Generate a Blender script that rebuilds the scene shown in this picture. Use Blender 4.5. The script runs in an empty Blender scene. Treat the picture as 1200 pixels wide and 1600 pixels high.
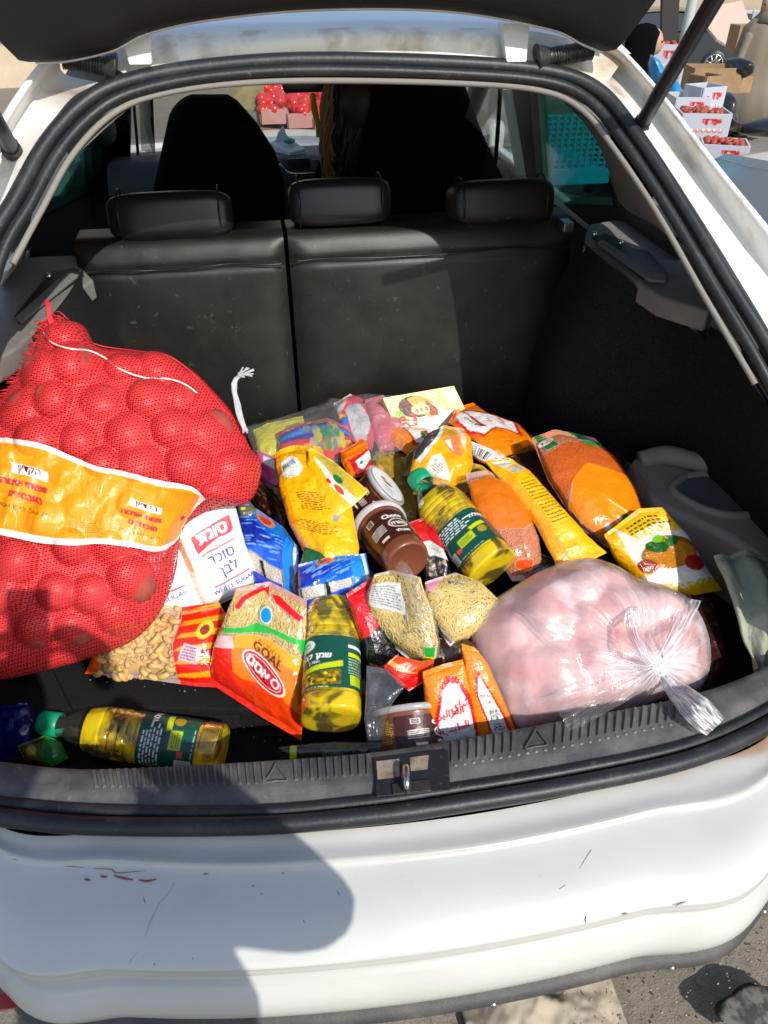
import bpy, math, random
import numpy as np
from mathutils import Vector, Matrix
R = math.radians
random.seed(7); rng = np.random.default_rng(7)
SC = bpy.context.scene
COL = SC.collection
# ------------------------------------------------------------------ camera, sky, sun
CAM = np.array([-.186, -.72, 1.68]); YAW, PITCH, FPX = 9.5, 37.0, 1202.0
_a, _p = R(YAW), R(PITCH)
FW = np.array([math.sin(_a)*math.cos(_p), math.cos(_a)*math.cos(_p), -math.sin(_p)])
RT = np.array([math.cos(_a), -math.sin(_a), 0.0]); UP = np.cross(RT, FW)
cd = bpy.data.cameras.new('camera'); cam = bpy.data.objects.new('camera', cd); COL.objects.link(cam)
cam.matrix_world = Matrix(((RT[0], UP[0], -FW[0], CAM[0]), (RT[1], UP[1], -FW[1], CAM[1]), (RT[2], UP[2], -FW[2], CAM[2]), (0, 0, 0, 1)))
cd.sensor_fit = 'VERTICAL'; cd.sensor_height = 24; cd.lens = 24*FPX/1600; cd.clip_start = .02; cd.clip_end = 500
SC.camera = cam
SUN_AZ, SUN_EL = 22.0, 40.0     # light travels forward and this many degrees to the left
sd = np.array([-math.sin(R(SUN_AZ))*math.cos(R(SUN_EL)), math.cos(R(SUN_AZ))*math.cos(R(SUN_EL)), -math.sin(R(SUN_EL))])
w = bpy.data.worlds.new('World'); SC.world = w; w.use_nodes = True
nt = w.node_tree; bg = nt.nodes['Background']; sky = nt.nodes.new('ShaderNodeTexSky'); sky.sky_type = 'NISHITA'; sky.sun_disc = False
sky.sun_elevation = R(SUN_EL); sky.sun_rotation = math.atan2(-sd[0], -sd[1]); sky.air_density = 1.2; sky.dust_density = 1.0
nt.links.new(sky.outputs[0], bg.inputs[0]); bg.inputs[1].default_value = .13
sl = bpy.data.lights.new('sun', 'SUN'); sl.energy = 2.9; sl.angle = R(.5); sl.color = (1, .95, .87)
so = bpy.data.objects.new('sun', sl); COL.objects.link(so); so.rotation_euler = Vector(sd).to_track_quat('-Z', 'Y').to_euler()
SC.view_settings.view_transform = 'Standard'; SC.view_settings.look = 'None'; SC.view_settings.exposure = 0.50; SC.view_settings.gamma = 1
SC.render.engine = 'CYCLES'; SC.cycles.transparent_max_bounces = 24; SC.cycles.max_bounces = 10; SC.cycles.transmission_bounces = 8

# ------------------------------------------------------------------ where a photograph point lies in the place
def ray(x, y): return FW + RT*(x-600)/FPX - UP*(y-800)/FPX
def atz(x, y, z): r = ray(x, y); return CAM + r*(z-CAM[2])/r[2]
def aty(x, y, Y): r = ray(x, y); return CAM + r*(Y-CAM[1])/r[1]
def atx(x, y, X): r = ray(x, y); return CAM + r*(X-CAM[0])/r[0]
def atp(x, y, p0, n): r = ray(x, y); n = np.array(n, float); return CAM + r*(((np.array(p0)-CAM)@n)/(r@n))
NA = np.array([0, -(1.48-.80), .75]); PA = np.array([0, 0, .80]); UA = NA/np.linalg.norm(NA)   # the slanted plane of the hatch opening
def atA(x, y, off=0.): return atp(x, y, PA+UA*off, NA)
def gz(x, y): return -.065*max(0., y-.6)
def atg(x, y):
    r = ray(x, y); n = np.array([0, .065, 1.]); return CAM + r*((np.array([0, .6, 0])-CAM)@n)/(r@n)
def far(x, y, d):
    r = ray(x, y); return CAM + r*d/math.hypot(r[0], r[1])
def pix(P):
    d = np.asarray(P)-CAM; z = d@FW; return np.array([600+FPX*(d@RT)/z, 800-FPX*(d@UP)/z])

# ------------------------------------------------------------------ noise
def _h(ix, iy, s):
    n = (ix*374761393 + iy*668265263 + s*1442695041) & 0xffffffff
    n = ((n ^ (n >> 13))*1274126177) & 0xffffffff
    return ((n ^ (n >> 16)) & 0xffff)/65535.0
def vn(x, y, s=0):
    x = np.asarray(x, float); y = np.asarray(y, float)
    ix = np.floor(x).astype(np.int64); iy = np.floor(y).astype(np.int64); fx = x-ix; fy = y-iy
    fx = fx*fx*(3-2*fx); fy = fy*fy*(3-2*fy)
    a = _h(ix, iy, s); b = _h(ix+1, iy, s); c = _h(ix, iy+1, s); d = _h(ix+1, iy+1, s)
    return (a*(1-fx)+b*fx)*(1-fy)+(c*(1-fx)+d*fx)*fy
def fbm(x, y, s=0, o=4):
    t = 0; A = .5
    for i in range(o): t = t+A*vn(x*2**i, y*2**i, s+i*17); A *= .5
    return t
def crumple(x, y, s, freq=1., n=7):
    """sharp folds: folded sheets of triangle waves in several directions, x and y in metres"""
    r = np.random.default_rng(s); t = 0
    for k in range(n):
        a = r.uniform(0, math.pi); f = r.uniform(9, 34)*freq; ph = r.uniform(0, 1)
        wx = x+.010*vn(x*40, y*40, s+k)*2; wy = y+.010*vn(x*40, y*40, s+k+50)*2
        q = (wx*math.cos(a)+wy*math.sin(a))*f+ph; tri = np.abs((q % 1)-.5)*2
        m = np.clip((vn(x*14+k*7, y*14, s+k*3)-.35)*2.2, 0, 1)
        t = t+(tri-.5)*m/f*9
    return t/3.0

# ------------------------------------------------------------------ materials
def mat(name, col=(.5, .5, .5), rough=.5, metal=0., spec=.5, bump=None, var=None, coat=0., trans=0., ior=1.45, attr=False, film=None, emit=None, sss=0., stretch=None, alpha=1.):
    m = bpy.data.materials.new(name); m.use_nodes = True; T = m.node_tree; N = T.nodes; L = T.links
    b = N['Principled BSDF']; b.inputs['Roughness'].default_value = rough; b.inputs['Metallic'].default_value = metal
    b.inputs['Specular IOR Level'].default_value = spec; b.inputs['Coat Weight'].default_value = coat; b.inputs['Coat Roughness'].default_value = .08
    b.inputs['Transmission Weight'].default_value = trans; b.inputs['IOR'].default_value = ior; b.inputs['Alpha'].default_value = alpha
    b.inputs['Base Color'].default_value = (*col, 1)
    if sss: b.inputs['Subsurface Weight'].default_value = sss; b.inputs['Subsurface Radius'].default_value = (.02, .01, .008)
    tc = N.new('ShaderNodeTexCoord'); co = tc.outputs['Object']
    if stretch:
        mp = N.new('ShaderNodeMapping'); mp.inputs['Scale'].default_value = stretch; L.new(co, mp.inputs[0]); co = mp.outputs[0]
    src = None
    if attr:
        at = N.new('ShaderNodeAttribute'); at.attribute_name = 'Col'; src = at.outputs['Color']; L.new(src, b.inputs['Base Color'])
    for v in (var or []):            # (scale, colour, amount, lo, hi)
        no = N.new('ShaderNodeTexNoise'); no.inputs['Scale'].default_value = v[0]; no.inputs['Detail'].default_value = 6; no.inputs['Roughness'].default_value = .62; L.new(co, no.inputs['Vector'])
        mr = N.new('ShaderNodeMapRange'); mr.inputs[1].default_value = v[3]; mr.inputs[2].default_value = v[4]; mr.inputs[4].default_value = v[2]; L.new(no.outputs['Fac'], mr.inputs[0])
        mx = N.new('ShaderNodeMix'); mx.data_type = 'RGBA'; L.new(mr.outputs[0], mx.inputs[0])
        if src is None: mx.inputs[6].default_value = (*col, 1)
        else: L.new(src, mx.inputs[6])
        mx.inputs[7].default_value = (*v[1], 1); src = mx.outputs[2]; L.new(src, b.inputs['Base Color'])
    if bump:
        last = None
        for (sc, st, kind) in bump:
            if kind == 'v': t = N.new('ShaderNodeTexVoronoi'); o = t.outputs['Distance']
            elif kind == 'w': t = N.new('ShaderNodeTexWave'); o = t.outputs['Fac']
            else: t = N.new('ShaderNodeTexNoise'); t.inputs['Detail'].default_value = 4; o = t.outputs['Fac']
            t.inputs['Scale'].default_value = sc; L.new(co, t.inputs['Vector'])
            bp = N.new('ShaderNodeBump'); bp.inputs['Strength'].default_value = st; bp.inputs['Distance'].default_value = .004; L.new(o, bp.inputs['Height'])
            if last: L.new(last, bp.inputs['Normal'])
            last = bp.outputs[0]
        L.new(last, b.inputs['Normal'])
    if emit: b.inputs['Emission Color'].default_value = (*emit[0], 1); b.inputs['Emission Strength'].default_value = emit[1]
    if film is not None:             # film = (tint, haze): clear sheet with a gloss of its own, print and haze on it
        tr = N.new('ShaderNodeBsdfTransparent'); tr.inputs[0].default_value = (*film[0], 1)
        gl = N.new('ShaderNodeBsdfGlossy'); gl.inputs['Roughness'].default_value = max(rough, .08)
        lw = N.new('ShaderNodeLayerWeight'); pw_ = N.new('ShaderNodeMath'); pw_.operation = 'POWER'; pw_.inputs[1].default_value = 4.; L.new(lw.outputs['Facing'], pw_.inputs[0])
        fr = N.new('ShaderNodeMath'); fr.operation = 'MULTIPLY_ADD'; fr.inputs[1].default_value = .75; fr.inputs[2].default_value = .05; L.new(pw_.outputs[0], fr.inputs[0])
        if bump: L.new(last, gl.inputs['Normal'])
        m1 = N.new('ShaderNodeMixShader'); L.new(fr.outputs[0], m1.inputs[0]); L.new(tr.outputs[0], m1.inputs[1]); L.new(gl.outputs[0], m1.inputs[2])
        mx = N.new('ShaderNodeMixShader'); mx.inputs[0].default_value = film[1]
        if attr:
            a2 = N.new('ShaderNodeAttribute'); a2.attribute_name = 'Col'
            mm = N.new('ShaderNodeMath'); mm.operation = 'MAXIMUM'; mm.inputs[1].default_value = film[1]; L.new(a2.outputs['Alpha'], mm.inputs[0]); L.new(mm.outputs[0], mx.inputs[0])
        L.new(m1.outputs[0], mx.inputs[1]); L.new(b.outputs[0], mx.inputs[2]); L.new(mx.outputs[0], N['Material Output'].inputs[0])
    return m
M = {}
def mk(k, *a, **q): M[k] = mat(k, *a, **q); return M[k]

# ------------------------------------------------------------------ objects
ORG = {}
def tag(o, label=None, cat=None, group=None, kind=None):
    if label: o['label'] = label
    if cat: o['category'] = cat
    if group: o['group'] = group
    if kind: o['kind'] = kind
    return o
def thing(name, loc, label, cat, group=None):
    o = bpy.data.objects.new(name, None); COL.objects.link(o); o.empty_display_size = .05
    o.location = tuple(loc); ORG[o] = np.array(loc, float); return tag(o, label, cat, group)
def mesh(name, V, F, m, parent=None, smooth=True, col=None, uv=None, label=None, cat=None, group=None, kind=None, mats=None, midx=None):
    V = np.asarray(V, float).reshape(-1, 3)
    if parent is not None: org = ORG[parent]
    else: org = np.array([(V[:, 0].min()+V[:, 0].max())/2, (V[:, 1].min()+V[:, 1].max())/2, V[:, 2].min()])
    me = bpy.data.meshes.new(name); me.from_pydata((V-org).tolist(), [], F if isinstance(F, list) else F.tolist())
    for q in (mats or [m]): me.materials.append(q)
    if midx is not None: me.polygons.foreach_set('material_index', midx)
    if smooth: me.polygons.foreach_set('use_smooth', [True]*len(me.polygons))
    if col is not None:
        ca = me.color_attributes.new('Col', 'FLOAT_COLOR', 'POINT'); ca.data.foreach_set('color', np.asarray(col, np.float32).ravel())
    if uv is not None:
        ul = me.uv_layers.new(name='UVMap'); li = np.zeros(len(me.loops), np.int32); me.loops.foreach_get('vertex_index', li)
        ul.data.foreach_set('uv', np.asarray(uv, np.float32)[li].ravel())
    me.update(); o = bpy.data.objects.new(name, me); COL.objects.link(o)
    if parent is not None: o.parent = parent; ORG[o] = org
    else: o.location = tuple(org); ORG[o] = org
    return tag(o, label, cat, group, kind)
def gridF(nr, nc, closed=False, off=0):
    i = np.arange(nr-1)[:, None]; j = np.arange(nc if closed else nc-1)[None, :]; j2 = (j+1) % nc
    return (np.stack([i*nc+j, i*nc+j2, (i+1)*nc+j2, (i+1)*nc+j], -1).reshape(-1, 4)+off)
def catmull(P, n):
    P = np.asarray(P, float); k = len(P)
    if k < 3:
        t = np.linspace(0, 1, n)[:, None]; return P[0]*(1-t)+P[-1]*t
    d = np.r_[0, np.cumsum(np.maximum(np.linalg.norm(np.diff(P, axis=0), axis=1), 1e-6)**.5)]
    T = np.linspace(0, d[-1], n); out = []
    m = np.zeros_like(P); m[1:-1] = (P[2:]-P[:-2])/(d[2:]-d[:-2])[:, None]; m[0] = (P[1]-P[0])/(d[1]-d[0]); m[-1] = (P[-1]-P[-2])/(d[-1]-d[-2])
    for t in T:
        i = min(max(np.searchsorted(d, t)-1, 0), k-2); h = d[i+1]-d[i]; s = (t-d[i])/h
        out.append((2*s**3-3*s**2+1)*P[i]+(s**3-2*s**2+s)*h*m[i]+(-2*s**3+3*s**2)*P[i+1]+(s**3-s**2)*h*m[i+1])
    return np.array(out)
def loft(name, rows, m, parent=None, nc=60, sub=3, thick=0., smooth=True, linear=False, colf=None, **k):
    """surface through rows of 3-D points; sub rows between neighbours"""
    RW = [catmull(r, nc) for r in rows]; RW = np.array(RW)
    if sub > 1 and len(rows) > 1:
        n = (len(rows)-1)*sub+1
        if linear:
            t = np.linspace(0, len(rows)-1, n); i = np.minimum(t.astype(int), len(rows)-2); f = (t-i)[:, None, None]; G = RW[i]*(1-f)+RW[i+1]*f
        else: G = np.stack([catmull(RW[:, c], n) for c in range(nc)], 1)
    else: G = RW
    V = G.reshape(-1, 3); F = gridF(G.shape[0], nc)
    o = mesh(name, V, F, m, parent, smooth, col=None if colf is None else colf(V), **k)
    if thick:
        md = o.modifiers.new('s', 'SOLIDIFY'); md.thickness = thick; md.offset = 0
    return o
def tube(name, P, r, m, parent=None, nseg=10, n=None, caps=True, **k):
    P = np.asarray(P, float); P = catmull(P, n) if n else P
    r = np.broadcast_to(np.asarray(r, float), (len(P),)) if np.ndim(r) == 0 or len(r) == len(P) else np.interp(np.linspace(0, 1, len(P)), np.linspace(0, 1, len(r)), r)
    V, F = tubeVF(P, r, nseg, caps); return mesh(name, V, F, m, parent, **k)
def tubeVF(P, r, ns=6, caps=True, off=0):
    P = np.asarray(P, float); T = np.gradient(P, axis=0); T /= np.linalg.norm(T, axis=1)[:, None]+1e-12
    a = np.array([0, 0, 1.]) if abs(T[0][2]) < .9 else np.array([1., 0, 0]); N0 = np.cross(T[0], a); N0 /= np.linalg.norm(N0)
    Ns = [N0]
    for i in range(1, len(P)):
        q = Ns[-1]-T[i]*(Ns[-1]@T[i]); Ns.append(q/(np.linalg.norm(q)+1e-12))
    Ns = np.array(Ns); B = np.cross(T, Ns); th = np.linspace(0, 2*math.pi, ns, endpoint=False)
    rr = np.broadcast_to(np.asarray(r, float), (len(P),))
    V = (P[:, None]+rr[:, None, None]*(np.cos(th)[None, :, None]*Ns[:, None]+np.sin(th)[None, :, None]*B[:, None])).reshape(-1, 3)
    F = gridF(len(P), ns, True, off).tolist()
    if caps: F.append([off+j for j in range(ns)][::-1]); F.append([off+(len(P)-1)*ns+j for j in range(ns)])
    return V, F
def prism(name, poly, vec, m, parent=None, bev=0., smooth=False, seg=2, **k):
    """closed block: a polygon of 3-D points pushed along vec"""
    P = np.asarray(poly, float); n = len(P); V = np.vstack([P, P+np.asarray(vec)])
    F = [list(range(n))[::-1], [n+i for i in range(n)]]+[[i, (i+1) % n, n+(i+1) % n, n+i] for i in range(n)]
    o = mesh(name, V, F, m, parent, smooth, **k)
    if bev: bevel(o, bev, seg)
    return o
def bevel(o, wd, seg=2):
    md = o.modifiers.new('b', 'BEVEL'); md.width = wd; md.segments = seg; md.limit_method = 'ANGLE'; md.angle_limit = R(35)
    o.data.polygons.foreach_set('use_smooth', [True]*len(o.data.polygons))
    wn = o.modifiers.new('w', 'WEIGHTED_NORMAL')
def boxVF(c, s, rot=0., off=0):
    c = np.asarray(c, float); x, y, z = np.asarray(s)/2.
    V = np.array([[i*x, j*y, k_*z] for k_ in (-1, 1) for (i, j) in ((-1, -1), (1, -1), (1, 1), (-1, 1))], float)
    ca, sa = math.cos(rot), math.sin(rot); V = np.c_[V[:, 0]*ca-V[:, 1]*sa, V[:, 0]*sa+V[:, 1]*ca, V[:, 2]]+c
    F = [[3, 2, 1, 0], [4, 5, 6, 7], [0, 1, 5, 4], [1, 2, 6, 5], [2, 3, 7, 6], [3, 0, 4, 7]]
    return V, [[a+off for a in f] for f in F]
def box(name, c, s, m, parent=None, rot=0., bev=0., **k):
    V, F = boxVF(c, s, rot); o = mesh(name, V, F, m, parent, smooth=False, **k)
    if bev: bevel(o, bev)
    return o
def joinVF(L):
    V = []; F = []; n = 0
    for v, f in L:
        V.append(np.asarray(v)); F += [[a+n for a in q] for q in (f if isinstance(f, list) else f.tolist())]; n += len(v)
    return np.vstack(V), F
def sphVF(c, r, nu=14, nv=9, rot=None, lump=0., seed=0):
    th = np.linspace(0, 2*math.pi, nu, endpoint=False); ph = np.linspace(.02, math.pi-.02, nv)
    D = np.array([[math.sin(p)*math.cos(t), math.sin(p)*math.sin(t), math.cos(p)] for p in ph for t in th])
    if lump: D = D*(1+lump*(fbm(D[:, 0]*2+seed, D[:, 1]*2+D[:, 2]*1.7, seed)-.5))[:, None]
    V = D*np.asarray(r)
    if rot is not None: V = V@np.array(rot).T
    F = gridF(nv, nu, True).tolist(); F.append(list(range(nu))[::-1]); F.append([(nv-1)*nu+j for j in range(nu)])
    return V+np.asarray(c), F
def rotm(ax, ay, az): return np.array(Matrix.Rotation(az, 3, 'Z')@Matrix.Rotation(ay, 3, 'Y')@Matrix.Rotation(ax, 3, 'X'))

# ------------------------------------------------------------------ flat print, drawn as colours on a fine mesh
def lin(c): c = np.asarray(c, float); return np.where(c <= .04045, c/12.92, ((c+.055)/1.055)**2.4)
_gl = {}
_tc = bpy.data.curves.new('print', 'FONT'); _tc.resolution_u = 2; _to = bpy.data.objects.new('print', _tc)
def glyphs(s):
    if s not in _gl:
        COL.objects.link(_to); _tc.body = s; me = _to.to_mesh(); me.calc_loop_triangles()
        V = np.array([v.co[:2] for v in me.vertices]); T = np.array([t.vertices[:] for t in me.loop_triangles]); _to.to_mesh_clear(); COL.objects.unlink(_to)
        _gl[s] = V[T] if len(T) else np.zeros((0, 3, 2))
    return _gl[s]
class Canvas:
    """100 units wide, h units high, v downwards; colours as seen (sRGB), alpha 0 = clear film"""
    def __init__(s, asp, px, base=(1, 1, 1), alpha=1.):
        s.h = 100*asp; s.k = px/100.; s.W = max(8, int(px)); s.H = max(8, int(px*asp)); s.A = np.zeros((s.H, s.W, 4)); s.A[..., :3] = base; s.A[..., 3] = alpha
        s.Y, s.X = np.mgrid[0:s.H, 0:s.W]; s.X = (s.X+.5)/s.k; s.Y = (s.Y+.5)/s.k
    def put(s, mask, c, a=1.): s.A[mask] = (*c, a)
    def poly(s, P, c, a=1.):
        P = np.asarray(P, float); ins = np.zeros(s.X.shape, bool); j = len(P)-1
        for i in range(len(P)):
            xi, yi = P[i]; xj, yj = P[j]
            if yi != yj: ins ^= ((yi > s.Y) != (yj > s.Y)) & (s.X < (xj-xi)*(s.Y-yi)/(yj-yi)+xi)
            j = i
        s.put(ins, c, a)
    def rect(s, x, y, w_, h_, c, a=1., rot=0.):
        dx, dy = s.X-x, s.Y-y; ca, sa = math.cos(rot), math.sin(rot); s.put((abs(dx*ca+dy*sa) < w_/2) & (abs(-dx*sa+dy*ca) < h_/2), c, a)
    def ell(s, x, y, rx, ry, c, a=1., rot=0.):
        dx, dy = s.X-x, s.Y-y; ca, sa = math.cos(rot), math.sin(rot); s.put(((dx*ca+dy*sa)/rx)**2+((-dx*sa+dy*ca)/ry)**2 < 1, c, a)
    def text(s, t, x, y, size, c, rot=0., bold=0., sx=1.):
        T = glyphs(t)
        if not len(T): return
        q = T.reshape(-1, 2); cx = (q[:, 0].min()+q[:, 0].max())/2; cy = (q[:, 1].min()+q[:, 1].max())/2
        P = (T-[cx, cy])*size; P[..., 0] *= sx; P[..., 1] *= -1; ca, sa = math.cos(rot), math.sin(rot)
        P = np.stack([P[..., 0]*ca-P[..., 1]*sa+x, P[..., 0]*sa+P[..., 1]*ca+y], -1)*s.k
        for ox, oy in ([(0, 0)] if not bold else [(0, 0), (bold, 0), (0, bold), (bold, bold), (-bold, 0)]):
            for a, b, c3 in P+np.array([ox, oy])*s.k:
                x0, x1 = int(max(0, min(a[0], b[0], c3[0])-1)), int(min(s.W, max(a[0], b[0], c3[0])+2)); y0, y1 = int(max(0, min(a[1], b[1], c3[1])-1)), int(min(s.H, max(a[1], b[1], c3[1])+2))
                if x1 <= x0 or y1 <= y0: continue
                gy, gx = np.mgrid[y0:y1, x0:x1]; gx = gx+.5; gy = gy+.5
                e = [(q1[0]-p1[0])*(gy-p1[1])-(q1[1]-p1[1])*(gx-p1[0]) for p1, q1 in ((a, b), (b, c3), (c3, a))]
                ins = ((e[0] >= 0) & (e[1] >= 0) & (e[2] >= 0)) | ((e[0] <= 0) & (e[1] <= 0) & (e[2] <= 0))
                s.A[y0:y1, x0:x1][ins] = (*c, 1.)
    def bars(s, x, y, w_, h_, rot=0., seed=1, bgc=(.95, .95, .95)):
        s.rect(x, y, w_*1.15, h_*1.25, bgc, rot=rot); r = random.Random(seed); t = -w_/2
        while t < w_/2:
            b = w_*r.choice((.03, .05, .08)); s.rect(x+(t+b/2)*math.cos(rot), y+(t+b/2)*math.sin(rot), b, h_, (.1, .1, .12), rot=rot); t += b+w_*r.choice((.03, .04, .07))
    def lines(s, x, y, w_, h_, n, c, rot=0., th=.45, seed=3):
        r = random.Random(seed); ca, sa = math.cos(rot), math.sin(rot)
        for i in range(n):
            v = (i+.5)/n*h_-h_/2; t = -w_/2; e = w_/2*r.uniform(.6, 1)
            while t < e:
                L_ = w_*r.uniform(.04, .13); cx = t+L_/2; s.rect(x+cx*ca-v*sa, y+cx*sa+v*ca, L_, h_/n*th, c, rot=rot); t += L_+w_*.03
    def sample(s, u, v):
        A = s.A.copy(); A[..., :3] = lin(A[..., :3])
        x = np.clip(u*s.W-.5, 0, s.W-1.001); y = np.clip(v*s.H-.5, 0, s.H-1.001); ix = x.astype(int); iy = y.astype(int); fx = (x-ix)[..., None]; fy = (y-iy)[..., None]
        ix2 = np.minimum(ix+1, s.W-1); iy2 = np.minimum(iy+1, s.H-1)
        return (A[iy, ix]*(1-fx)+A[iy, ix2]*fx)*(1-fy)+(A[iy2, ix]*(1-fx)+A[iy2, ix2]*fx)*fy
def he(t): return t[::-1]

# ------------------------------------------------------------------ soft packs
class Patch:
    """sheet between four edges given as a clockwise loop of photograph points; idx marks the corners TL,TR,BR,BL; zs their heights"""
    def __init__(s, loop, idx, zs, th=.03, p=4., q=2.2, seal=.05, amp=.004, seed=1, freq=1., grow=1.075):
        mc = np.mean(np.array(loop, float), 0); loop = [tuple(mc+(np.array(p_)-mc)*grow) for p_ in loop]; n = len(loop); idx = list(idx); s.th, s.p, s.q, s.seal, s.amp, s.seed, s.freq = th, p, q, seal, amp, seed, freq
        zs = [z_+.0004*(mc[1]-loop[i_][1]) for z_, i_ in zip(zs, idx)]; Z = {}
        for a in range(4):
            i0, i1 = idx[a], idx[(a+1) % 4]; i1 = i1 if i1 > i0 else i1+n
            pts = np.array([loop[i % n] for i in range(i0, i1+1)], float); d = np.r_[0, np.cumsum(np.linalg.norm(np.diff(pts, axis=0), axis=1))]; d /= d[-1]
            Z[a] = np.array([atz(x, y, zs[a]*(1-t)+zs[(a+1) % 4]*t) for (x, y), t in zip(pts, d)])
        s.E = [Z[0], Z[1], Z[2][::-1], Z[3][::-1]]    # top L>R, right T>B, bottom L>R, left T>B
        s.c = (Z[0][0], Z[0][-1], Z[2][0], Z[2][-1])
        nn = np.cross(Z[0][-1]-Z[2][-1], Z[2][0]-Z[0][0]); nn /= np.linalg.norm(nn); ce = (s.c[0]+s.c[1]+s.c[2]+s.c[3])/4
        s.n = nn if nn@(CAM-ce) > 0 else -nn; s.ce = ce
        s.w = (np.linalg.norm(s.c[1]-s.c[0])+np.linalg.norm(s.c[2]-s.c[3]))/2; s.l = (np.linalg.norm(s.c[3]-s.c[0])+np.linalg.norm(s.c[2]-s.c[1]))/2
    def edge(s, a, t):
        P = s.E[a]; d = np.r_[0, np.cumsum(np.linalg.norm(np.diff(P, axis=0), axis=1))]; d /= d[-1]
        return np.stack([np.interp(t, d, P[:, k]) for k in range(3)], -1)
    def base(s, u, v):
        u = np.asarray(u, float); v = np.asarray(v, float); U = u[..., None]; V = v[..., None]
        TL, TR, BR, BL = s.c
        return (1-V)*s.edge(0, u)+V*s.edge(2, u)+(1-U)*s.edge(3, v)+U*s.edge(1, v)-((1-U)*(1-V)*TL+U*(1-V)*TR+U*V*BR+(1-U)*V*BL)
    def prof(s, u, v):
        a = np.clip(1-np.abs(2*u-1)**s.p, 0, 1)**.55; vv = np.clip((v-s.seal)/(1-2*s.seal), 0, 1); b = np.clip(1-np.abs(2*vv-1)**s.q, 0, 1)**.6
        return a*b
    def at(s, u, v, off=0., sgn=1.):
        u = np.asarray(u, float); v = np.asarray(v, float); x, y = u*s.w, v*s.l; pf = s.prof(u, v)
        near = 1-pf
        h = s.th*pf*sgn+s.amp*2.3*crumple(x, y, s.seed, s.freq)*(.6+.4*near)+s.amp*1.3*crumple(x, y, s.seed+9, s.freq*2.2)+s.amp*1.3*(fbm(x*20, y*20, s.seed+5)-.5)
        crimp = np.clip(1-np.minimum(v, 1-v)/max(s.seal, .01), 0, 1) > 0; h = h+np.where(crimp, .0009*np.sin(v*s.l*2400), 0)
        ed = np.minimum(np.minimum(u, 1-u), np.minimum(v, 1-v)); 
        if sgn < 0: h = np.where(ed < 1e-6, h, np.minimum(h, s.th*pf-.001))
        return s.base(u, v)+s.n*(h+off)[..., None]
    def size(s): return s.w, s.l
def pack(name, P, draw, m, parent=None, res=1.1, back=True, base=(1, 1, 1), alpha=1., off=0., u0=0., u1=1., v0=0., v1=1., **k):
    pw = max(np.linalg.norm(pix(P.c[1])-pix(P.c[0])), np.linalg.norm(pix(P.c[2])-pix(P.c[3]))); ph = max(np.linalg.norm(pix(P.c[3])-pix(P.c[0])), np.linalg.norm(pix(P.c[2])-pix(P.c[1])))
    nu = int(np.clip(pw*res*.75*(u1-u0), 14, 170)); nv = int(np.clip(ph*res*.75*(v1-v0), 14, 190))
    asp = ph*(v1-v0)/(pw*(u1-u0)); C = Canvas(asp, nu*1.4, base, alpha); draw(C)
    u, v = np.meshgrid(np.linspace(0, 1, nu), np.linspace(0, 1, nv)); uu = u0+u*(u1-u0); vv = v0+v*(v1-v0)
    V = P.at(uu, vv, off).reshape(-1, 3); F = gridF(nv, nu).tolist(); c = C.sample(u, v).reshape(-1, 4)
    if back:
        ku, kv = max(6, nu//5), max(6, nv//5); ub, vb = np.meshgrid(np.linspace(0, 1, ku), np.linspace(0, 1, kv)); off_ = len(V)
        V = np.vstack([V, (P.base(ub, vb)-P.n*(P.th*.35*P.prof(ub, vb)+.0015)[..., None]).reshape(-1, 3)]); F += gridF(kv, ku, False, off_)[:, ::-1].tolist()
        cb = np.ones((ku*kv, 4)); cb[:, :3] = c[:, :3].mean(0); cb[:, 3] = c[:, 3].mean(); c = np.vstack([c, cb])
    return mesh(name, V, F, m, parent, col=c, **k)
def shade_attr(V, c): return np.c_[np.tile(lin(c), (len(V), 1)), np.ones(len(V))]

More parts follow.
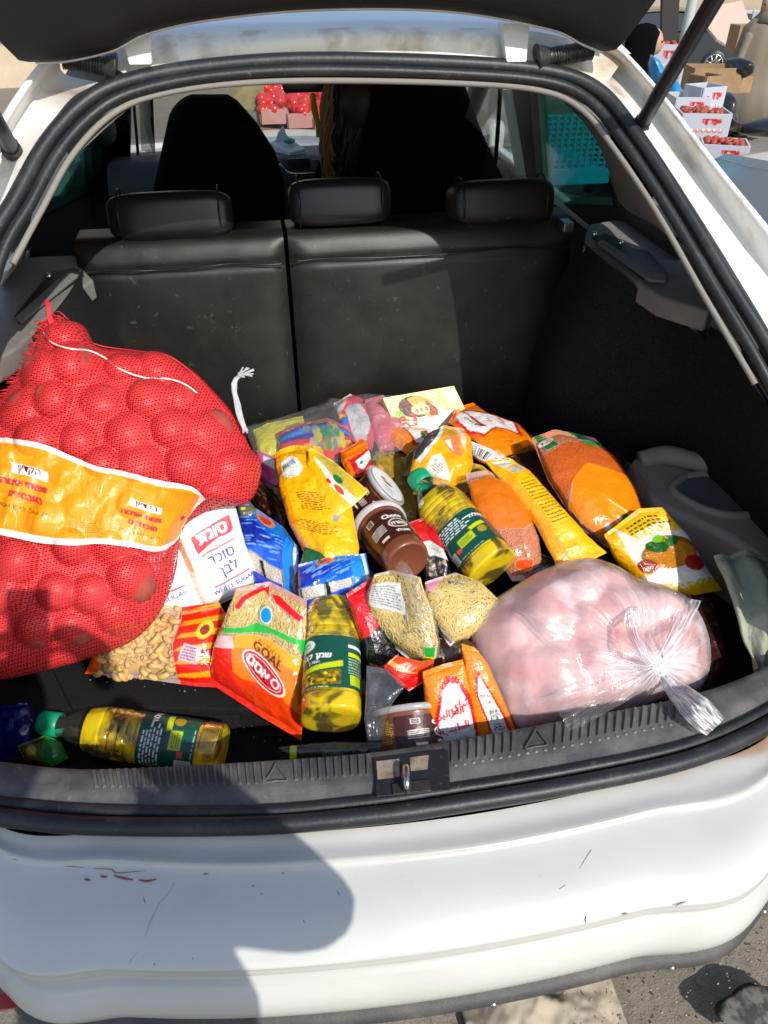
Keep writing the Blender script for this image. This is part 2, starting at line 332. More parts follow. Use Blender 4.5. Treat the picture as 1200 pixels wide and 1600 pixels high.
class Blob:
    """soft bag: an outline of photograph points laid on a plane and filled out to both sides"""
    def __init__(s, px, p0, n, H, Hb):
        s.n = np.array(n, float); s.n /= np.linalg.norm(s.n); s.p0 = np.array(p0, float); s.H, s.Hb = H, Hb
        s.ex = np.array([1., 0, 0])-s.n*s.n[0]; s.ex /= np.linalg.norm(s.ex); s.ey = np.cross(s.n, s.ex)
        P = catmull([atp(x, y, p0, n) for x, y in px+px[:1]], 240)[:-1]; Q = s.to2(P); s.c = Q.mean(0); d = Q-s.c
        a = np.arctan2(d[:, 1], d[:, 0]); o = np.argsort(a); s.a = a[o]; s.r = np.linalg.norm(d, axis=1)[o]
        s.a = np.r_[s.a[-1]-2*math.pi, s.a, s.a[0]+2*math.pi]; s.r = np.r_[s.r[-1], s.r, s.r[0]]; s.bump = lambda q, rr: 0.
    def to2(s, P): d = np.asarray(P)-s.p0; return np.stack([d@s.ex, d@s.ey], -1)
    def to3(s, q, h): return s.p0+q[..., 0:1]*s.ex+q[..., 1:2]*s.ey+np.asarray(h)[..., None]*s.n
    def rad(s, th): return np.interp(th, s.a, s.r)
    def rr(s, q): d = q-s.c; return np.clip(np.linalg.norm(d, axis=-1)/s.rad(np.arctan2(d[..., 1], d[..., 0])), 0, 1)
    def hbase(s, q): return s.H*np.sqrt(np.clip(1-s.rr(q)**2.6, 0, 1))
    def h(s, q): r = s.rr(q); return s.H*np.sqrt(np.clip(1-r**2.6, 0, 1))+s.bump(q, r)
    def surf(s, nr, nt, side=1, off=0.):
        th = np.linspace(-math.pi, math.pi, nt, endpoint=False); r = np.sin(np.linspace(0, math.pi/2, nr))
        q = s.c+(r[:, None]*s.rad(th)[None])[..., None]*np.stack([np.cos(th), np.sin(th)], -1)[None]
        if side > 0: h = s.h(q)+off
        else: h = -s.Hb*np.sqrt(np.clip(1-s.rr(q)**2.6, 0, 1))
        return s.to3(q, h).reshape(-1, 3), gridF(nr, nt, True)[:, ::side], q.reshape(-1, 2)
# ------------------------------------------------------------------ materials of the car
mk('paint', (.74, .74, .725), .33, spec=.45, coat=.3, attr=True, var=[(7, (.46, .43, .38), .32, .50, .80), (130, (.36, .32, .27), .40, .64, .78)], bump=[(260, .03, 'n')])
mk('paint_rust', (.66, .65, .62), .45, attr=True, var=[(14, (.42, .30, .19), .6, .54, .70), (60, (.22, .13, .08), .7, .66, .76)], bump=[(90, .25, 'n')])
mk('rubber', (.016, .018, .022), .45, var=[(11, (.08, .075, .065), .4, .52, .72), (90, (.16, .15, .13), .4, .6, .75)], bump=[(120, .12, 'n')])
mk('plastic', (.055, .056, .057), .55, var=[(18, (.17, .155, .13), .55, .45, .75), (160, (.12, .115, .10), .4, .6, .7)], bump=[(420, .22, 'n')])
mk('sillplastic', (.06, .062, .066), .5, var=[(10, (.19, .175, .15), .75, .45, .72), (110, (.24, .20, .15), .5, .60, .72)], bump=[(420, .22, 'n')])
mk('carpet', (.016, .016, .017), .95, spec=.15, var=[(220, (.06, .058, .055), .5, .5, .72)], bump=[(500, .7, 'n')])
mk('boardcarpet', (.012, .012, .013), .9, spec=.2, var=[(240, (.05, .05, .05), .4, .55, .72)], bump=[(500, .6, 'n')])
mk('leather', (.010, .009, .008), .38, spec=.45, var=[(5, (.028, .024, .019), .8, .42, .72), (55, (.12, .11, .095), .55, .63, .75)], bump=[(600, .10, 'v'), (9, .22, 'n')])
mk('leatherdark', (.012, .012, .016), .28, spec=.5, bump=[(600, .08, 'v'), (12, .15, 'n')])
mk('cloth_black', (.004, .004, .004), .95, spec=.1, bump=[(260, .3, 'n')])
mk('greyplastic', (.20, .195, .18), .6, var=[(20, (.30, .28, .24), .5, .45, .7)], bump=[(380, .2, 'n')])
mk('liner', (.24, .225, .20), .85, bump=[(400, .2, 'n')])
mk('metal', (.55, .54, .52), .3, metal=1.)
mk('darkmetal', (.05, .048, .045), .42, metal=.5, var=[(60, (.16, .09, .05), .6, .5, .7)])
mk('chrome', (.8, .8, .8), .12, metal=1.)
mk('glass', (.9, .95, .93), .03, film=((.86, .90, .88), .03))
mk('tint', (.2, .5, .48), .03, film=((.30, .52, .47), .05))
mk('dash', (.035, .035, .037), .6, bump=[(300, .2, 'n')])
mk('redlamp', (.35, .01, .02), .15, coat=1.)
mk('frame', (.66, .76, .70), .35)
mk('hole', (.30, .24, .18), .7, var=[(40, (.12, .08, .05), .8, .45, .65)])

car = thing('hatchback_car', (0, .3, 0), 'white hatchback with its tailgate raised and groceries spread in its open boot', 'car')
def P3(L, z=None, y=None, A=None): return [atz(a, b, z) if z is not None else (aty(a, b, y) if y is not None else atA(a, b, A)) for a, b in L]

# seal line round the opening: bottom, right side, top, left side
XS = [-150, 0, 140, 400, 580, 700, 900, 1080, 1200, 1300]
def botrow(ys, z): return [atz(x, y, z) for x, y in zip(XS, ys)]
seal_in_y = [1240, 1254, 1266, 1268, 1252, 1235, 1202, 1162, 1108, 1035]
seal_c_y = [1262, 1277, 1290, 1290, 1275, 1259, 1226, 1186, 1133, 1062]
seal_o_y = [1285, 1300, 1311, 1311, 1298, 1282, 1250, 1209, 1155, 1092]
def ring(ys, z, topR, topL, offA, dx):
    b = botrow(ys, z)                                       # left to right
    r = [np.array([.655+dx, .10, .80]), np.array([.675+dx, .17, .91]), np.array([.672+dx, .26, 1.02])]+P3(topR, A=offA)
    l = P3(topL, A=offA)+[np.array([-.650-dx, .35, 1.10]), np.array([-.70-dx, .22, .97]), np.array([-.70-dx, .10, .83])]
    return b+r+l+[b[0]]
topR = [(1215, 570), (1138, 440), (1055, 303), (985, 200), (940, 146), (880, 117), (760, 102)]
topL = [(500, 94), (330, 104), (205, 126), (138, 156), (76, 220), (26, 308), (-25, 405)]
sealC = ring(seal_c_y, .690, topR, topL, 0., 0.)
tube('rubber_seal', sealC, .0130, M['rubber'], car, nseg=10, n=260, caps=False)
in_top = [(1195, 585), (1118, 452), (1036, 314), (966, 210), (924, 160), (872, 132), (760, 118)]
in_topL = [(500, 110), (335, 119), (215, 142), (154, 172), (96, 232), (48, 318), (0, 408)]
sealI = ring(seal_in_y, .688, in_top, in_topL, .004, -.012)
tube('rubber_lip', sealI, .0090, M['rubber'], car, nseg=8, n=260, caps=False)
lipR = [(1180, 600), (1100, 462), (1022, 325), (952, 222), (912, 174), (862, 146), (760, 132)]
lipL = [(500, 126), (340, 133), (228, 153), (168, 184), (112, 244), (66, 326), (20, 412)]
headl = P3(lipR, A=-.006)+P3(lipL, A=-.006)
tube('opening_trim_bead', headl, .0050, M['liner'], car, nseg=8, n=120)

# boot sill: inner lip, ribbed plastic, flat apron
inner_y = [1172, 1190, 1202, 1190, 1176, 1158, 1122, 1086, 1040, 968]
S0 = [p+np.array([0, .012, -.20]) for p in botrow(inner_y, .69)]; S1 = [p+np.array([0, .006, -.012]) for p in botrow(inner_y, .692)]
S2 = botrow(inner_y, .694); S3 = botrow([a*.45+b*.55 for a, b in zip(inner_y, seal_in_y)], .696); S4 = botrow(seal_in_y, .686)
loft('sill_trim', [S0, S1, S2, S3, S4], M['sillplastic'], car, nc=120, sub=4, linear=True)
# ribs of the sill (each rib a raised bar)
def sill_pt(x, f, dz=0.):
    a = np.interp(x, XS, inner_y); b = np.interp(x, XS, seal_in_y); return atz(x, a*(1-f)+b*f, .695+dz)
rb = None
def rib(x, nm='rib'):
    lean = (x-645)*-.012
    a = sill_pt(x, .03); b = sill_pt(x+lean, .47); t = (b-a)/np.linalg.norm(b-a); s_ = np.cross(t, [0, 0, 1]); hw = .0031
    V = []
    for (p, k, z) in ((a, 1.15, -.001), (b, 1.15, -.001), (a+t*.002, .6, .0042), (b-t*.002, .6, .0042)):
        V += [p-s_*hw*k+[0, 0, z], p+s_*hw*k+[0, 0, z]]
    F = [[4, 5, 7, 6], [0, 4, 6, 2], [1, 3, 7, 5], [0, 1, 5, 4], [2, 6, 7, 3]]
    return mesh(nm, V, F, M['sillplastic'], car, smooth=False)
x = 146
while x < 1082:
    if not (578 < x < 706) and not (412 < x < 452) and not (815 < x < 858): rib(x)
    x += 12.6 if x < 600 else 13.6
for cx in (432, 838):                                      # moulded triangles between the ribs
    pts = [sill_pt(cx, .06, .003), sill_pt(cx+17, .42, .003), sill_pt(cx-17, .42, .003), sill_pt(cx, .06, .003)]
    tube('triangle_mark', catmull([pts[0], pts[0]*.5+pts[1]*.5, pts[1], pts[1]*.5+pts[2]*.5, pts[2], pts[2]*.5+pts[0]*.5, pts[0]], 40), .0017, M['sillplastic'], car, nseg=6, caps=False)
for q in range(26):
    px_ = 712+q*14.0
    if px_ < 1070:
        c = sill_pt(px_, .52, .0012); mesh('worn_spot', *sphVF(c, (.0032, .0026, .0012), 8, 5), M['greyplastic'], car)
# latch recess with striker
def sp(x, y, z): return atz(x, y, z)
rec = [(584, 1186), (700, 1172), (704, 1236), (588, 1246)]
lr = prism('latch_recess', [sp(a, b, .699) for a, b in rec], (0, 0, .0025), M['rubber'], car, bev=.001)
for nm, q, mm in (('latch_opening', [(588, 1190), (624, 1186), (624, 1214), (590, 1218)], 'hole'), ('latch_opening', [(640, 1184), (670, 1180), (668, 1202), (642, 1205)], 'hole')):
    prism(nm, [sp(a, b, .7025) for a, b in q], (0, 0, .0008), M[mm], lr)
a = sp(635, 1236, .704); b = sp(634, 1206, .712)
tube('striker', [a, a+[0, 0, .018], b+[0, 0, .010], b], .0052, M['metal'], lr, n=16)
prism('striker_plate', [sp(x_, y_, .703) for x_, y_ in ((612, 1226), (672, 1218), (674, 1236), (614, 1242))], (0, 0, .002), M['darkmetal'], lr, bev=.0006)

# rear bumper skin
BX = [-170, 0, 180, 380, 600, 800, 1000, 1200, 1330]
def brow(ys, z, ends=None):
    r = [atz(x, y, z) for x, y in zip(BX, ys)]
    L0 = [np.array([-.905, .55, z]), np.array([-.875, .16, z])]; R0 = [np.array([.875, .12, z]), np.array([.905, .55, z])]
    k = 0 if ends is None else ends
    return [p+[k, 0, 0] for p in L0]+r[1:-1]+[p-[k, 0, 0] for p in R0]
B = [brow([1275, 1290, 1303, 1305, 1290, 1262, 1216, 1150, 1100], .672, .10),
     brow([1290, 1308, 1322, 1326, 1313, 1288, 1246, 1186, 1130], .667, .07),
     brow([1305, 1328, 1345, 1352, 1340, 1315, 1271, 1214, 1150], .6695, .04),
     brow([1309, 1332, 1350, 1358, 1345, 1320, 1276, 1219, 1155], .664, .035),
     brow([1395, 1420, 1438, 1442, 1430, 1404, 1358, 1297, 1230], .652, .015),
     brow([1470, 1494, 1511, 1512, 1493, 1463, 1418, 1358, 1290], .630, .003),
     brow([1474, 1499, 1516, 1517, 1499, 1469, 1424, 1364, 1296], .624, .003)]
def off(row, dy, dz, dx=0.):
    out = []
    for p in row:
        n = np.array([p[0]*.35, -1., 0]); n /= np.linalg.norm(n); out.append(p+n*dy+np.array([0, 0, dz]))
    return out
lastr = B[-1]
B += [off(lastr, .000, -.016), off(lastr, -.009, -.022), off(lastr, -.010, -.038), off(lastr, .002, -.048), off(lastr, .014, -.072), off(lastr, .016, -.10), off(lastr, .006, -.132)]
def bcol(V):
    c = np.ones((len(V), 4)); base = np.array([.575, .57, .54]); t = np.zeros(len(V))
    n1 = fbm(V[:, 0]*9, V[:, 1]*30+V[:, 2]*10, 3)
    top = np.clip((V[:, 2]-.664)/.008, 0, 1)                # dusty ledge right under the seal
    t = top*np.clip(.35+.9*(n1-.3), 0, .8)
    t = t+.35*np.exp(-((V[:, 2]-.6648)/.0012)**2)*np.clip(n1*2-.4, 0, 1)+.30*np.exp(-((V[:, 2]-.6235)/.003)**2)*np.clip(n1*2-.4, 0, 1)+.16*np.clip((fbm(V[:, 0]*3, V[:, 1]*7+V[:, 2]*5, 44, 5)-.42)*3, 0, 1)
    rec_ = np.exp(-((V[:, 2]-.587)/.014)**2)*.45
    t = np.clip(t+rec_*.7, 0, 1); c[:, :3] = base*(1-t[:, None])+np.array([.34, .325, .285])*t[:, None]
    rs = np.clip((V[:, 0]-.30)/.2, 0, 1)*top*np.clip((n1-.52)*6, 0, 1); c[:, :3] = c[:, :3]*(1-rs[:, None])+np.array([.30, .16, .08])*rs[:, None]
    return c
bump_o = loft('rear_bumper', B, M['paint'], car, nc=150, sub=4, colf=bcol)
lip0 = off(lastr, .006, -.131); loft('bumper_lower_lip', [lip0, off(lastr, .016, -.137), off(lastr, .019, -.150), off(lastr, .002, -.168), off(lastr, -.08, -.18)], M['plastic'], car, nc=120, sub=3)
for q in (.38, .55, .67, .74):
    p = catmull(off(lastr, .0195, -.146), 200)[int(200*q)]; mesh('clip', *sphVF(p, (.006, .004, .006), 8, 6), M['metal'], car)
# scratches and chips in the bumper paint: raised flakes and cracks a fraction of a millimetre thick
mk('primer', (.33, .10, .07), .7); mk('chip', (.26, .25, .25), .7); mk('crack', (.42, .38, .33), .7)
def on_bumper(x, y):
    Yr = [[float(np.interp(x, BX, r)) for r in ([1309, 1332, 1350, 1358, 1345, 1320, 1276, 1219, 1155],)][0], float(np.interp(x, BX, [1395, 1420, 1438, 1442, 1430, 1404, 1358, 1297, 1230])), float(np.interp(x, BX, [1470, 1494, 1511, 1512, 1493, 1463, 1418, 1358, 1290]))]
    z = float(np.interp(y, Yr, [.664, .652, .630])); return atz(x, y, z)+np.array([0, -.0004, .0014])
def mark(L, wd, m):
    P = catmull([on_bumper(*p) for p in L], max(6, len(L)*3)); r = .75*wd*(.35+.65*np.sin(np.linspace(.15, 3.0, len(P)))); V, F = tubeVF(P, r, 5); V[:, 2] = np.interp(np.arange(len(V))//5, np.arange(len(P)), P[:, 2])+(V[:, 2]-P[:, 2][np.arange(len(V))//5])*.25
    mesh('paint_scratch', V, F, M[m], bump_o)
for L, wd, m in (([(20, 1343), (80, 1351), (132, 1356)], .0009, 'primer'), ([(146, 1357), (176, 1359), (180, 1364), (228, 1361)], .0009, 'primer'), ([(178, 1368), (192, 1372), (208, 1375)], .0022, 'primer'), ([(132, 1374), (142, 1376)], .0024, 'primer'), ([(157, 1369), (168, 1371)], .0022, 'primer'), ([(217, 1375), (230, 1377), (245, 1374)], .0022, 'primer'),
                 ([(272, 1378), (268, 1390), (250, 1412), (236, 1440), (222, 1475), (202, 1505)], .0007, 'crack'), ([(225, 1402), (227, 1412)], .0010, 'chip'), ([(318, 1366), (326, 1366)], .0018, 'chip'), ([(350, 1349), (358, 1352)], .0014, 'chip'), ([(441, 1363), (444, 1366)], .0016, 'chip'), ([(452, 1346), (455, 1348)], .0012, 'chip'), ([(394, 1383), (397, 1386)], .0012, 'chip'), ([(408, 1396), (410, 1398)], .0010, 'chip'),
                 ([(526, 1392), (532, 1400)], .0007, 'chip'), ([(546, 1445), (553, 1468)], .0008, 'chip'), ([(924, 1328), (905, 1358)], .0010, 'crack'), ([(884, 1383), (873, 1390)], .0008, 'crack'), ([(916, 1428), (914, 1443)], .0012, 'chip'), ([(972, 1430), (982, 1428)], .0018, 'crack'), ([(1054, 1416), (1072, 1409)], .0018, 'crack'), ([(474, 1438), (476, 1442)], .0010, 'chip'), ([(240, 1506), (243, 1508)], .0012, 'chip'), ([(300, 1496), (303, 1499)], .0011, 'chip')):
    mark(L, wd, m)
rp = catmull(lastr, 200)
q = atz(8, 1558, .52); prism('tail_reflector', [q+[-.05, -.02, .02], q+[.018, -.012, -.010], q+[-.05, -.012, -.022]], (0, .02, 0), M['redlamp'], car)

# body sides round the opening (water channel, crest, quarter panel)
def sidecol(V):
    c = np.ones((len(V), 4)); base = np.array([.76, .75, .72]); n = fbm(V[:, 0]*16+V[:, 1]*20, V[:, 2]*22, 9, 5)
    inn = np.clip(1-(np.abs(V[:, 0])-(.44+(1.48-V[:, 2])*.40))/.085, 0, 1)*np.clip((V[:, 2]-.9)/.3, 0, 1)
    t = np.clip(inn*1.0*(n*2.2-.62)+.04, 0, .85)[:, None]; c[:, :3] = base*(1-t)+np.array([.33, .20, .105])*t
    h = np.clip((n-.60)*9, 0, 1)[:, None]*inn[:, None]; c[:, :3] = c[:, :3]*(1-h)+np.array([.10, .055, .03])*h
    return c
chan_in = P3([(900, 110), (946, 134), (995, 190), (1072, 305), (1150, 430), (1222, 556)], A=-.012)
chan_mid = P3([(935, 95), (975, 120), (1030, 185), (1110, 300), (1195, 425), (1280, 560)], A=-.045)
crest = P3([(948, 66), (975, 88), (1030, 150), (1115, 260), (1200, 365), (1290, 478)], A=.006)
low = [(.70, .24, 1.0), (.68, .12, .84), (.66, .06, .73)]; lowm = [(.74, .22, 1.0), (.73, .10, .84), (.72, .03, .72)]; lowc = [(.84, .24, 1.02), (.86, .13, .86), (.87, .10, .70)]
def side(sg):
    S = np.array([sg, 1, 1.])
    def fx(P, l): return [np.array(p)*S for p in (list(P)+[np.array(t) for t in l])]
    r0 = fx(chan_in, low); r1 = fx(chan_mid, lowm); r2 = fx(crest, lowc); r3 = [p+np.array([sg*.012, .004, .001]) for p in r2]
    r4 = [p+np.array([sg*.05, .01, -.05]) for p in r2]; r5 = [np.array([sg*.90, p[1]+.05, min(p[2]-.25, .9)]) for p in r2]; r6 = [np.array([sg*.90, p[1]+.05, .35]) for p in r2]
    loft('quarter_panel', [r0, r1, r2, r3, r4, r5, r6], M['paint_rust'], car, nc=90, sub=6, colf=sidecol)
side(1); side(-1)
loft('channel_back', [P3([(980, 90), (1090, 250), (1210, 470)], A=-.06), P3([(900, 120), (1010, 270), (1180, 560)], A=-.05)], M['paint_rust'], car, nc=20, sub=2, colf=sidecol)
# roof end, header and roof skin
hd_b = P3([(200, 118), (330, 96), (500, 86), (700, 90), (850, 104), (945, 134)], A=-.006)
hd_m = [aty(x, y, .80) for x, y in ((150, 92), (240, 84), (500, 58), (700, 56), (830, 66), (975, 92))]
hd_t = [aty(x, y, .84) for x, y in ((95, 92), (225, 58), (500, 44), (700, 43), (840, 50), (980, 84))]
rf1 = [aty(x, y, .86) for x, y in ((92, 90), (228, 50), (500, 36), (700, 35), (850, 42), (985, 82))]
def hcol(V):
    c = np.ones((len(V), 4)); n = fbm(V[:, 0]*30, V[:, 2]*8+V[:, 1]*9, 21, 5); e = np.clip((np.abs(V[:, 0]+.02)-.24)/.16, 0, 1)
    t = np.clip((n-.50)*1.8+e*.55, .03, .8)[:, None]; c[:, :3] = np.array([.86, .81, .69])*(1-t)+np.array([.34, .24, .15])*t; return c
loft('roof_header', [hd_b, hd_m, hd_t], M['paint_rust'], car, nc=70, sub=6, colf=hcol)
rr = [np.array(p) for p in rf1]
roofrows = [hd_t, rf1]+[[np.array([p[0]*k, p[1]+dy, p[2]+dz]) for p in rr] for k, dy, dz in ((1.05, .25, .022), (1.08, .7, .03), (1.05, 1.2, .0), (1., 1.5, -.05))]
loft('roof', roofrows, M['paint'], car, nc=40, sub=5, colf=lambda V: np.tile([.8, .8, .79, 1], (len(V), 1)))
lr0 = [p+np.array([0, .02, -.035]) for p in P3([(130, 180), (228, 153), (340, 133), (500, 126), (760, 132), (862, 146), (930, 195)], A=-.01)]
loft('roof_lining', [P3([(110, 250), (228, 153), (340, 133), (500, 126), (760, 132), (862, 146), (955, 225)], A=-.012)]+[[np.array([p[0]*1.15, p[1]+dy, p[2]+dz]) for p in lr0] for dy, dz in ((.1, .03), (.5, .07), (1.2, .02), (1.45, -.03))], M['liner'], car, nc=30, sub=4)
# hinges, springs bellows
for hx in (216, 800):
    a = aty(hx-2, 56, .80); b = aty(hx+1, 86, .775)
    hg = prism('hinge', [a+[-.026, 0, .02], a+[.026, 0, .02], b+[.020, 0, -.012], b+[-.016, 0, -.012]], (0, -.022, 0), M['paint_rust'], car, bev=.003, col=np.tile([.70, .67, .60, 1], (8, 1)))
for sg, pts in ((-1, [(98, 92), (130, 97), (182, 107)]), (1, [(925, 78), (890, 84), (838, 92)])):
    P = catmull([aty(x_, y_, .765) for x_, y_ in pts], 70); rad = .014+.0022*np.sin(np.arange(70)*1.9); rad[-14:] = np.linspace(.017, .024, 14)
    tube('rubber_bellows', P, rad, M['darkmetal'], car, nseg=12)

# tailgate, seen from below
tgp = [(-60, 30), (0, 66), (52, 100), (110, 94), (180, 78), (232, 52), (330, 30), (500, 15), (700, 18), (860, 46), (905, 68), (938, 82), (962, 62), (1012, 8)]
core = [aty(x_, y_, .74) for x_, y_ in [(60, 96), (110, 94), (180, 78), (232, 52), (330, 30), (500, 14), (700, 17), (860, 46), (905, 68), (935, 80)]]
def tg(row, k, dy, dz): return [np.array([(p[0]+.01)*k-.01, p[1]+dy, max(p[2], 1.50+abs(p[0])*.0)+dz]) for p in row]
trow = [core, tg(core, 1.06, -.03, .012), tg(core, 1.20, -.13, .18), tg(core, 1.34, -.25, .42), tg(core, 1.40, -.36, .68), tg(core, 1.40, -.47, .86), tg(core, 1.36, -.60, .92)]
tgate = loft('tailgate', trow, mk('gateplastic', (.012, .012, .012), .6, bump=[(300, .2, 'n')]), car, nc=70, sub=5)
sk = [[p+np.array([np.sign(p[0])*.028, .02, .035]) for p in r] for r in trow]
loft('tailgate_skin', [[p*np.array([1.0, 1, 1])+np.array([np.sign(p[0])*.004, -.004, -.002]) for p in trow[0]], sk[0]]+sk[1:], M['paint'], car, nc=70, sub=4, thick=.004, colf=lambda V: np.tile([.72, .72, .70, 1], (len(V), 1)))
for s_, q0, q1 in ((1, atA(1000, 197, -.02), aty(1122, -10, .42)), (-1, atA(18, 232, -.02), aty(-95, 40, .25))):
    q1 = q0+(q1-q0)*1.45; st = tube('gas_strut', [q0, q1], .0125, M['rubber'], car, nseg=14, n=6); d_ = (q1-q0)/np.linalg.norm(q1-q0)
    tube('strut_collar', [q0-d_*.012, q0+d_*.02], .0145, M['darkmetal'], st, nseg=12); mesh('strut_ball', *sphVF(q0-d_*.008+[0, -.004, 0], (.017, .014, .017)), M['darkmetal'], st)

# ------------------------------------------------------------------ boot: floor, walls
fb = [(-.60, .27), (-.22, .20), (.05, .12), (.74, .10), (.80, .55), (.60, .90), (.52, 1.08), (-.60, 1.08), (-.74, .55)]
prism('boot_board', [(x_, y_, .53) for x_, y_ in fb], (0, 0, .02), M['boardcarpet'], car, bev=.004)
prism('boot_well', [(x_, y_, .455) for x_, y_ in ((-.85, -.02), (.85, -.02), (.85, 1.0), (-.85, 1.0))], (0, 0, .01), M['boardcarpet'], car)
bw0 = atz(435, 1118, .55); prism('foam_tray', [(-.80, .272, .466), (-.30, .232, .466), (-.30, .60, .466), (-.80, .62, .466)], (0, 0, .06), M['carpet'], car, bev=.01)
def wall(sg):
    topp = [aty(905, 372, 1.06), atx(955, 416, .56), atx(1030, 478, .64), atx(1104, 530, .72), np.array([.70, .30, 1.04]), np.array([.70, .14, .88]), np.array([.68, .055, .76])]
    if sg < 0: topp = [aty(128, 420, 1.06)]+[t*np.array([-1, 1, 1]) for t in topp[1:]]
    bot = [np.array([sg*.475, 1.03, .54]), np.array([sg*.50, .93, .54]), np.array([sg*.60, .80, .54]), np.array([sg*.80, .66, .54]), np.array([sg*.84, .40, .46]), np.array([sg*.84, .15, .46]), np.array([sg*.80, .03, .46])]
    mid = [a*.5+b*.5+np.array([sg*-.03*(i < 4), 0, 0]) for i, (a, b) in enumerate(zip(topp, bot))]
    loft('boot_side_carpet', [topp, mid, bot], M['carpet'], car, nc=70, sub=14)
    rim = [t+np.array([0, 0, .02]) for t in topp[3:]]; loft('boot_side_rim', [topp[3:], rim, [t+np.array([0, -.005, .03]) for t in topp[3:]]], M['carpet'], car, nc=20, sub=3)
    edge = [atA(1160, 578, -.03), atA(1215, 665, -.03), np.array([.668, .16, .90]), np.array([.65, .075, .79])]
    edge = [e*np.array([sg, 1, 1]) for e in edge]
    loft('boot_edge_trim', [edge, [e+np.array([sg*.03, .06, 0]) for e in edge]], M['carpet'], car, nc=20, sub=2)
wall(1); wall(-1)
# parcel shelf brackets
def bracket(sg, top, front, z):
    T = [atz(a, b, z) for a, b in top]
    o = prism('shelf_bracket', [t-[0, 0, .045] for t in T], (0, 0, .045), M['greyplastic'], car, bev=.007, seg=3); return o
brR = bracket(1, [(918, 350), (960, 343), (1042, 352), (1066, 375), (1122, 468), (1108, 486), (1030, 462), (985, 432), (912, 384)], None, 1.095)
prism('bracket_pocket', [atz(a, b, 1.0965) for a, b in ((925, 372), (945, 366), (1012, 392), (1042, 428), (1036, 444), (1002, 436))], (0, 0, .003), M['rubber'], brR, bev=.001)
prism('bracket_ledge', [atz(a, b, 1.0975) for a, b in ((932, 384), (940, 378), (1020, 432), (1040, 432), (1040, 444), (1014, 442))], (0, 0, .008), M['greyplastic'], brR, bev=.003)
for hx, hy in ((928, 371), (969, 385)):
    c_ = atz(hx, hy, 1.10); tube('chrome_peg', [c_, c_+[0, 0, .014]], .006, M['chrome'], brR, nseg=10); 
brL = bracket(-1, [(-110, 420), (60, 400), (118, 398), (128, 418), (146, 436), (100, 470), (30, 540), (-50, 590), (-150, 600)], None, 1.075)
prism('bracket_pocket', [atz(a, b, 1.0765) for a, b in ((72, 436), (80, 426), (118, 420), (132, 432), (90, 462), (30, 505), (22, 496))], (0, 0, .003), M['rubber'], brL, bev=.001)
prism('bracket_ledge', [atz(a, b, 1.0785) for a, b in ((92, 440), (108, 430), (124, 434), (60, 486), (34, 508), (26, 500))], (0, 0, .008), M['greyplastic'], brL, bev=.003)
c_ = atz(78, 437, 1.078); tube('chrome_peg', [c_, c_+[0, 0, .014]], .006, M['chrome'], brL, nseg=10)

# ------------------------------------------------------------------ rear seat
def seatback(x0, x1, nm):
    nu, nv = 46, 60; u, v = np.meshgrid(np.linspace(0, 1, nu), np.linspace(0, 1, nv))
    X = x0+(x1-x0)*u; Z = 1.115-(1.115-.50)*v; Y = 1.10-.09*v
    ed = np.minimum(np.minimum(u, 1-u)*(x1-x0), v*.62); puff = .020*(1-np.exp(-ed/.03))-.006*np.exp(-((v-.085)/.008)**2)
    puff = puff+.004*(fbm(X*7, Z*7, 5)-.5)+.0016*crumple(X, Z, 8, .35); Y = Y-puff
    F_ = np.stack([X, Y, Z], -1).reshape(-1, 3)
    top = np.stack([X[0], Y[0]+.012, Z[0]+.010], -1); top2 = np.stack([X[0], Y[0]+.11, Z[0]+.008], -1); bk = np.stack([X[0], Y[0]+.14, Z[0]-.5], -1)
    G = np.vstack([bk[None], top2[None], top[None], F_.reshape(nv, nu, 3)]); o = mesh(nm, G.reshape(-1, 3), gridF(nv+3, nu), M['leather'], car)
    for xx in (x0, x1): pass
    L = [np.array([x0+(x1-x0)*t, 1.10-.012-.020+.003*math.sin(t*19), 1.068+.003*math.sin(t*11)]) for t in np.linspace(.01, .99, 12)]
    tube('seam', L, .0022, M['leatherdark'], o, nseg=6, n=60); return o
seatback(-.585, -.118, 'rear_seat_back'); seatback(-.108, .585, 'rear_seat_back')
box('seat_latch', atz(889, 356, 1.12)+[0, .02, 0], (.025, .04, .022), M['metal'], car, bev=.003)
def superbox(name, c, s, m, parent, e=.32, tilt=0., nu=40, nv=24, **k):
    th = np.linspace(-math.pi, math.pi, nu, endpoint=False); ph = np.linspace(-math.pi/2+.02, math.pi/2-.02, nv)
    f = lambda w, e_: np.sign(w)*np.abs(w)**e_
    V = np.array([[f(math.cos(p), e)*f(math.cos(t), e), f(math.cos(p), e)*f(math.sin(t), e), f(math.sin(p), e)] for p in ph for t in th])*np.asarray(s)/2
    V = V@rotm(tilt, 0, 0).T+np.asarray(c); F = gridF(nv, nu, True).tolist(); F += [list(range(nu))[::-1], [(nv-1)*nu+j for j in range(nu)]]
    return mesh(name, V, F, m, parent, **k)
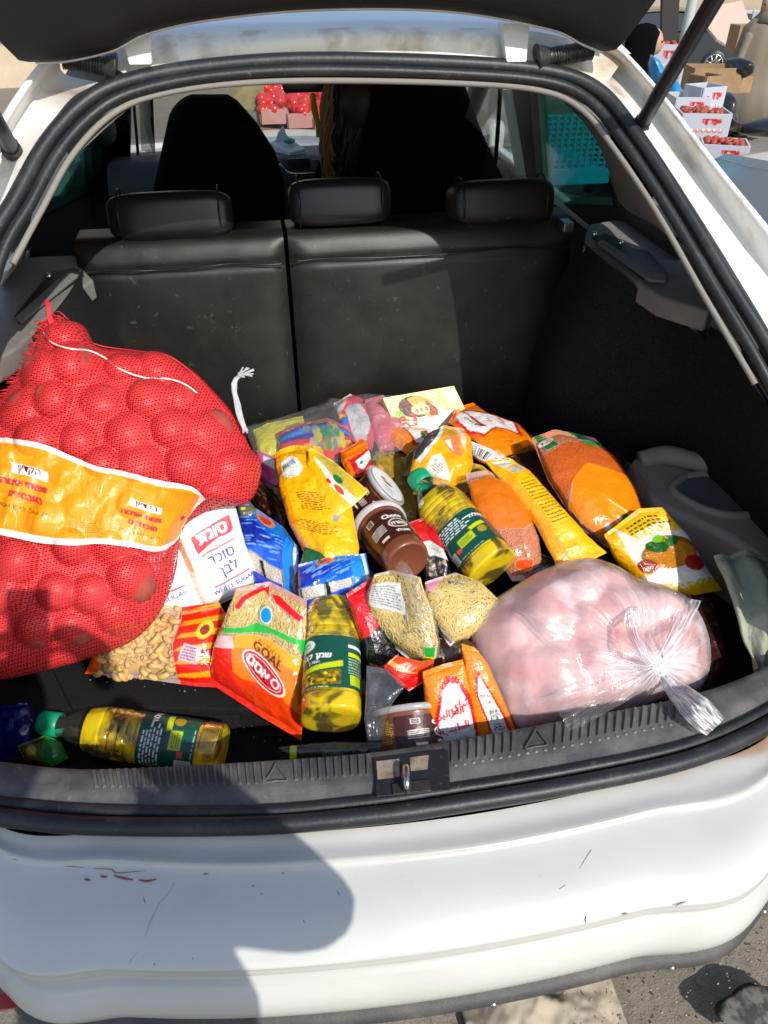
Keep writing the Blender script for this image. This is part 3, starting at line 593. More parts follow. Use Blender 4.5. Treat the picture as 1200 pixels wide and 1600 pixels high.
for i, (x0, x1, y0, y1, mm) in enumerate(((176, 360, 303, 366, 'leatherdark'), (450, 610, 278, 348, 'leatherdark'), (697, 867, 280, 347, 'leather'))):  # bluish leather on the left two paints in their shade, warm leather the sunlit one
    a = aty((x0+x1)/2, (y0+y1)/2+4, 1.15); wd = (x1-x0)*.00152; hr = superbox('headrest', a+[0, .01, 0], (wd, .12, .104), M[mm], car, .45, -.25)
    for sx in (-1, 1): tube('headrest_post', [a+[sx*wd*.28, .01, -.10], a+[sx*wd*.28, .01, 0]], .007, M['metal'], hr)
    for sx in (-1, 1):
        P = [a+np.array([sx*wd*.395, .01+.060*math.cos(t)*.98, .060*math.sin(t)]) for t in np.linspace(0, 2*math.pi, 30)]
        tube('piping', [p+[0, 0, 0] for p in P], .0022, M['leatherdark'], hr, nseg=6, caps=False)
# front seats under black cloth covers
def frontseat(L, y, nm, lab):
    Pf = [aty(a, b, y) for a, b in L]; o = prism(nm, Pf, (0, .13, 0), M['cloth_black'], car, bev=.035, seg=4)
    return o
frontseat([(236, 420), (238, 300), (262, 188), (276, 162), (298, 156), (356, 156), (372, 166), (402, 200), (432, 246), (446, 290), (448, 420)], 1.72, 'front_seat', '')
frontseat([(560, 420), (566, 250), (592, 150), (612, 128), (640, 122), (716, 124), (732, 138), (752, 196), (784, 268), (800, 300), (804, 420)], 1.72, 'front_seat', '')
box('cabin_floor', (0, 2.1, .30), (1.5, 2.2, .04), M['carpet'], car)
# dashboard
dr = []
for yy, py in ((2.12, 300), (2.16, 262), (2.2, 246), (2.28, 238), (2.62, 226)):
    c_ = aty(500, py, yy); dr.append([np.array([-.66, yy+.03, c_[2]-.012]), np.array([-.35, yy, c_[2]]), np.array([.0, yy-.01, c_[2]]), np.array([.35, yy, c_[2]]), np.array([.66, yy+.03, c_[2]-.012])])
dsh = loft('dashboard', [[p-[0, -.01, .5] for p in dr[0]]]+dr, M['dash'], car, nc=40, sub=4)
tube('chrome_strip', [aty(a, b, 2.118) for a, b in ((437, 256), (446, 266), (462, 271), (545, 268), (600, 268))], .004, M['chrome'], dsh, nseg=6, n=30)
for q in ((448, 484), (505, 545)):
    pts = [aty(a, b, 2.115) for a, b in ((q[0], 249), (q[1], 247), (q[1], 263), (q[0]+4, 265))]; vv = prism('air_vent', pts, (0, .01, 0), M['rubber'], dsh, bev=.002)
    for k_ in range(3):
        a, b = pts[0]*(1-(k_+1)/4)+pts[3]*(k_+1)/4, pts[1]*(1-(k_+1)/4)+pts[2]*(k_+1)/4; tube('vent_slat', [a+[.004, -.002, 0], b+[-.004, -.002, 0]], .0022, M['dash'], vv, nseg=5)
prism('screen_button_panel', [aty(a, b, 2.112) for a, b in ((487, 249), (503, 249), (503, 265), (487, 265))], (0, .01, 0), M['greyplastic'], dsh, bev=.002)
# windscreen with pillars
wsb = [aty(x_, 224, 2.62) for x_ in (150, 500, 850)]; wst = [aty(x_, 118, 1.95) for x_ in (200, 500, 830)]
loft('windscreen', [wsb, wst], M['glass'], car, nc=12, sub=3)
for sg in (-1, 1): tube('front_pillar', [np.array([sg*.70, 2.66, 1.0]), np.array([sg*.60, 1.90, 1.43])], .035, M['liner'], car, nseg=10, n=8)
mr_ = prism('rear_view_mirror', [aty(a, b, 2.0) for a, b in ((440, 128), (532, 128), (530, 144), (444, 146))], (0, .03, 0), M['leatherdark'], car, bev=.006)
# side glass and pillars: plane leaning inwards
GN = {1: np.array([.44, 0, .19]), -1: np.array([-.44, 0, .19])}; GP = {1: np.array([.70, 0, 1.2]), -1: np.array([-.70, 0, 1.2])}
def atG(x, y, sg, off_=0., cap=2.5):
    n = GN[sg]/np.linalg.norm(GN[sg]); q = atp(x, y, GP[sg]+n*off_, n); return q if .3 < q[1] < cap else aty(x, y, cap)
def gpoly(nm, L, sg, m, th=.012, off_=0., par=None, bev=0., **k):
    n = GN[sg]/np.linalg.norm(GN[sg]); return prism(nm, [atG(a, b, sg, off_) for a, b in L], n*th, M[m], par or car, bev=bev, **k)
gpoly('side_window', [(822, 120), (872, 140), (908, 184), (950, 245), (972, 290), (976, 330), (864, 330), (846, 240)], 1, 'tint', .004)
gpoly('side_window', [(172, 150), (120, 190), (80, 250), (48, 330), (48, 350), (150, 300), (168, 290)], -1, 'tint', .004)
gpoly('window_divider', [(948, 240), (956, 250), (966, 322), (958, 322)], 1, 'rubber', .02, -.01)
# pillar trims between the opening and the side glass
ra = P3([(800, 128), (868, 146), (916, 174), (956, 222), (1026, 325), (1102, 462), (1176, 600)], A=-.012)
rbb = [atG(a, b, 1, -.015, 1.6) for a, b in ((770, 124), (846, 140), (898, 176), (938, 232), (970, 318), (1030, 352), (1085, 400))]
loft('rear_pillar_trim', [ra, [p*.5+q_*.5+np.array([.012, 0, .0]) for p, q_ in zip(ra, rbb)], rbb], M['greyplastic'], car, nc=50, sub=6)
la = P3([(260, 146), (228, 153), (168, 184), (112, 244), (66, 326), (20, 412), (-30, 500)], A=-.012)
lb = [atG(a, b, -1, -.015, 1.6) for a, b in ((250, 140), (178, 150), (126, 186), (84, 250), (50, 335), (40, 400), (0, 440))]
loft('rear_pillar_trim', [la, [p*.5+q_*.5 for p, q_ in zip(la, lb)], lb], M['greyplastic'], car, nc=50, sub=6)
gpoly('door_card', [(44, 392), (48, 346), (150, 296), (172, 290), (236, 296), (236, 460), (60, 460)], -1, 'dash', .05, .0, bev=.004)
gpoly('door_card', [(800, 320), (864, 318), (976, 322), (1060, 372), (1060, 450), (800, 450)], 1, 'dash', .05, .0, bev=.004)
for nm, L, sg, m in (('door_frame', [(784, 140), (800, 140), (822, 276), (806, 276)], 1, 'frame'), ('door_frame', [(838, 140), (826, 140), (838, 280), (850, 300)], 1, 'greyplastic'), ('window_rubber', [(800, 138), (826, 138), (840, 282), (822, 278)], 1, 'rubber'),
                     ('door_frame', [(158, 160), (142, 176), (146, 300), (164, 304)], -1, 'greyplastic'), ('window_rubber', [(180, 148), (158, 160), (164, 304), (178, 310)], -1, 'rubber'), ('centre_pillar', [(208, 140), (180, 146), (178, 306), (204, 300)], -1, 'greyplastic'), ('door_frame', [(240, 140), (228, 140), (232, 240), (244, 240)], -1, 'rubber')):
    gpoly(nm, L, sg, m, .03, -.01, bev=.003)
gpoly('side_window', [(206, 138), (232, 138), (244, 250), (206, 286)], -1, 'glass', .004, .01)
gpoly('side_window', [(736, 132), (790, 132), (806, 282), (740, 282)], 1, 'glass', .004, .01)
tube('seat_belt', [atG(208, 150, -1, -.06), atG(214, 220, -1, -.08), atG(220, 300, -1, -.12)], .006, M['rubber'], car, nseg=6, n=14)
tube('seat_belt', [atG(782, 134, 1, -.06), atG(778, 200, 1, -.08), atG(772, 282, 1, -.12)], .007, M['rubber'], car, nseg=6, n=14)
# outer mirrors
dm = superbox('door_mirror', aty(772, 212, 2.55)+[.0, 0, 0], (.07, .09, .12), M['paint'], car, .5, col=np.tile([.74, .74, .72, 1], (40*24, 1)))
# body below the windows and bonnet
for sg in (-1, 1):
    loft('door_panel', [[np.array([sg*.80, y_, 1.00]) for y_ in (.75, 1.6, 2.7)], [np.array([sg*.87, y_, .85]) for y_ in (.75, 1.6, 2.7)], [np.array([sg*.90, y_, .60]) for y_ in (.75, 1.6, 2.7)], [np.array([sg*.88, y_, .28]) for y_ in (.75, 1.6, 2.7)]], M['paint'], car, nc=20, sub=4, thick=.03, colf=lambda V: np.tile([.74, .74, .72, 1], (len(V), 1)))
    loft('front_wing', [[np.array([sg*.74, y_, z_]) for y_, z_ in ((2.6, .98), (3.2, .93), (3.6, .84), (3.8, .70))], [np.array([sg*.88, y_, z_]) for y_, z_ in ((2.6, .85), (3.2, .84), (3.55, .76), (3.75, .62))], [np.array([sg*.88, y_, z_]) for y_, z_ in ((2.6, .3), (3.2, .3), (3.55, .3), (3.75, .3))]], M['paint'], car, nc=20, sub=4, colf=lambda V: np.tile([.74, .74, .72, 1], (len(V), 1)))
loft('bonnet', [[np.array([x_, 2.60, 1.0-.08*abs(x_)]) for x_ in (-.74, -.4, 0, .4, .74)], [np.array([x_, 3.2, .95-.06*abs(x_)]) for x_ in (-.74, -.4, 0, .4, .74)], [np.array([x_, 3.65, .85-.08*abs(x_)]) for x_ in (-.74, -.4, 0, .4, .74)], [np.array([x_, 3.82, .70]) for x_ in (-.70, -.4, 0, .4, .70)], [np.array([x_, 3.84, .3]) for x_ in (-.70, -.4, 0, .4, .70)]], M['paint'], car, nc=24, sub=5, colf=lambda V: np.tile([.74, .74, .72, 1], (len(V), 1)))
def wheelVF(c, r, wd, n=28):
    prof = [(r*.62, -wd/2), (r*.96, -wd/2), (r, -wd*.3), (r, wd*.3), (r*.96, wd/2), (r*.62, wd/2)]
    th = np.linspace(0, 2*math.pi, n, endpoint=False); V = np.array([[x_, q*math.cos(t), q*math.sin(t)] for q, x_ in prof for t in th])+c; return V, gridF(len(prof), n, True).tolist()
def wheel(c, r, wd, parent, sg=1, spokes=7):
    V, F = wheelVF(np.zeros(3), r, wd); wv = mesh('wheel', V+np.asarray(c), F, M['rubber'], parent)
    L = [tubeVF(np.array([[sg*wd*.3, r*.60*math.cos(t), r*.60*math.sin(t)] for t in np.linspace(0, 2*math.pi, 25)])+c, r*.045, 6, False)]
    for k_ in range(spokes):
        t = 2*math.pi*k_/spokes; L.append(tubeVF(np.array([[sg*wd*.36, 0, 0], [sg*wd*.32, r*.6*math.cos(t), r*.6*math.sin(t)]])+c, r*.075, 6))
    V, F = joinVF(L); mesh('rim', V, F, M['metal'], wv); return wv
for sg in (-1, 1):
    for yy in (.72, 3.2): wheel(np.array([sg*.80, yy, .315]), .315, .20, car, sg)
# ------------------------------------------------------------------ groceries: materials
mk('foil', (1, 1, 1), .24, attr=True, coat=.8, bump=[(34, .75, 'v'), (70, .6, 'n'), (200, .3, 'n')])
mk('printed', (1, 1, 1), .36, attr=True, coat=.25, bump=[(150, .22, 'n')])
mk('matprint', (1, 1, 1), .45, attr=True, coat=.15, bump=[(110, .30, 'n')])
mk('pfilm', (1, 1, 1), .17, attr=True, coat=.6, film=((.96, .96, .95), .05), bump=[(34, .7, 'v'), (80, .5, 'n')])
mk('film', (.92, .93, .95), .13, film=((.96, .96, .97), .06), bump=[(34, .8, 'v'), (60, .5, 'n')])
mk('milkfilm', (.93, .88, .89), .20, attr=True, film=((.98, .95, .96), .14), bump=[(30, .6, 'v'), (60, .35, 'n')])
mk('chicken', (.84, .36, .32), .35, coat=.3, var=[(14, (.90, .68, .60), .8, .40, .65), (30, (.62, .28, .27), .55, .52, .72)], bump=[(30, .5, 'n')])
mk('lentil', (.70, .17, .045), .55, var=[(300, (.86, .33, .12), .8, .42, .62)], bump=[(330, .9, 'v')])
mk('ricegrain', (.80, .76, .66), .5, bump=[(300, .8, 'v')], var=[(280, (.62, .56, .42), .6, .45, .65)])
mk('pasta', (.74, .47, .15), .45, var=[(40, (.62, .36, .09), .5, .4, .7)])
mk('noodle', (.72, .52, .13), .5, var=[(60, (.86, .68, .24), .6, .4, .7)])
mk('oil', (.86, .72, .06), .02, trans=1., ior=1.38)
def oilmat():
    m = bpy.data.materials.new('oildeep'); m.use_nodes = True; T = m.node_tree; N = T.nodes; L = T.links; b = N['Principled BSDF']
    b.inputs['Base Color'].default_value = (.98, .84, .05, 1); b.inputs['Transmission Weight'].default_value = 1.; b.inputs['Roughness'].default_value = .04; b.inputs['IOR'].default_value = 1.42
    tl = N.new('ShaderNodeBsdfTranslucent'); tl.inputs[0].default_value = (.98, .74, .004, 1); df = N.new('ShaderNodeBsdfDiffuse'); df.inputs[0].default_value = (.95, .70, .004, 1)
    a_ = N.new('ShaderNodeMixShader'); a_.inputs[0].default_value = .78; L.new(tl.outputs[0], a_.inputs[1]); L.new(df.outputs[0], a_.inputs[2]); tc = N.new('ShaderNodeTexCoord'); no = N.new('ShaderNodeTexNoise'); no.inputs['Scale'].default_value = 17; no.inputs['Distortion'].default_value = .9; L.new(tc.outputs['Object'], no.inputs['Vector'])
    mr = N.new('ShaderNodeMapRange'); mr.inputs[1].default_value = .43; mr.inputs[2].default_value = .55; mr.inputs[3].default_value = .12; mr.inputs[4].default_value = .95; L.new(no.outputs['Fac'], mr.inputs[0])  # noise patches of bright yellow stand in for light refracted through the oil
    mx = N.new('ShaderNodeMixShader'); L.new(mr.outputs[0], mx.inputs[0]); L.new(b.outputs[0], mx.inputs[1]); L.new(a_.outputs[0], mx.inputs[2]); L.new(mx.outputs[0], N['Material Output'].inputs[0]); return m
M['oildeep'] = oilmat()
mk('bottle', (.9, .92, .85), .05, film=((.99, .99, .95), .012), coat=1., bump=[(22, .45, 'n')])
mk('greencap', (.01, .33, .16), .35, sss=.1)
mk('choc', (.20, .062, .030), .3, coat=.6)
mk('tubplastic', (.88, .87, .86), .25, film=((.95, .94, .93), .45), coat=.8)
mk('potato', (.34, .06, .045), .6, spec=.3, var=[(12, (.46, .13, .08), .7, .45, .7), (60, (.22, .03, .03), .4, .6, .7)], bump=[(60, .2, 'n')])
mk('red_ribbon', (.62, .02, .02), .3, coat=.5)

# ---- potato sack -------------------------------------------------------------
SN = np.array([0, -.74, .67]); SP = np.array([0, .235, .575])
sack = Blob([(-70, 700), (-40, 640), (0, 622), (30, 580), (52, 545), (72, 506), (100, 502), (130, 508), (150, 540), (200, 548), (255, 554), (300, 578), (335, 612), (368, 652), (392, 700), (408, 722), (402, 762), (384, 786), (345, 792), (318, 800), (285, 826), (276, 880), (262, 930), (236, 975), (200, 1005), (140, 1028), (70, 1048), (0, 1062), (-60, 1060), (-90, 900)], SP, SN, .105, .085)
sc = thing('potato_sack', atz(190, 1000, .55), 'large red mesh sack bulging with potatoes under an orange printed band', 'mesh sack')
pot = []; r_ = random.Random(4)
ORD = ['first', 'second', 'third', 'fourth', 'fifth', 'sixth', 'seventh', 'eighth', 'ninth', 'tenth', 'eleventh', 'twelfth']
gx = -.36
cand = [(x_, y_) for y_ in np.arange(-.45, .55, .066) for x_ in np.arange(-.45, .45, .072)]
for i, (x_, y_) in enumerate(cand):
    row = int(round((y_+.45)/.066)); q = sack.c+np.array([x_+(row % 2)*.036+r_.uniform(-.015, .015), y_+r_.uniform(-.012, .012)]); rr_ = float(sack.rr(q))
    if rr_ < .93 and pix(sack.to3(q[None], np.array([.1]))[0])[0] > -5: pot.append((q, r_.uniform(.029, .044), rr_, row))
PQ = np.array([p[0] for p in pot]); PR = np.array([p[1] for p in pot]); SK = np.random.default_rng(5).uniform(0, .012, len(pot))
def sbump(q, r):
    hb = sack.H*np.sqrt(np.clip(1-r**2.6, 0, 1)); d2 = ((q[..., None, :]-PQ)**2).sum(-1); s = np.sqrt(np.clip(PR**2-d2, 0, None))
    top = (s-PR*.55-SK)*(d2 < PR**2)+(-.036)*(d2 >= PR**2); b = np.log(np.exp(top*160).sum(-1))/160
    return np.clip(b*1.0, -.030, .02)+.010*(fbm(q[..., 0]*11, q[..., 1]*11, 14)-.5)*np.clip((1-r)*6, 0, 1)+.0020*(fbm(q[..., 0]*60, q[..., 1]*60, 4)-.5)
sack.bump = sbump
rows_ = sorted({p[3] for p in pot if p[2] <= .82}, reverse=True)
for i, (q, pr_, rr_, rw) in enumerate(pot):
    if rr_ > .82: continue
    rk = sorted(p[0][0] for p in pot if p[3] == rw and p[2] <= .82).index(q[0]); plb = 'red potato in the sack, %s from left in the %s row from top' % (ORD[rk], ORD[rows_.index(rw)])
    hc = float(sack.h(q[None])[0])-pr_*1.22
    c_ = sack.to3(q[None], np.array([hc]))[0]; V, F = sphVF(c_, (pr_*1.12, pr_*.84, pr_*.90), 18, 12, rotm(r_.uniform(-1, 1), r_.uniform(-1, 1), r_.uniform(0, 3)), .35, i)
    mesh('potato', V, F, M['potato'], None, label=plb, cat='potato', group='potatoes inside the red mesh sack')
def netmat():
    m = bpy.data.materials.new('net'); m.use_nodes = True; T = m.node_tree; N = T.nodes; L = T.links; b = N['Principled BSDF']
    b.inputs['Base Color'].default_value = (.76, .045, .05, 1); b.inputs['Roughness'].default_value = .45; b.inputs['Specular IOR Level'].default_value = .3
    uv = N.new('ShaderNodeUVMap'); outs = []
    nz = N.new('ShaderNodeTexNoise'); nz.inputs['Scale'].default_value = 7; L.new(uv.outputs[0], nz.inputs['Vector'])
    vm = N.new('ShaderNodeVectorMath'); vm.operation = 'MULTIPLY_ADD'; vm.inputs[1].default_value = (.02, .02, 0); L.new(nz.outputs['Color'], vm.inputs[0]); L.new(uv.outputs[0], vm.inputs[2])
    for rot, sc_, w_ in ((.30, 420, .28), (.30+R(90), 560, .40), (.30+R(62), 300, .14)):
        mp = N.new('ShaderNodeMapping'); mp.inputs['Rotation'].default_value = (0, 0, rot); L.new(vm.outputs[0], mp.inputs[0])
        wv = N.new('ShaderNodeTexWave'); wv.wave_profile = 'SIN'; wv.inputs['Scale'].default_value = sc_/6.283*.5*2; wv.inputs['Distortion'].default_value = .6; L.new(mp.outputs[0], wv.inputs['Vector'])
        g = N.new('ShaderNodeMath'); g.operation = 'GREATER_THAN'; g.inputs[1].default_value = 1-w_; L.new(wv.outputs['Fac'], g.inputs[0]); outs.append(g.outputs[0])
    a = N.new('ShaderNodeMath'); a.operation = 'MAXIMUM'; L.new(outs[0], a.inputs[0]); L.new(outs[1], a.inputs[1]); c = N.new('ShaderNodeMath'); c.operation = 'MAXIMUM'; L.new(a.outputs[0], c.inputs[0]); L.new(outs[2], c.inputs[1])
    tr = N.new('ShaderNodeBsdfTransparent'); mx = N.new('ShaderNodeMixShader'); L.new(c.outputs[0], mx.inputs[0]); L.new(tr.outputs[0], mx.inputs[1]); L.new(b.outputs[0], mx.inputs[2]); L.new(mx.outputs[0], N['Material Output'].inputs[0])
    return m
M['net'] = netmat()
V1, F1, Q1 = sack.surf(130, 420, 1, .002); V2, F2, Q2 = sack.surf(20, 420, -1)
F = np.vstack([F1, F2+len(V1)]).tolist(); mesh('net', np.vstack([V1, V2]), F, M['net'], sc, uv=np.vstack([Q1, Q2]))
V1b, F1b, Q1b = sack.surf(60, 200, 1, -.004)
# gathered fringe and drawstring
def on_sack(x, y, off=.004): 
    q = sack.to2(atp(x, y, SP, SN))
    for _ in range(5):
        P = sack.to3(q[None], sack.h(q[None])+off)[0]; e = np.array([x, y])-pix(P); P2 = atp(*(np.array([x, y])), P, SN); q = sack.to2(P2)
    return sack.to3(q[None], sack.h(q[None])+off)[0]
fr = []
for k in range(420):
    t = k/420.; bx, by = np.interp(t, [0, .5, 1], [8, 60, 88]), np.interp(t, [0, .5, 1], [640, 560, 500]); a = atp(bx+r_.uniform(-6, 22), by+r_.uniform(-6, 16), SP+SN*.02, SN)
    d = np.array([r_.uniform(-.020, -.004), r_.uniform(-.006, .006), r_.uniform(.0, .012)]); fr.append(tubeVF([a, a+d*.6+[0, 0, .004], a+d*1.3+[r_.uniform(-.006, .004), 0, -.002]], .0009, 4))
tuft = [(84, 530), (80, 505), (76, 492), (76, 480), (72, 470)]
for k in range(26):
    P = [atp(a+r_.uniform(-3, 4), b+r_.uniform(-2, 3), SP+SN*.03, SN) for a, b in tuft]; fr.append(tubeVF(P, .0013, 4))
V, F = joinVF(fr); mesh('frayed_edge', V, F, mk('redthread', (.70, .03, .04), .45), sc, kind='stuff')
wh = mk('string', (.85, .78, .76), .6)
tube('drawstring', [on_sack(a, b, .006) for a, b in ((68, 520), (82, 536), (110, 545), (140, 548), (165, 560), (190, 578), (225, 590), (262, 592), (288, 600), (308, 614))], .0016, wh, sc, n=60, nseg=6)
tube('drawstring', [on_sack(a, b, .004) for a, b in ((88, 506), (150, 538), (210, 548), (262, 556), (308, 590), (350, 640), (378, 664))], .0012, M['redthread'], sc, n=60, nseg=6)
tie = []
for k in range(14):
    P = [atp(a+r_.uniform(-4, 4), b+r_.uniform(-3, 3), SP+SN*.03, SN) for a, b in ((384, 674), (374, 648), (370, 625), (366, 602), (374, 588))]+[atp(378+r_.uniform(-6, 20), 575+r_.uniform(-4, 16), SP+SN*.04, SN)]
    tie.append(tubeVF(catmull(P, 12), .0016, 5))
V, F = joinVF(tie); mesh('tie_end', V, F, mk('clearstring', (.80, .80, .82), .3, film=((.9, .9, .9), .4)), sc)
# the printed band
bt = [(-90, 690), (0, 686), (60, 692), (110, 712), (150, 728), (200, 738), (250, 752), (300, 762), (322, 780)]; bb = [(-90, 826), (0, 836), (60, 848), (110, 852), (160, 850), (210, 856), (245, 862), (268, 850), (300, 800)]
nu, nv = 300, 120; T_ = catmull(np.array(bt), nu); B_ = catmull(np.array(bb), nu)
Ccan = Canvas(150/410., 700, (.93, .60, .10))
def sackprint(c):
    h = c.h; W_ = (.93, .90, .88)
    for k in range(60):
        x_ = r_.uniform(0, 100); c.poly([(x_, h), (x_+.5, h), (x_+9.5, 0), (x_+9, 0)], (.95, .63, .14) if k % 2 else (.91, .57, .09))
    for (x_, y_, s_) in ((25.5, 11.2, 1.), (71.5, 15.0, 1.)):
        c.rect(x_+1.5, y_, 13.2, 3.6, (.97, .96, .94), rot=.10); c.text(he('הקדיון'), x_+1.5, y_, 3.7, (.45, .10, .08), rot=.10, bold=.12)
        c.text(he('תפוחי אדמה'), x_, y_+5.0, 3.5, (.80, .16, .25), rot=.09, bold=.25); c.text(he('מובחרים'), x_, y_+9.4, 3.5, (.80, .16, .25), rot=.09, bold=.25)
        c.text(he('לבישול, טיגון ואפיה'), x_-1, y_+14.3, 2.3, (.30, .18, .06), rot=.08)
    c.lines(49, h*.80, 14, 5, 5, (.62, .36, .08), rot=.04, th=.3)
    c.A[c.Y < 1.6+1.4*(c.X/100)] = (*W_, 1); c.A[c.Y > h-2.6] = (*W_, 1)
    c.A[(c.X > 97.2)] = (*W_, 1)
sackprint(Ccan)
u, v = np.meshgrid(np.linspace(0, 1, nu), np.linspace(0, 1, nv)); px2 = T_[None]*(1-v[..., None])+B_[None]*v[..., None]
q = sack.to2(np.array([[atp(a, b, SP+SN*.09, SN) for a, b in row] for row in px2]))
for _ in range(2):
    hh = sack.h(q)+.006; P = sack.to3(q, hh); d = P-CAM; zz = d@FW; e = px2-np.stack([600+FPX*(d@RT)/zz, 800-FPX*(d@UP)/zz], -1); q = q+np.stack([e[..., 0], -e[..., 1]/.92], -1)*.0011
rrq = sack.rr(q); hb = sack.H*np.sqrt(np.clip(1-rrq**2.6, 0, 1)); hh = np.maximum(sack.h(q), hb*.98+.002)+.007
xx, yy = u*.42, v*.15
hh = hh+.0045*np.sin((xx*1.0+yy*.55)*120+fbm(xx*30, yy*10, 3)*6)*(vn(xx*26+yy*12, yy*6, 5))+.003*crumple(xx, yy, 12, 1.)
hh = np.minimum(hh, hb+.034); P = sack.to3(q, hh); mesh('printed_band', P.reshape(-1, 3), gridF(nv, nu), M['printed'], sc, col=Ccan.sample(u, v).reshape(-1, 4))

# ---- helper for plain printed packs -----------------------------------------
def single(name, loop, idx, zs, draw, label, cat, m='foil', group=None, base=(1, 1, 1), **k):
    P = Patch(loop, idx, zs, **k); o = pack(name, P, draw, M[m], None, base=base, label=label, cat=cat, group=group); return P, o
def rootat(P): return P.ce-P.n*P.th*.5

# ---- sugar bags --------------------------------------------------------------
SW = (.95, .94, .93); SR = (.86, .20, .27); SB = (.24, .24, .62)
def sugar(full):
    def d(c):
        h = c.h
        if full:
            c.poly([(18, 29), (84, 23), (84, 44), (78, 49), (56, 48), (20, 58)], SR); c.text(he('סוגת'), 51, 37, 25, (.97, .95, .95), rot=-.06, bold=.9)
            c.rect(52, 61, 56, 2.6, SR, rot=-.04); c.text(he('סוכר'), 53, 75, 22, SB, rot=-.03, bold=.6); c.text(he('לבן'), 58, 97, 22, SB, rot=-.03, bold=.6)
            c.rect(56, 113, 62, 2.6, SR, rot=-.02); c.text('WHITE SUGAR', 56, 122, 10, SB, bold=.3, sx=1.08)
            c.rect(3, 45, 5, 70, (.93, .62, .22), rot=-.02); c.lines(3, 60, 4, 66, 16, (.96, .85, .70), th=.5)
        else:
            c.text(he('לבן'), 62, h*.52, 24, SB, bold=.4); c.rect(52, h*.67, 68, 2.6, SR); c.text('WHITE SUGAR', 50, h*.735, 11, SB, bold=.2); c.text('1 '+he('ק"ג'), 62, h*.90, 11, SB)
            c.lines(58, h*.81, 30, 7, 2, (.80, .78, .76)); c.rect(97.5, 55, 4.5, 160, (.93, .62, .22)); c.lines(97.5, 60, 4, 110, 22, (.96, .85, .70), th=.5)
    return d
single('sugar_bag', [(270, 822), (300, 806), (352, 788), (366, 796), (380, 850), (404, 905), (362, 930), (322, 948), (298, 890)], (0, 2, 5, 7), (.77, .77, .66, .66), sugar(True), 'white sugar bag with a red logo, fully in view beside the potato sack', 'sugar bag', 'matprint', 'white sugar bags', base=SW, th=.030, seed=3, amp=.0042, p=6, q=5, seal=.02)
single('sugar_bag', [(196, 850), (270, 822), (298, 890), (322, 948), (268, 972), (226, 988), (210, 930)], (0, 1, 3, 5), (.70, .73, .64, .62), sugar(False), 'white bag of white sugar half hidden behind the potato sack', 'sugar bag', 'matprint', 'white sugar bags', base=SW, th=.030, seed=4, amp=.0042, p=6, q=4, seal=.02)

# ---- elbow macaroni ----------------------------------------------------------
P = Patch([(172, 985), (250, 958), (336, 946), (350, 968), (338, 1020), (334, 1070), (300, 1068), (230, 1058), (142, 1050), (158, 1012)], (0, 2, 5, 8), (.635, .635, .60, .59), th=.030, seed=21, amp=.004, p=5)
t = thing('macaroni_bag', rootat(P), 'clear bag of elbow macaroni with an orange and red printed end, below the sugar', 'pasta bag')
def d(c):
    h = c.h; c.poly([(66, 0), (100, 0), (100, h), (72, h), (64, h*.5)], (.90, .14, .06))
    for k in range(6): c.poly([(66+k*1.5, h*(.06+k*.16)), (100, h*(.0+k*.16)), (100, h*(.07+k*.16)), (66, h*(.12+k*.16))], (.97, .62, .08))
    c.ell(86, h*.34, 6, 7, (.96, .78, .16)); c.ell(86, h*.34, 3.5, 4, (.55, .10, .06)); c.rect(79, h*.62, 15, 13, (.86, .72, .74), rot=.2); c.lines(79, h*.62, 12, 11, 5, (.45, .25, .45), rot=.2)
    c.poly([(0, 0), (7, 0), (10, h*.5), (13, h), (0, h)], (.96, .60, .10)); c.poly([(0, h*.6), (12, h*.8), (13, h), (0, h)], (.95, .36, .05)); c.poly([(10, 0), (30, 0), (26, h*.12), (12, h*.14)], (.96, .82, .12))
pack('printed_film', P, d, M['pfilm'], t, alpha=0., off=.001)
def elbowVF(c, r, tr, a0, span, rot):
    th = np.linspace(a0, a0+span, 9); path = np.array([[r*math.cos(q_), r*math.sin(q_), 0] for q_ in th])@rot.T+c
    V, F = tubeVF(path, tr, 8, False); V2, F2 = tubeVF(path, tr*.62, 8, False, len(V)); F2 = [f[::-1] for f in F2]; V = np.vstack([V, V2]); n = 8; e = 8*8
    F = F+F2+[[i, (i+1) % n, len(V)//2+(i+1) % n, len(V)//2+i][::-1] for i in range(n)]+[[e+i, e+(i+1) % n, len(V)//2+e+(i+1) % n, len(V)//2+e+i] for i in range(n)]; return V, F
r2 = random.Random(9); proto = []
for k in range(4):
    V, F = elbowVF(np.zeros(3), .0110, .0058, r2.uniform(0, 6), r2.uniform(2.6, 3.6), np.eye(3)); me = bpy.data.meshes.new('macaroni'); me.from_pydata(V.tolist(), [], F); me.materials.append(M['pasta']); me.polygons.foreach_set('use_smooth', [True]*len(F)); proto.append(me)
for iu in range(10):
    for iv in range(8):
        uu = .10+iu*.062+r2.uniform(-.018, .018); vv = .06+iv*.122+r2.uniform(-.03, .03); c_ = P.at(uu, vv, -.010-r2.uniform(0, .005))
        o = bpy.data.objects.new('macaroni', r2.choice(proto)); COL.objects.link(o); o.parent = t; o.location = tuple(c_-ORG[t]); o.rotation_euler = (r2.uniform(-.9, .9), r2.uniform(-.9, .9), r2.uniform(0, 6.3))
V, F = P.at(*np.meshgrid(np.linspace(.03, .9, 40), np.linspace(.05, .95, 30)), -.020).reshape(-1, 3), gridF(30, 40); mesh('macaroni_bed', V, F, M['pasta'], t, kind='stuff')

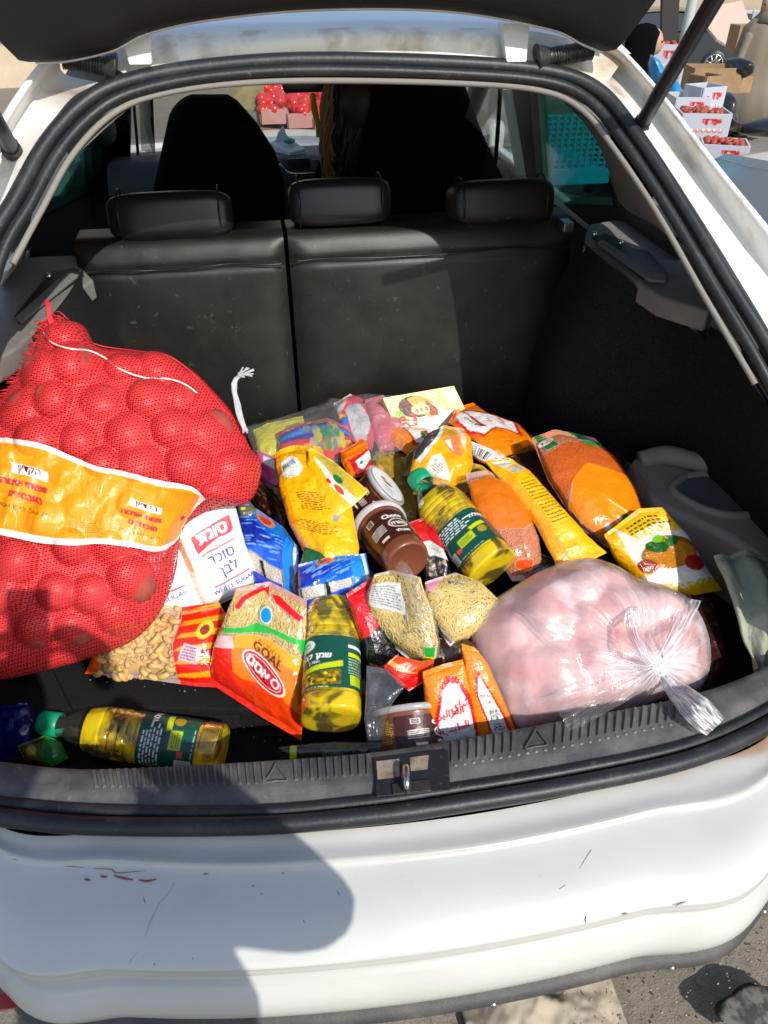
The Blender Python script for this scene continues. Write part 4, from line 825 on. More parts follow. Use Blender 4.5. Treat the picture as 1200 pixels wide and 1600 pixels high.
# ---- thin noodles ------------------------------------------------------------
def strands(P, n, u0, u1, v0, v1, off, seed, rad=.0011, L=.05, curl=.5):
    r = random.Random(seed); out = []
    for k in range(n):
        u_, v_ = r.uniform(u0, u1), r.uniform(v0, v1); a = r.uniform(0, 6.3); pts = []; da = r.uniform(-curl, curl)
        for s_ in range(8):
            pts.append(P.at(np.clip(u_, .02, .98), np.clip(v_, .03, .97), off-r.uniform(0, .0015)-.004*(k % 3)/2)); a += da+r.uniform(-.15, .15); u_ += math.cos(a)*L/8/P.w; v_ += math.sin(a)*L/8/P.l
        out.append(tubeVF(pts, rad, 4, False))
    return joinVF(out)
P = Patch([(372, 926), (420, 916), (474, 944), (474, 1040), (466, 1148), (400, 1108), (328, 1060), (344, 1000)], (0, 2, 4, 6), (.70, .70, .60, .60), th=.028, seed=31, amp=.004, p=5)
t = thing('noodle_bag', rootat(P), 'noodle bag with orange lower print and red oval logo, left of the upright oil bottle', 'noodle bag')
def d(c):
    h = c.h; OR = (.98, .50, .08)
    c.poly([(24, h*.44), (60, h*.38), (100, h*.42), (100, h), (2, h), (4, h*.62)], OR); c.poly([(24, h*.44), (60, h*.38), (100, h*.42), (100, h*.52), (55, h*.50), (22, h*.56)], (.99, .66, .12))
    c.poly([(2, h*.70), (40, h*.78), (70, h*.70), (100, h*.82), (100, h), (0, h)], (.95, .25, .06)); c.poly([(0, h*.5), (20, h*.46), (30, h*.8), (60, h), (0, h)], (.93, .16, .10)); c.poly([(0, h*.5), (20, h*.46), (26, h*.56), (0, h*.62)], (.90, .74, .74))
    c.poly([(6, h*.40), (30, h*.37), (44, h*.31), (62, h*.30), (62, h*.34), (40, h*.40), (10, h*.45)], (.16, .70, .20)); c.poly([(50, h*.30), (100, h*.28), (100, h*.41), (92, h*.33), (64, h*.33)], (.16, .70, .20))
    c.poly([(10, h*.20), (14, h*.10), (32, h*.02), (42, h*.03), (50, h*.10), (38, h*.07), (22, h*.13), (18, h*.22)], (.88, .10, .10)); c.poly([(50, h*.07), (62, h*.06), (98, h*.12), (96, h*.17), (60, h*.12)], (.88, .10, .10))
    c.ell(52, h*.23, 8, 8, (.80, .88, .90)); c.ell(52, h*.23, 6.6, 6.6, (.05, .55, .80)); c.text('Pasta for soup', 66, h*.155, 6, (.95, .9, .85), rot=.25)
    c.text('NUDELN', 64, h*.455, 7.5, (.50, .20, .02), rot=.22); c.text('GOAL', 62, h*.50, 13, (.42, .16, .02), rot=.22, bold=.5)
    c.ell(60, h*.64, 26, 12.5, (.93, .88, .84), rot=.35); c.ell(60, h*.64, 24, 11, (.80, .08, .10), rot=.35); c.ell(60, h*.64, 21.5, 9, (.93, .88, .84), rot=.35); c.ell(60, h*.64, 20.8, 8.4, (.80, .08, .10), rot=.35)
    c.text(he('אסם'), 54, h*.625, 14, (.97, .95, .93), rot=.35, bold=.6); c.ell(74, h*.67, 4.5, 4.5, (.95, .90, .88)); c.ell(74, h*.67, 3, 3, (.80, .08, .10))
pack('printed_film', P, d, M['pfilm'], t, alpha=0.)
V, F = strands(P, 520, .05, .95, .03, .48, -.004, 3); mesh('noodles', V, F, M['noodle'], t, kind='stuff')
V, F = P.at(*np.meshgrid(np.linspace(.04, .96, 30), np.linspace(.03, .92, 30)), -.010).reshape(-1, 3), gridF(30, 30); mesh('noodle_bed', V, F, M['noodle'], t, kind='stuff')

# ---- blue packs --------------------------------------------------------------
BL = (.05, .38, .86)
def blue(seed):
    def d(c):
        h = c.h; r = random.Random(seed)
        c.poly([(0, h*.04), (100, 0), (100, h*.44), (60, h*.50), (0, h*.46)], BL); c.poly([(0, h*.08), (60, h*.2), (20, h*.44), (0, h*.44)], (.10, .20, .66)); c.poly([(76, 0), (90, 0), (92, h), (72, h)], (.12, .55, .93)); c.poly([(92, 0), (97, 0), (98, h), (93, h)], (.80, .86, .92))
        c.poly([(0, h*.70), (70, h*.66), (70, h*.98), (0, h)], (.14, .28, .78)); c.poly([(20, 0), (70, 0), (74, h*.13), (24, h*.10)], (.12, .48, .80)); c.ell(40, h*.06, 14, 6, (.95, .50, .10)); c.ell(40, h*.06, 9, 4, (.80, .20, .05))
        for k in range(26): x_, y_ = r.uniform(5, 70), r.uniform(h*.1, h*.45); c.poly([(x_, y_), (x_+14, y_-5), (x_+14, y_-4), (x_, y_+1)], (.55, .76, .96))
        c.rect(40, h*.60, 6, 22, (.05, .06, .10), rot=-.1)
    return d
for (loop, idx, zs, lab, sd_) in (([(370, 792), (402, 800), (440, 826), (462, 856), (480, 962), (444, 950), (408, 925), (388, 880)], (0, 3, 4, 6), (.70, .72, .66, .66), 'clear and blue bag of white rice leaning on the sugar bag', 41),
                                  ([(470, 884), (520, 872), (568, 868), (576, 905), (570, 928), (520, 948), (476, 962), (470, 925)], (0, 2, 4, 6), (.73, .73, .70, .69), 'clear and blue bag of white rice lying across the neck of an oil bottle', 42)):
    P = Patch(loop, idx, zs, th=.026, seed=sd_, amp=.005); t = thing('rice_bag', rootat(P), lab, 'rice bag', 'blue rice bags')
    pack('printed_film', P, blue(sd_), M['pfilm'], t, alpha=.0); V, F = P.at(*np.meshgrid(np.linspace(.05, .95, 30), np.linspace(.08, .92, 30)), -.006).reshape(-1, 3), gridF(30, 30); mesh('rice', V, F, M['ricegrain'], t, kind='stuff')

# ---- yellow soup powder pouches ----------------------------------------------
YE = (.98, .72, .05)
def d(c):
    h = c.h
    for k in range(130): x_, y_ = r_.uniform(0, 100), r_.uniform(0, h); c.ell(x_, y_, 1.4, 1.0, (.93, .60, .03))
    c.ell(30, h*.22, 22, h*.10, (.93, .92, .90), rot=-.5); c.bars(28, h*.19, 26, 13, rot=-.25, seed=5); c.lines(26, h*.30, 26, 10, 4, (.3, .25, .2), rot=-.2)
    c.lines(60, h*.50, 60, 34, 8, (.45, .30, .05), rot=-.1); c.lines(50, h*.70, 64, 22, 6, (.45, .30, .05), rot=-.05); c.rect(82, h*.60, 8, 26, (.62, .58, .55), rot=.3)
    c.poly([(0, 0), (12, 0), (20, h), (0, h)], (.93, .60, .04))
P = Patch([(434, 716), (462, 702), (500, 704), (520, 745), (545, 790), (556, 850), (552, 888), (512, 892), (478, 862), (455, 818), (440, 765)], (0, 2, 6, 8), (.78, .80, .76, .75), th=.024, seed=51, amp=.009, freq=.8)
t = thing('soup_powder_pouch', rootat(P), 'crumpled yellow pouch with a barcode and folded top, left of the white tub lid', 'pouch')
pack('pouch', P, d, M['foil'], t, base=YE)
P2 = Patch([(486, 702), (520, 722), (572, 766), (548, 788), (520, 806), (494, 770), (480, 735)], (0, 2, 4, 6), (.825, .82, .80, .81), th=.006, seed=52, amp=.005)
def d(c):
    h = c.h; c.poly([(10, 0), (60, h*.02), (92, h*.28), (60, h*.36), (20, h*.26)], (.78, .68, .28)); c.lines(48, h*.18, 50, 12, 4, (.60, .50, .15), rot=.3); c.poly([(10, h*.24), (60, h*.38), (98, h*.32), (100, h*.5), (60, h*.56), (14, h*.36)], (.95, .93, .88))
    c.ell(60, h*.30, 9, 5, (.15, .45, .20)); c.ell(72, h*.46, 10, 4, (.90, .30, .12)); c.ell(52, h*.50, 5, 3, (.85, .15, .1)); c.poly([(98, 0), (100, 0), (100, h), (97, h)], (.95, .85, .3))
pack('folded_flap', P2, d, M['foil'], t, base=YE)
P3_ = Patch([(478, 856), (512, 868), (518, 888), (500, 892), (470, 884)], (0, 1, 2, 4), (.74, .74, .73, .73), th=.008, seed=53); pack('green_corner', P3_, lambda c: None, M['foil'], t, base=(.10, .36, .20))

def d(c):
    h = c.h; c.rect(16, h*.5, 30, 2*h, (.97, .66, .05))
    for k in range(200): c.ell(r_.uniform(0, 100), r_.uniform(0, h), 1.1, .9, (.99, .80, .22))
    c.poly([(20, h*.02), (80, h*.02), (84, h*.09), (30, h*.11)], (.85, .85, .84)); c.poly([(34, h*.13), (84, h*.11), (86, h*.17), (40, h*.19)], (.72, .70, .66)); c.lines(58, h*.06, 36, 8, 3, (.5, .45, .4))
    c.rect(60, h*.47, 62, h*.42, (.80, .56, .05)); c.rect(60, h*.47, 60, h*.41, (.99, .75, .08)); c.lines(60, h*.47, 56, h*.39, 13, (.42, .30, .05), th=.40)
    c.lines(46, h*.86, 40, 8, 2, (.7, .5, .1))
single('corn_starch_pouch', [(764, 727), (800, 722), (830, 742), (880, 800), (916, 838), (941, 860), (905, 878), (868, 889), (866, 872), (838, 820), (800, 770)], (0, 1, 5, 7), (.77, .77, .73, .73), d, 'long bright yellow pouch with a block of fine print, between the two red lentil bags', 'pouch', base=YE, th=.022, seed=61, amp=.0045, p=3.)

def d(c):
    h = c.h; c.poly([(18, 0), (100, 0), (100, h*.82), (60, h*.90), (20, h*.55)], (.86, .83, .78)); c.poly([(18, 0), (100, 0), (100, h*.30), (40, h*.26)], (.95, .74, .08)); c.lines(64, h*.14, 60, 14, 3, (.25, .30, .05), th=.5)
    c.text('FLAVOR', 66, h*.23, 13, (.95, .95, .85), bold=.6); c.ell(66, h*.50, 34, h*.17, (.58, .36, .05)); c.ell(66, h*.52, 30, h*.14, (.72, .46, .08)); c.ell(56, h*.41, 14, 7, (.10, .34, .10), rot=.3); c.ell(76, h*.40, 10, 5, (.14, .40, .10), rot=-.4); c.ell(62, h*.34, 7, 4, (.40, .75, .12)); c.ell(34, h*.60, 12, 10, (.55, .20, .08)); c.ell(88, h*.66, 12, 9, (.62, .12, .08))
    c.poly([(20, h*.74), (60, h*.72), (100, h*.80), (100, h*.86), (60, h*.88), (24, h*.84)], (.90, .88, .84))
    for k in range(90): c.ell(r_.uniform(20, 100), h*r_.uniform(.84, .92), 1.6, 1.2, (.80, .74, .05))
single('seasoning_pouch', [(950, 838), (1000, 800), (1034, 798), (1072, 838), (1096, 880), (1120, 918), (1072, 928), (1020, 926), (985, 904), (962, 868)], (0, 2, 5, 8), (.72, .73, .66, .66), d, 'yellow seasoning pouch showing a bowl of soup with herbs, above the chicken bag', 'pouch', base=(.97, .70, .06), th=.020, seed=62, amp=.006)

# ---- red lentils --------------------------------------------------------------
def lentils(loop, idx, zs, lab, draw, sd_, th):
    P = Patch(loop, idx, zs, th=th, seed=sd_, amp=.004, p=3.); t = thing('lentil_bag', rootat(P), lab, 'lentil bag', 'red lentil bags')
    u, v = np.meshgrid(np.linspace(.04, .96, 110), np.linspace(.06, .95, 130)); h = .0014*(vn(u*P.w*330, v*P.l*330, 5)-.5)-.003
    V = P.base(u, v)+P.n*(P.th*P.prof(u, v)*.93+h)[..., None]; mesh('lentils', V.reshape(-1, 3), gridF(130, 110), M['lentil'], t, kind='stuff')
    pack('printed_film', P, draw, M['pfilm'], t, alpha=0.); return P, t
def d(c):
    h = c.h; c.poly([(0, h*.10), (40, h*.07), (100, h*.12), (100, h*.54), (70, h*.60), (24, h*.58), (0, h*.50)], (.96, .50, .07), 1.); m_ = c.A[..., 3] > .5; c.A[m_, 3] = .70
    c.poly([(30, 0), (70, 0), (60, h*.09), (44, h*.08)], (.95, .70, .4), .5); c.ell(46, h*.88, 24, h*.05, (.95, .45, .06)); c.ell(46, h*.88, 20, h*.035, (.90, .30, .08)); c.poly([(60, h*.95), (80, h*.93), (86, h), (60, h)], (.12, .35, .12))
lentils([(732, 745), (762, 740), (790, 752), (816, 782), (840, 840), (844, 885), (830, 900), (800, 902), (776, 862), (745, 800)], (0, 2, 5, 7), (.76, .76, .71, .70), 'smaller bag of red lentils under a cloudy orange band, right of the lying oil bottle', d, 71, .030)
def d(c):
    h = c.h; OG = (.97, .53, .06)
    c.poly([(20, h*.46), (50, h*.36), (80, h*.38), (100, h*.46), (100, h), (10, h), (0, h*.62)], OG, 1.); c.poly([(0, h*.20), (60, h*.14), (100, h*.2), (100, h*.46), (50, h*.36), (20, h*.46), (0, h*.60)], (.93, .42, .08), .45)
    c.poly([(4, 0), (22, 0), (30, h*.16), (10, h*.17)], (.18, .46, .20)); c.ell(16, h*.09, 13, 6, (.93, .92, .90), rot=-.2); c.text(he('סוגת'), 16, h*.09, 9, (.75, .12, .2), rot=-.2, bold=.3)
    c.poly([(60, 0), (84, 0), (92, h*.06), (72, h*.05)], (.15, .45, .18)); c.poly([(60, h*.12), (90, h*.08), (98, h*.14), (70, h*.17)], (.20, .55, .20)); c.ell(84, h*.09, 9, 2.2, (.3, .6, .8))
    c.poly([(40, h*.74), (50, h*.66), (84, h*.82), (70, h*.88)], (.98, .60, .12)); c.ell(62, h*.79, 9, 7, (.15, .48, .14), rot=.5); c.ell(50, h*.89, 16, 8, (.80, .30, .04)); c.poly([(20, h*.86), (34, h*.80), (30, h*.90)], (.93, .88, .80)); c.poly([(48, h*.66), (50, h*.65), (86, h*.83), (85, h*.85)], (.97, .80, .5))
lentils([(838, 690), (872, 677), (930, 690), (962, 722), (990, 770), (1004, 810), (1003, 842), (985, 852), (948, 850), (905, 818), (862, 752)], (0, 2, 6, 8), (.76, .76, .71, .71), 'larger bag of red lentils with glossy orange lower half, beside the dark right wall', d, 72, .036)
P = Patch([(930, 690), (975, 712), (1010, 752), (1034, 800), (1010, 812), (990, 770), (962, 722)], (0, 3, 4, 6), (.745, .69, .72, .75), th=.004, seed=73); pack('clear_overwrap', P, lambda c: None, M['pfilm'], None, alpha=.02, base=(.6, .45, .4), label='loose clear wrap sticking out behind the large lentil bag', cat='plastic film')

# ---- oil bottles ---------------------------------------------------------------
def frame(a, b, roll):
    ax = b-a; Lh = np.linalg.norm(ax); ax = ax/Lh; s_ = np.cross(ax, CAM-(a+b)/2); s_ /= np.linalg.norm(s_); f = np.cross(s_, ax); ca, sa = math.cos(roll), math.sin(roll); return ax, s_*ca+f*sa, f*ca-s_*sa, Lh
def revolve(nm, fr, a, prof, m, par, nt=64, sq=2.0, colf=None, arc=None, **k):
    ax, sx, fx, Lh = fr; th = np.linspace(0, 2*math.pi, nt, endpoint=False) if arc is None else np.linspace(*arc, nt); V = []
    for (t_, r0, e) in prof:
        f = (np.abs(np.cos(th))**e+np.abs(np.sin(th))**e)**(-1/e); V.append(a+ax*t_+(r0*f*np.sin(th))[:, None]*sx+(r0*f*np.cos(th))[:, None]*fx)
    V = np.array(V); F = gridF(len(prof), nt, arc is None)[:, ::-1].tolist(); Vf = V.reshape(-1, 3)
    c = None if colf is None else colf(np.linspace(0, 1, nt)[None].repeat(len(prof), 0), np.array([p_[0] for p_ in prof])[:, None].repeat(nt, 1)).reshape(-1, 4)
    return mesh(nm, Vf, F, m, par, col=c, **k)
def bottle(a, b, roll, label, front, rad=.052, grp='oil bottles', flip=False, full=True):
    """a = base, b = top of the cap"""
    fr_ = frame(a, b, roll); Lh = fr_[3]; t = thing('oil_bottle', (a+b)/2-[0, 0, rad], label, 'oil bottle', grp); pr = []
    def R_(x_):
        if x_ < .02: return rad*(.80+.20*(x_/.02)**.5)
        if x_ < .62: return rad*(1.0-.035*(.10 < x_ < .42))
        if x_ < .84: return rad*(.98-.48*((x_-.62)/.22)**1.7)
        return rad*.40
    for x_ in np.linspace(0, .90, 150):
        r = R_(x_); r *= 1-.045*max(0., math.cos((x_-.44)/.045*2*math.pi))**4*(.43 < x_ < .66); e = 2.9 if x_ < .62 else 2.9-.9*min(1, (x_-.62)/.15); pr.append((x_*Lh, r, e))
    base = [(.006*Lh, .0005, 2.), (.004*Lh, rad*.45, 2.2), (-.004*Lh, rad*.62, 2.6)]
    revolve('oil', fr_, a, [(max(t_, .002), r*.965, e) for t_, r, e in base[:1]+[(.003, rad*.86, 2.6)]+pr[2:int(150*(.93 if full else .80))]]+[(pr[int(150*(.93 if full else .80))][0], .0004, 2.)], M['oildeep'], t, 48)
    revolve('bottle_shell', fr_, a, base+pr, M['bottle'], t, 72)
    cp = [(.885*Lh, rad*.43, 2.), (.89*Lh, rad*.47, 2.)]+[(x_*Lh, rad*.47, 2.) for x_ in (.92, .95, .98)]+[(.995*Lh, rad*.42, 2.), (1.0*Lh, .0005, 2.)]
    cpo = revolve('cap', fr_, a, cp, M['greencap'], t, 40)
    # label, a sleeve on the wall with the print on the side that faces out
    n1, n2 = 130, 90; C = Canvas(.62, 260, (.06, .30, .25)); h = C.h; LG = (.74, .80, .10)
    if front:
        C.ell(24, 11, 8, 7, (.85, .92, .85)); C.lines(24, 11, 11, 7, 2, (.2, .5, .35)); C.text(he('שמן קנולה'), 28, 25, 9, (.95, .96, .93), bold=.3); C.text(he('מזוכך'), 31, 33, 5.5, (.9, .92, .9))
        C.poly([(2, 42), (30, 37), (58, 30), (58, 37), (30, 43), (2, 48)], LG); C.poly([(2, 50), (56, 40), (56, 58), (2, 60)], (.45, .40, .06))
        for k in range(60): C.ell(r_.uniform(4, 55), r_.uniform(45, 58), 1.8, 1.8, r_.choice([(.88, .76, .10), (.70, .58, .08), (.30, .28, .05)]))
        C.lines(30, 62, 44, 3, 1, (.8, .85, .6)); C.rect(80, 12, 34, 4, (.9, .92, .88)); C.rect(80, 22, 34, 5, LG); C.lines(72, 36, 18, 20, 6, (.62, .75, .60)); C.lines(90, 38, 15, 24, 6, (.62, .75, .60)); C.rect(71, 52, 13, 12, (.70, .78, .10)); C.rect(91, 56, 14, 4, LG); C.text('1L', 91, 49, 6, (.95, .95, .9), bold=.3)
    else:
        C.lines(38, 14, 60, 22, 6, (.88, .92, .90)); C.rect(52, 40, 20, 13, (.74, .80, .10)); C.lines(52, 40, 16, 10, 4, (.3, .45, .1)); C.rect(38, 47, 6, 6, (.85, .30, .20)); C.bars(24, 51, 16, 14, seed=8); C.poly([(60, 28), (78, 26), (80, 32), (62, 34)], LG); C.ell(72, 40, 5, 6, (.65, .55, .10)); C.rect(6, 56, 8, 18, LG); C.lines(45, 59, 60, 3, 1, (.7, .8, .7)); C.text(he('שמן קנולה'), 86, 14, 8, (.95, .96, .93), bold=.3)
    prl = [(x_*Lh, R_(x_)*1.006+.0007, 2.9) for x_ in np.linspace(.115, .415, n2)]
    x0, x1 = prl[0][0], prl[-1][0]
    def cf(uu, tt): 
        vv = 1-(tt-x0)/(x1-x0); vv = 1-vv if flip else vv; uu = 1-uu if flip else uu; return C.sample(np.clip(uu, 0, 1), np.clip(vv, 0, 1))
    revolve('label', fr_, a, prl, M['printed'], t, n1, colf=cf, arc=(-1.75, 1.75)); revolve('label_back', fr_, a, [(p_[0], p_[1], p_[2]) for p_ in prl[::30]], mk('lblgreen%d' % len(M), tuple(lin((.06, .30, .25))), .35), t, 30, arc=(1.75, 2*math.pi-1.75))
    return t
bottle(atz(517, 1128, .618), atz(519, 880, .690), -.10, 'oil bottle with its base toward the sill, showing its dark green front label', True)
bottle(atz(772, 890, .715), atz(650, 742, .775), .15, 'oil bottle lying in the middle of the heap, right of the chocolate tubs', False, full=False)
bottle(atz(350, 1172, .515), atz(62, 1128, .530), .0, 'oil bottle with a green cap lying in the well behind the sill', False, rad=.047, full=False)

# ---- chocolate spread tubs ------------------------------------------------------
def tub(a, b, label, roll, rad, rim_at_b=True, lid=True):
    """a = base centre, b = lid centre"""
    fr_ = frame(a, b, roll); Lh = fr_[3]; t = thing('chocolate_tub', (a+b)/2-[0, 0, rad], label, 'food tub', 'chocolate spread tubs')
    rb_ = rad*.80
    revolve('cup', fr_, a, [(.004, .0005, 2), (.003, rb_*.80, 2), (.0, rb_*.86, 2), (.001, rb_*.95, 2), (.006, rb_, 2)]+[(x_*Lh, rb_+(rad*.93-rb_)*x_, 2) for x_ in np.linspace(.08, .86, 20)]+[(.90*Lh, rad*.96, 2)], M['choc'], t, 64)
    L2 = [(.86*Lh, rad*.95, 2), (.87*Lh, rad*1.03, 2), (.93*Lh, rad*1.05, 2), (.96*Lh, rad*1.04, 2), (.985*Lh, rad*1.0, 2), (.99*Lh, rad*.94, 2), (.975*Lh, rad*.90, 2), (.972*Lh, rad*.88, 2), (.972*Lh, .0005, 2)]
    revolve('lid', fr_, a, L2, M['tubplastic'], t, 72)
    if lid:
        n = 90; th, rr_ = np.meshgrid(np.linspace(0, 2*math.pi, n), np.linspace(0.01, 1, 40)); C = Canvas(1., 130, (.90, .90, .91)); 
        C.ell(50, 50, 49, 49, (.93, .93, .94)); C.ell(62, 47, 10, 24, (.98, .97, .96), rot=-.35); C.poly([(52, 28), (60, 34), (62, 66), (52, 58), (48, 42)], (.55, .47, .46)); C.poly([(64, 32), (74, 50), (74, 66), (68, 62)], (.86, .62, .34)); C.ell(67, 58, 3, 9, (.55, .40, .36))
        C.lines(30, 56, 34, 26, 6, (.62, .62, .66), rot=.85); C.lines(40, 50, 24, 8, 2, (.70, .70, .74), rot=.85)
        V = a+fr_[0]*(.974*Lh+.001)+(rr_*np.sin(th)*rad*.87)[..., None]*fr_[1]+(rr_*np.cos(th)*rad*.87)[..., None]*fr_[2]
        c = C.sample(.5+.49*rr_*np.cos(th+2.2), .5+.49*rr_*np.sin(th+2.2)); mesh('lid_print', V.reshape(-1, 3), gridF(40, n), M['printed'], t, col=c.reshape(-1, 4))
    C = Canvas(.42, 300, (.27, .12, .09)); h = C.h
    for k in range(5): C.rect(47, 19+k*2.3, 18, .9, (.93, .90, .88), rot=-.04)
    C.rect(45, 8, 8, 7, (.88, .84, .82)); C.rect(45, 8, 6.2, 5.2, (.25, .12, .10)); C.lines(45, 8, 5, 4, 2, (.9, .88, .85)); C.rect(49, 36, 10, 3.4, (.90, .88, .85)); C.text('Choco', 70, 10, 8, (.93, .90, .88), bold=.5); C.ell(72, 22, 11, 7, (.90, .86, .84)); C.ell(72, 22, 9.5, 5.6, (.36, .16, .11)); C.text(he('ממרח'), 72, 22, 6.5, (.93, .9, .88), bold=.4); C.text(he('שוקולד'), 72, 34, 5.5, (.93, .9, .88), bold=.3)
    C.rect(15, h*.5, 24, h, (.44, .28, .14)); C.lines(16, h*.42, 20, h*.7, 13, (.86, .68, .38)); C.rect(3, h*.5, 6, h, (.42, .44, .66))
    C.lines(92, h*.5, 12, h*.7, 9, (.8, .76, .72))
    prl = [(x_*Lh, rb_+(rad*.93-rb_)*x_+.0009, 2) for x_ in np.linspace(.17, .78, 70)]
    revolve('print_sleeve', fr_, a, prl, M['printed'], t, 150, colf=lambda uu, tt: C.sample(uu, np.clip(1-(tt-prl[0][0])/(prl[-1][0]-prl[0][0]), 0, 1)), arc=(-1.9, 1.9)); return t
tub(atz(556, 800, .70), atz(606, 756, .765), 'chocolate tub showing its printed white lid, just above the brown tub', .2, .051)
tub(atz(638, 878, .745), atz(590, 818, .735), 'brown chocolate tub lying on its side with its base toward the oil bottle', .1, .055, lid=False)
tub(atz(650, 1188, .575), atz(640, 1104, .622), 'chocolate tub upright against the sill beside the orange tea packs', -.3, .062, lid=False)
# ---- chicken in the clear bag -----------------------------------------------
CN = np.array([0, -.50, .866]); CP = atz(930, 1010, .655)
ck = Blob([(735, 985), (750, 955), (790, 925), (840, 896), (880, 880), (915, 875), (950, 886), (990, 908), (1040, 922), (1075, 945), (1098, 985), (1106, 1030), (1098, 1065), (1078, 1085), (1030, 1095), (990, 1112), (940, 1124), (880, 1134), (820, 1142), (792, 1120), (768, 1070), (745, 1025)], CP, CN, .085, .06)
t = thing('chicken_bag', atz(930, 1060, .56), 'big clear bag of pink raw chicken pieces, knotted, resting against the sill at the right', 'plastic bag')
r3 = random.Random(11)
meat = [(q_[0], q_[1], r3.uniform(.036, .060)) for q_ in [(x_+r3.uniform(-.012, .012), y_+r3.uniform(-.012, .012)) for x_ in np.arange(-.16, .17, .072) for y_ in np.arange(-.11, .13, .072)]]
MQ = np.array([[a, b] for a, b, _ in meat])+ck.c; MR = np.array([c for _, _, c in meat])
kq = ck.to2(atp(1022, 1045, CP+CN*.085, CN))
def cbump(q, r):
    d2 = ((q[..., None, :]-MQ)**2).sum(-1); s = np.sqrt(np.clip(MR**2-d2, 0, None)); top = (s-MR*.6)*(d2 < MR**2)-.02*(d2 >= MR**2); b = np.log(np.exp(top*120).sum(-1))/120
    return np.clip(b, -.03, .03)*1.0*np.clip((1-r)*4, 0, 1)
def kfold(q, r):
    d = q-kq; rad = np.linalg.norm(d, axis=-1); a = np.arctan2(d[..., 1], d[..., 0]); ed = np.clip((1-r)*6, 0, 1)
    f = np.abs(((a*5.1+1.8*vn(a*2, rad*8, 3)) % 1)-.5)*2+.6*np.abs(((a*11.3+1.4*vn(a*3, rad*14, 7)) % 1)-.5)*2
    cr = crumple(q[..., 0], q[..., 1], 77, 1.1)
    return ((.0080*f*np.exp(-rad/.10)+.0065*cr+.022*np.exp(-(rad/.030)**2))*ed)
ck.bump = cbump; V1, F1, Q1 = ck.surf(60, 200, 1, -.012); V2, F2, Q2 = ck.surf(14, 200, -1)
mesh('chicken_pieces', np.vstack([V1, V2]), np.vstack([F1, F2+len(V1)]).tolist(), M['chicken'], t, kind='stuff')
ck.bump = lambda q, r: cbump(q, r)+kfold(q, r)
V1, F1, Q1 = ck.surf(140, 480, 1, .002); dq = Q1-kq; rd_ = np.linalg.norm(dq, axis=1); an = np.arctan2(dq[:, 1], dq[:, 0])
w1 = np.abs(((an*5.1+1.8*vn(an*2, rd_*8, 3)) % 1)-.5)*2; w2 = np.abs(((an*11.3+1.4*vn(an*3, rd_*14, 7)) % 1)-.5)*2; cr_ = np.abs(crumple(Q1[:, 0], Q1[:, 1], 77, 1.1)); mott = fbm(Q1[:, 0]*16, Q1[:, 1]*16, 8)
al = np.clip(.06+.34*np.clip(w1, 0, 1)**4*np.exp(-rd_/.14)+.18*np.clip(w2, 0, 1)**3*np.exp(-rd_/.07)+.55*np.exp(-(rd_/.035)**2)+.45*np.clip((mott-.5)*3, 0, 1)+.25*(ck.rr(Q1)**6), 0, .85)
milk = lambda n, a_=.35: np.c_[np.tile((.90, .88, .90), (n, 1)), np.full(n, a_)]
mesh('bag_film', V1, F1.tolist(), M['milkfilm'], t, col=np.c_[np.tile((.90, .86, .88), (len(V1), 1)), al])
ck.bump = lambda q, r: cbump(q, r)*.7+kfold(q*1.3+.1, r)*.8
V1, F1, Q1 = ck.surf(80, 260, 1, -.004); mesh('inner_film', V1, F1.tolist(), M['film'], t)
kz = ck.to3(kq[None], np.array([ck.h(kq[None])[0]+.004]))[0]
mesh('knot', *joinVF([sphVF(kz, (.013, .010, .010), 18, 12, None, .5, 3), sphVF(kz+[-.010, .004, .004], (.010, .007, .009), 14, 10, rotm(.4, .3, .7), .5, 5)]), mk('knotfilm', (.86, .85, .88), .2, film=((.95, .95, .96), .62), coat=.6), t)
def ribbon(nm, pts, wid, m, seed, par, nseg=40, ncr=26, amp=.006, arc=.5):
    """gathered strip of film: pts = 3-D centre line, wid = width along it"""
    C_ = catmull(pts, nseg); T_ = np.gradient(C_, axis=0); T_ /= np.linalg.norm(T_, axis=1)[:, None]; W_ = np.interp(np.linspace(0, 1, nseg), np.linspace(0, 1, len(wid)), wid)
    view = CAM-C_.mean(0); view /= np.linalg.norm(view); S_ = np.cross(T_, view); S_ /= np.linalg.norm(S_, axis=1)[:, None]; s = np.linspace(-1, 1, ncr)
    n_ = vn(np.arange(nseg)[:, None]*.22+seed, s[None]*9+seed, seed)-.5; V = C_[:, None]+S_[:, None]*(s[None, :, None]*W_[:, None, None])+view*((1-s**2)[None]*W_[:, None]*arc+amp*n_*2*(W_/max(wid))[:, None])[..., None]
    V2 = V-view*.0004; return mesh(nm, V.reshape(-1, 3), gridF(nseg, ncr), m, par, col=np.c_[np.tile((.90, .88, .91), (nseg*ncr, 1)), np.clip(.30+.9*np.clip(n_.ravel()+.1, 0, 1), 0, .9)])
ribbon('tail', [kz, kz+(atz(1055, 1075, .74)-atz(1022, 1045, .74)), atz(1086, 1106, .727), atz(1118, 1136, .712)], [.008, .014, .019, .024, .019], M['milkfilm'], 4, t, amp=.012, arc=.6)
ribbon('tail_fold', [kz, kz+(atz(1050, 1078, .74)-atz(1022, 1045, .74)), atz(1076, 1108, .728), atz(1106, 1136, .714)], [.005, .010, .014, .015], M['milkfilm'], 9, t, amp=.012, arc=.9)
ribbon('handle', [kz, atz(1004, 1020, .765), atz(988, 985, .765), atz(990, 950, .755), atz(1006, 924, .735)], [.005, .008, .009, .008, .011], M['milkfilm'], 6, t, amp=.006, arc=.8)
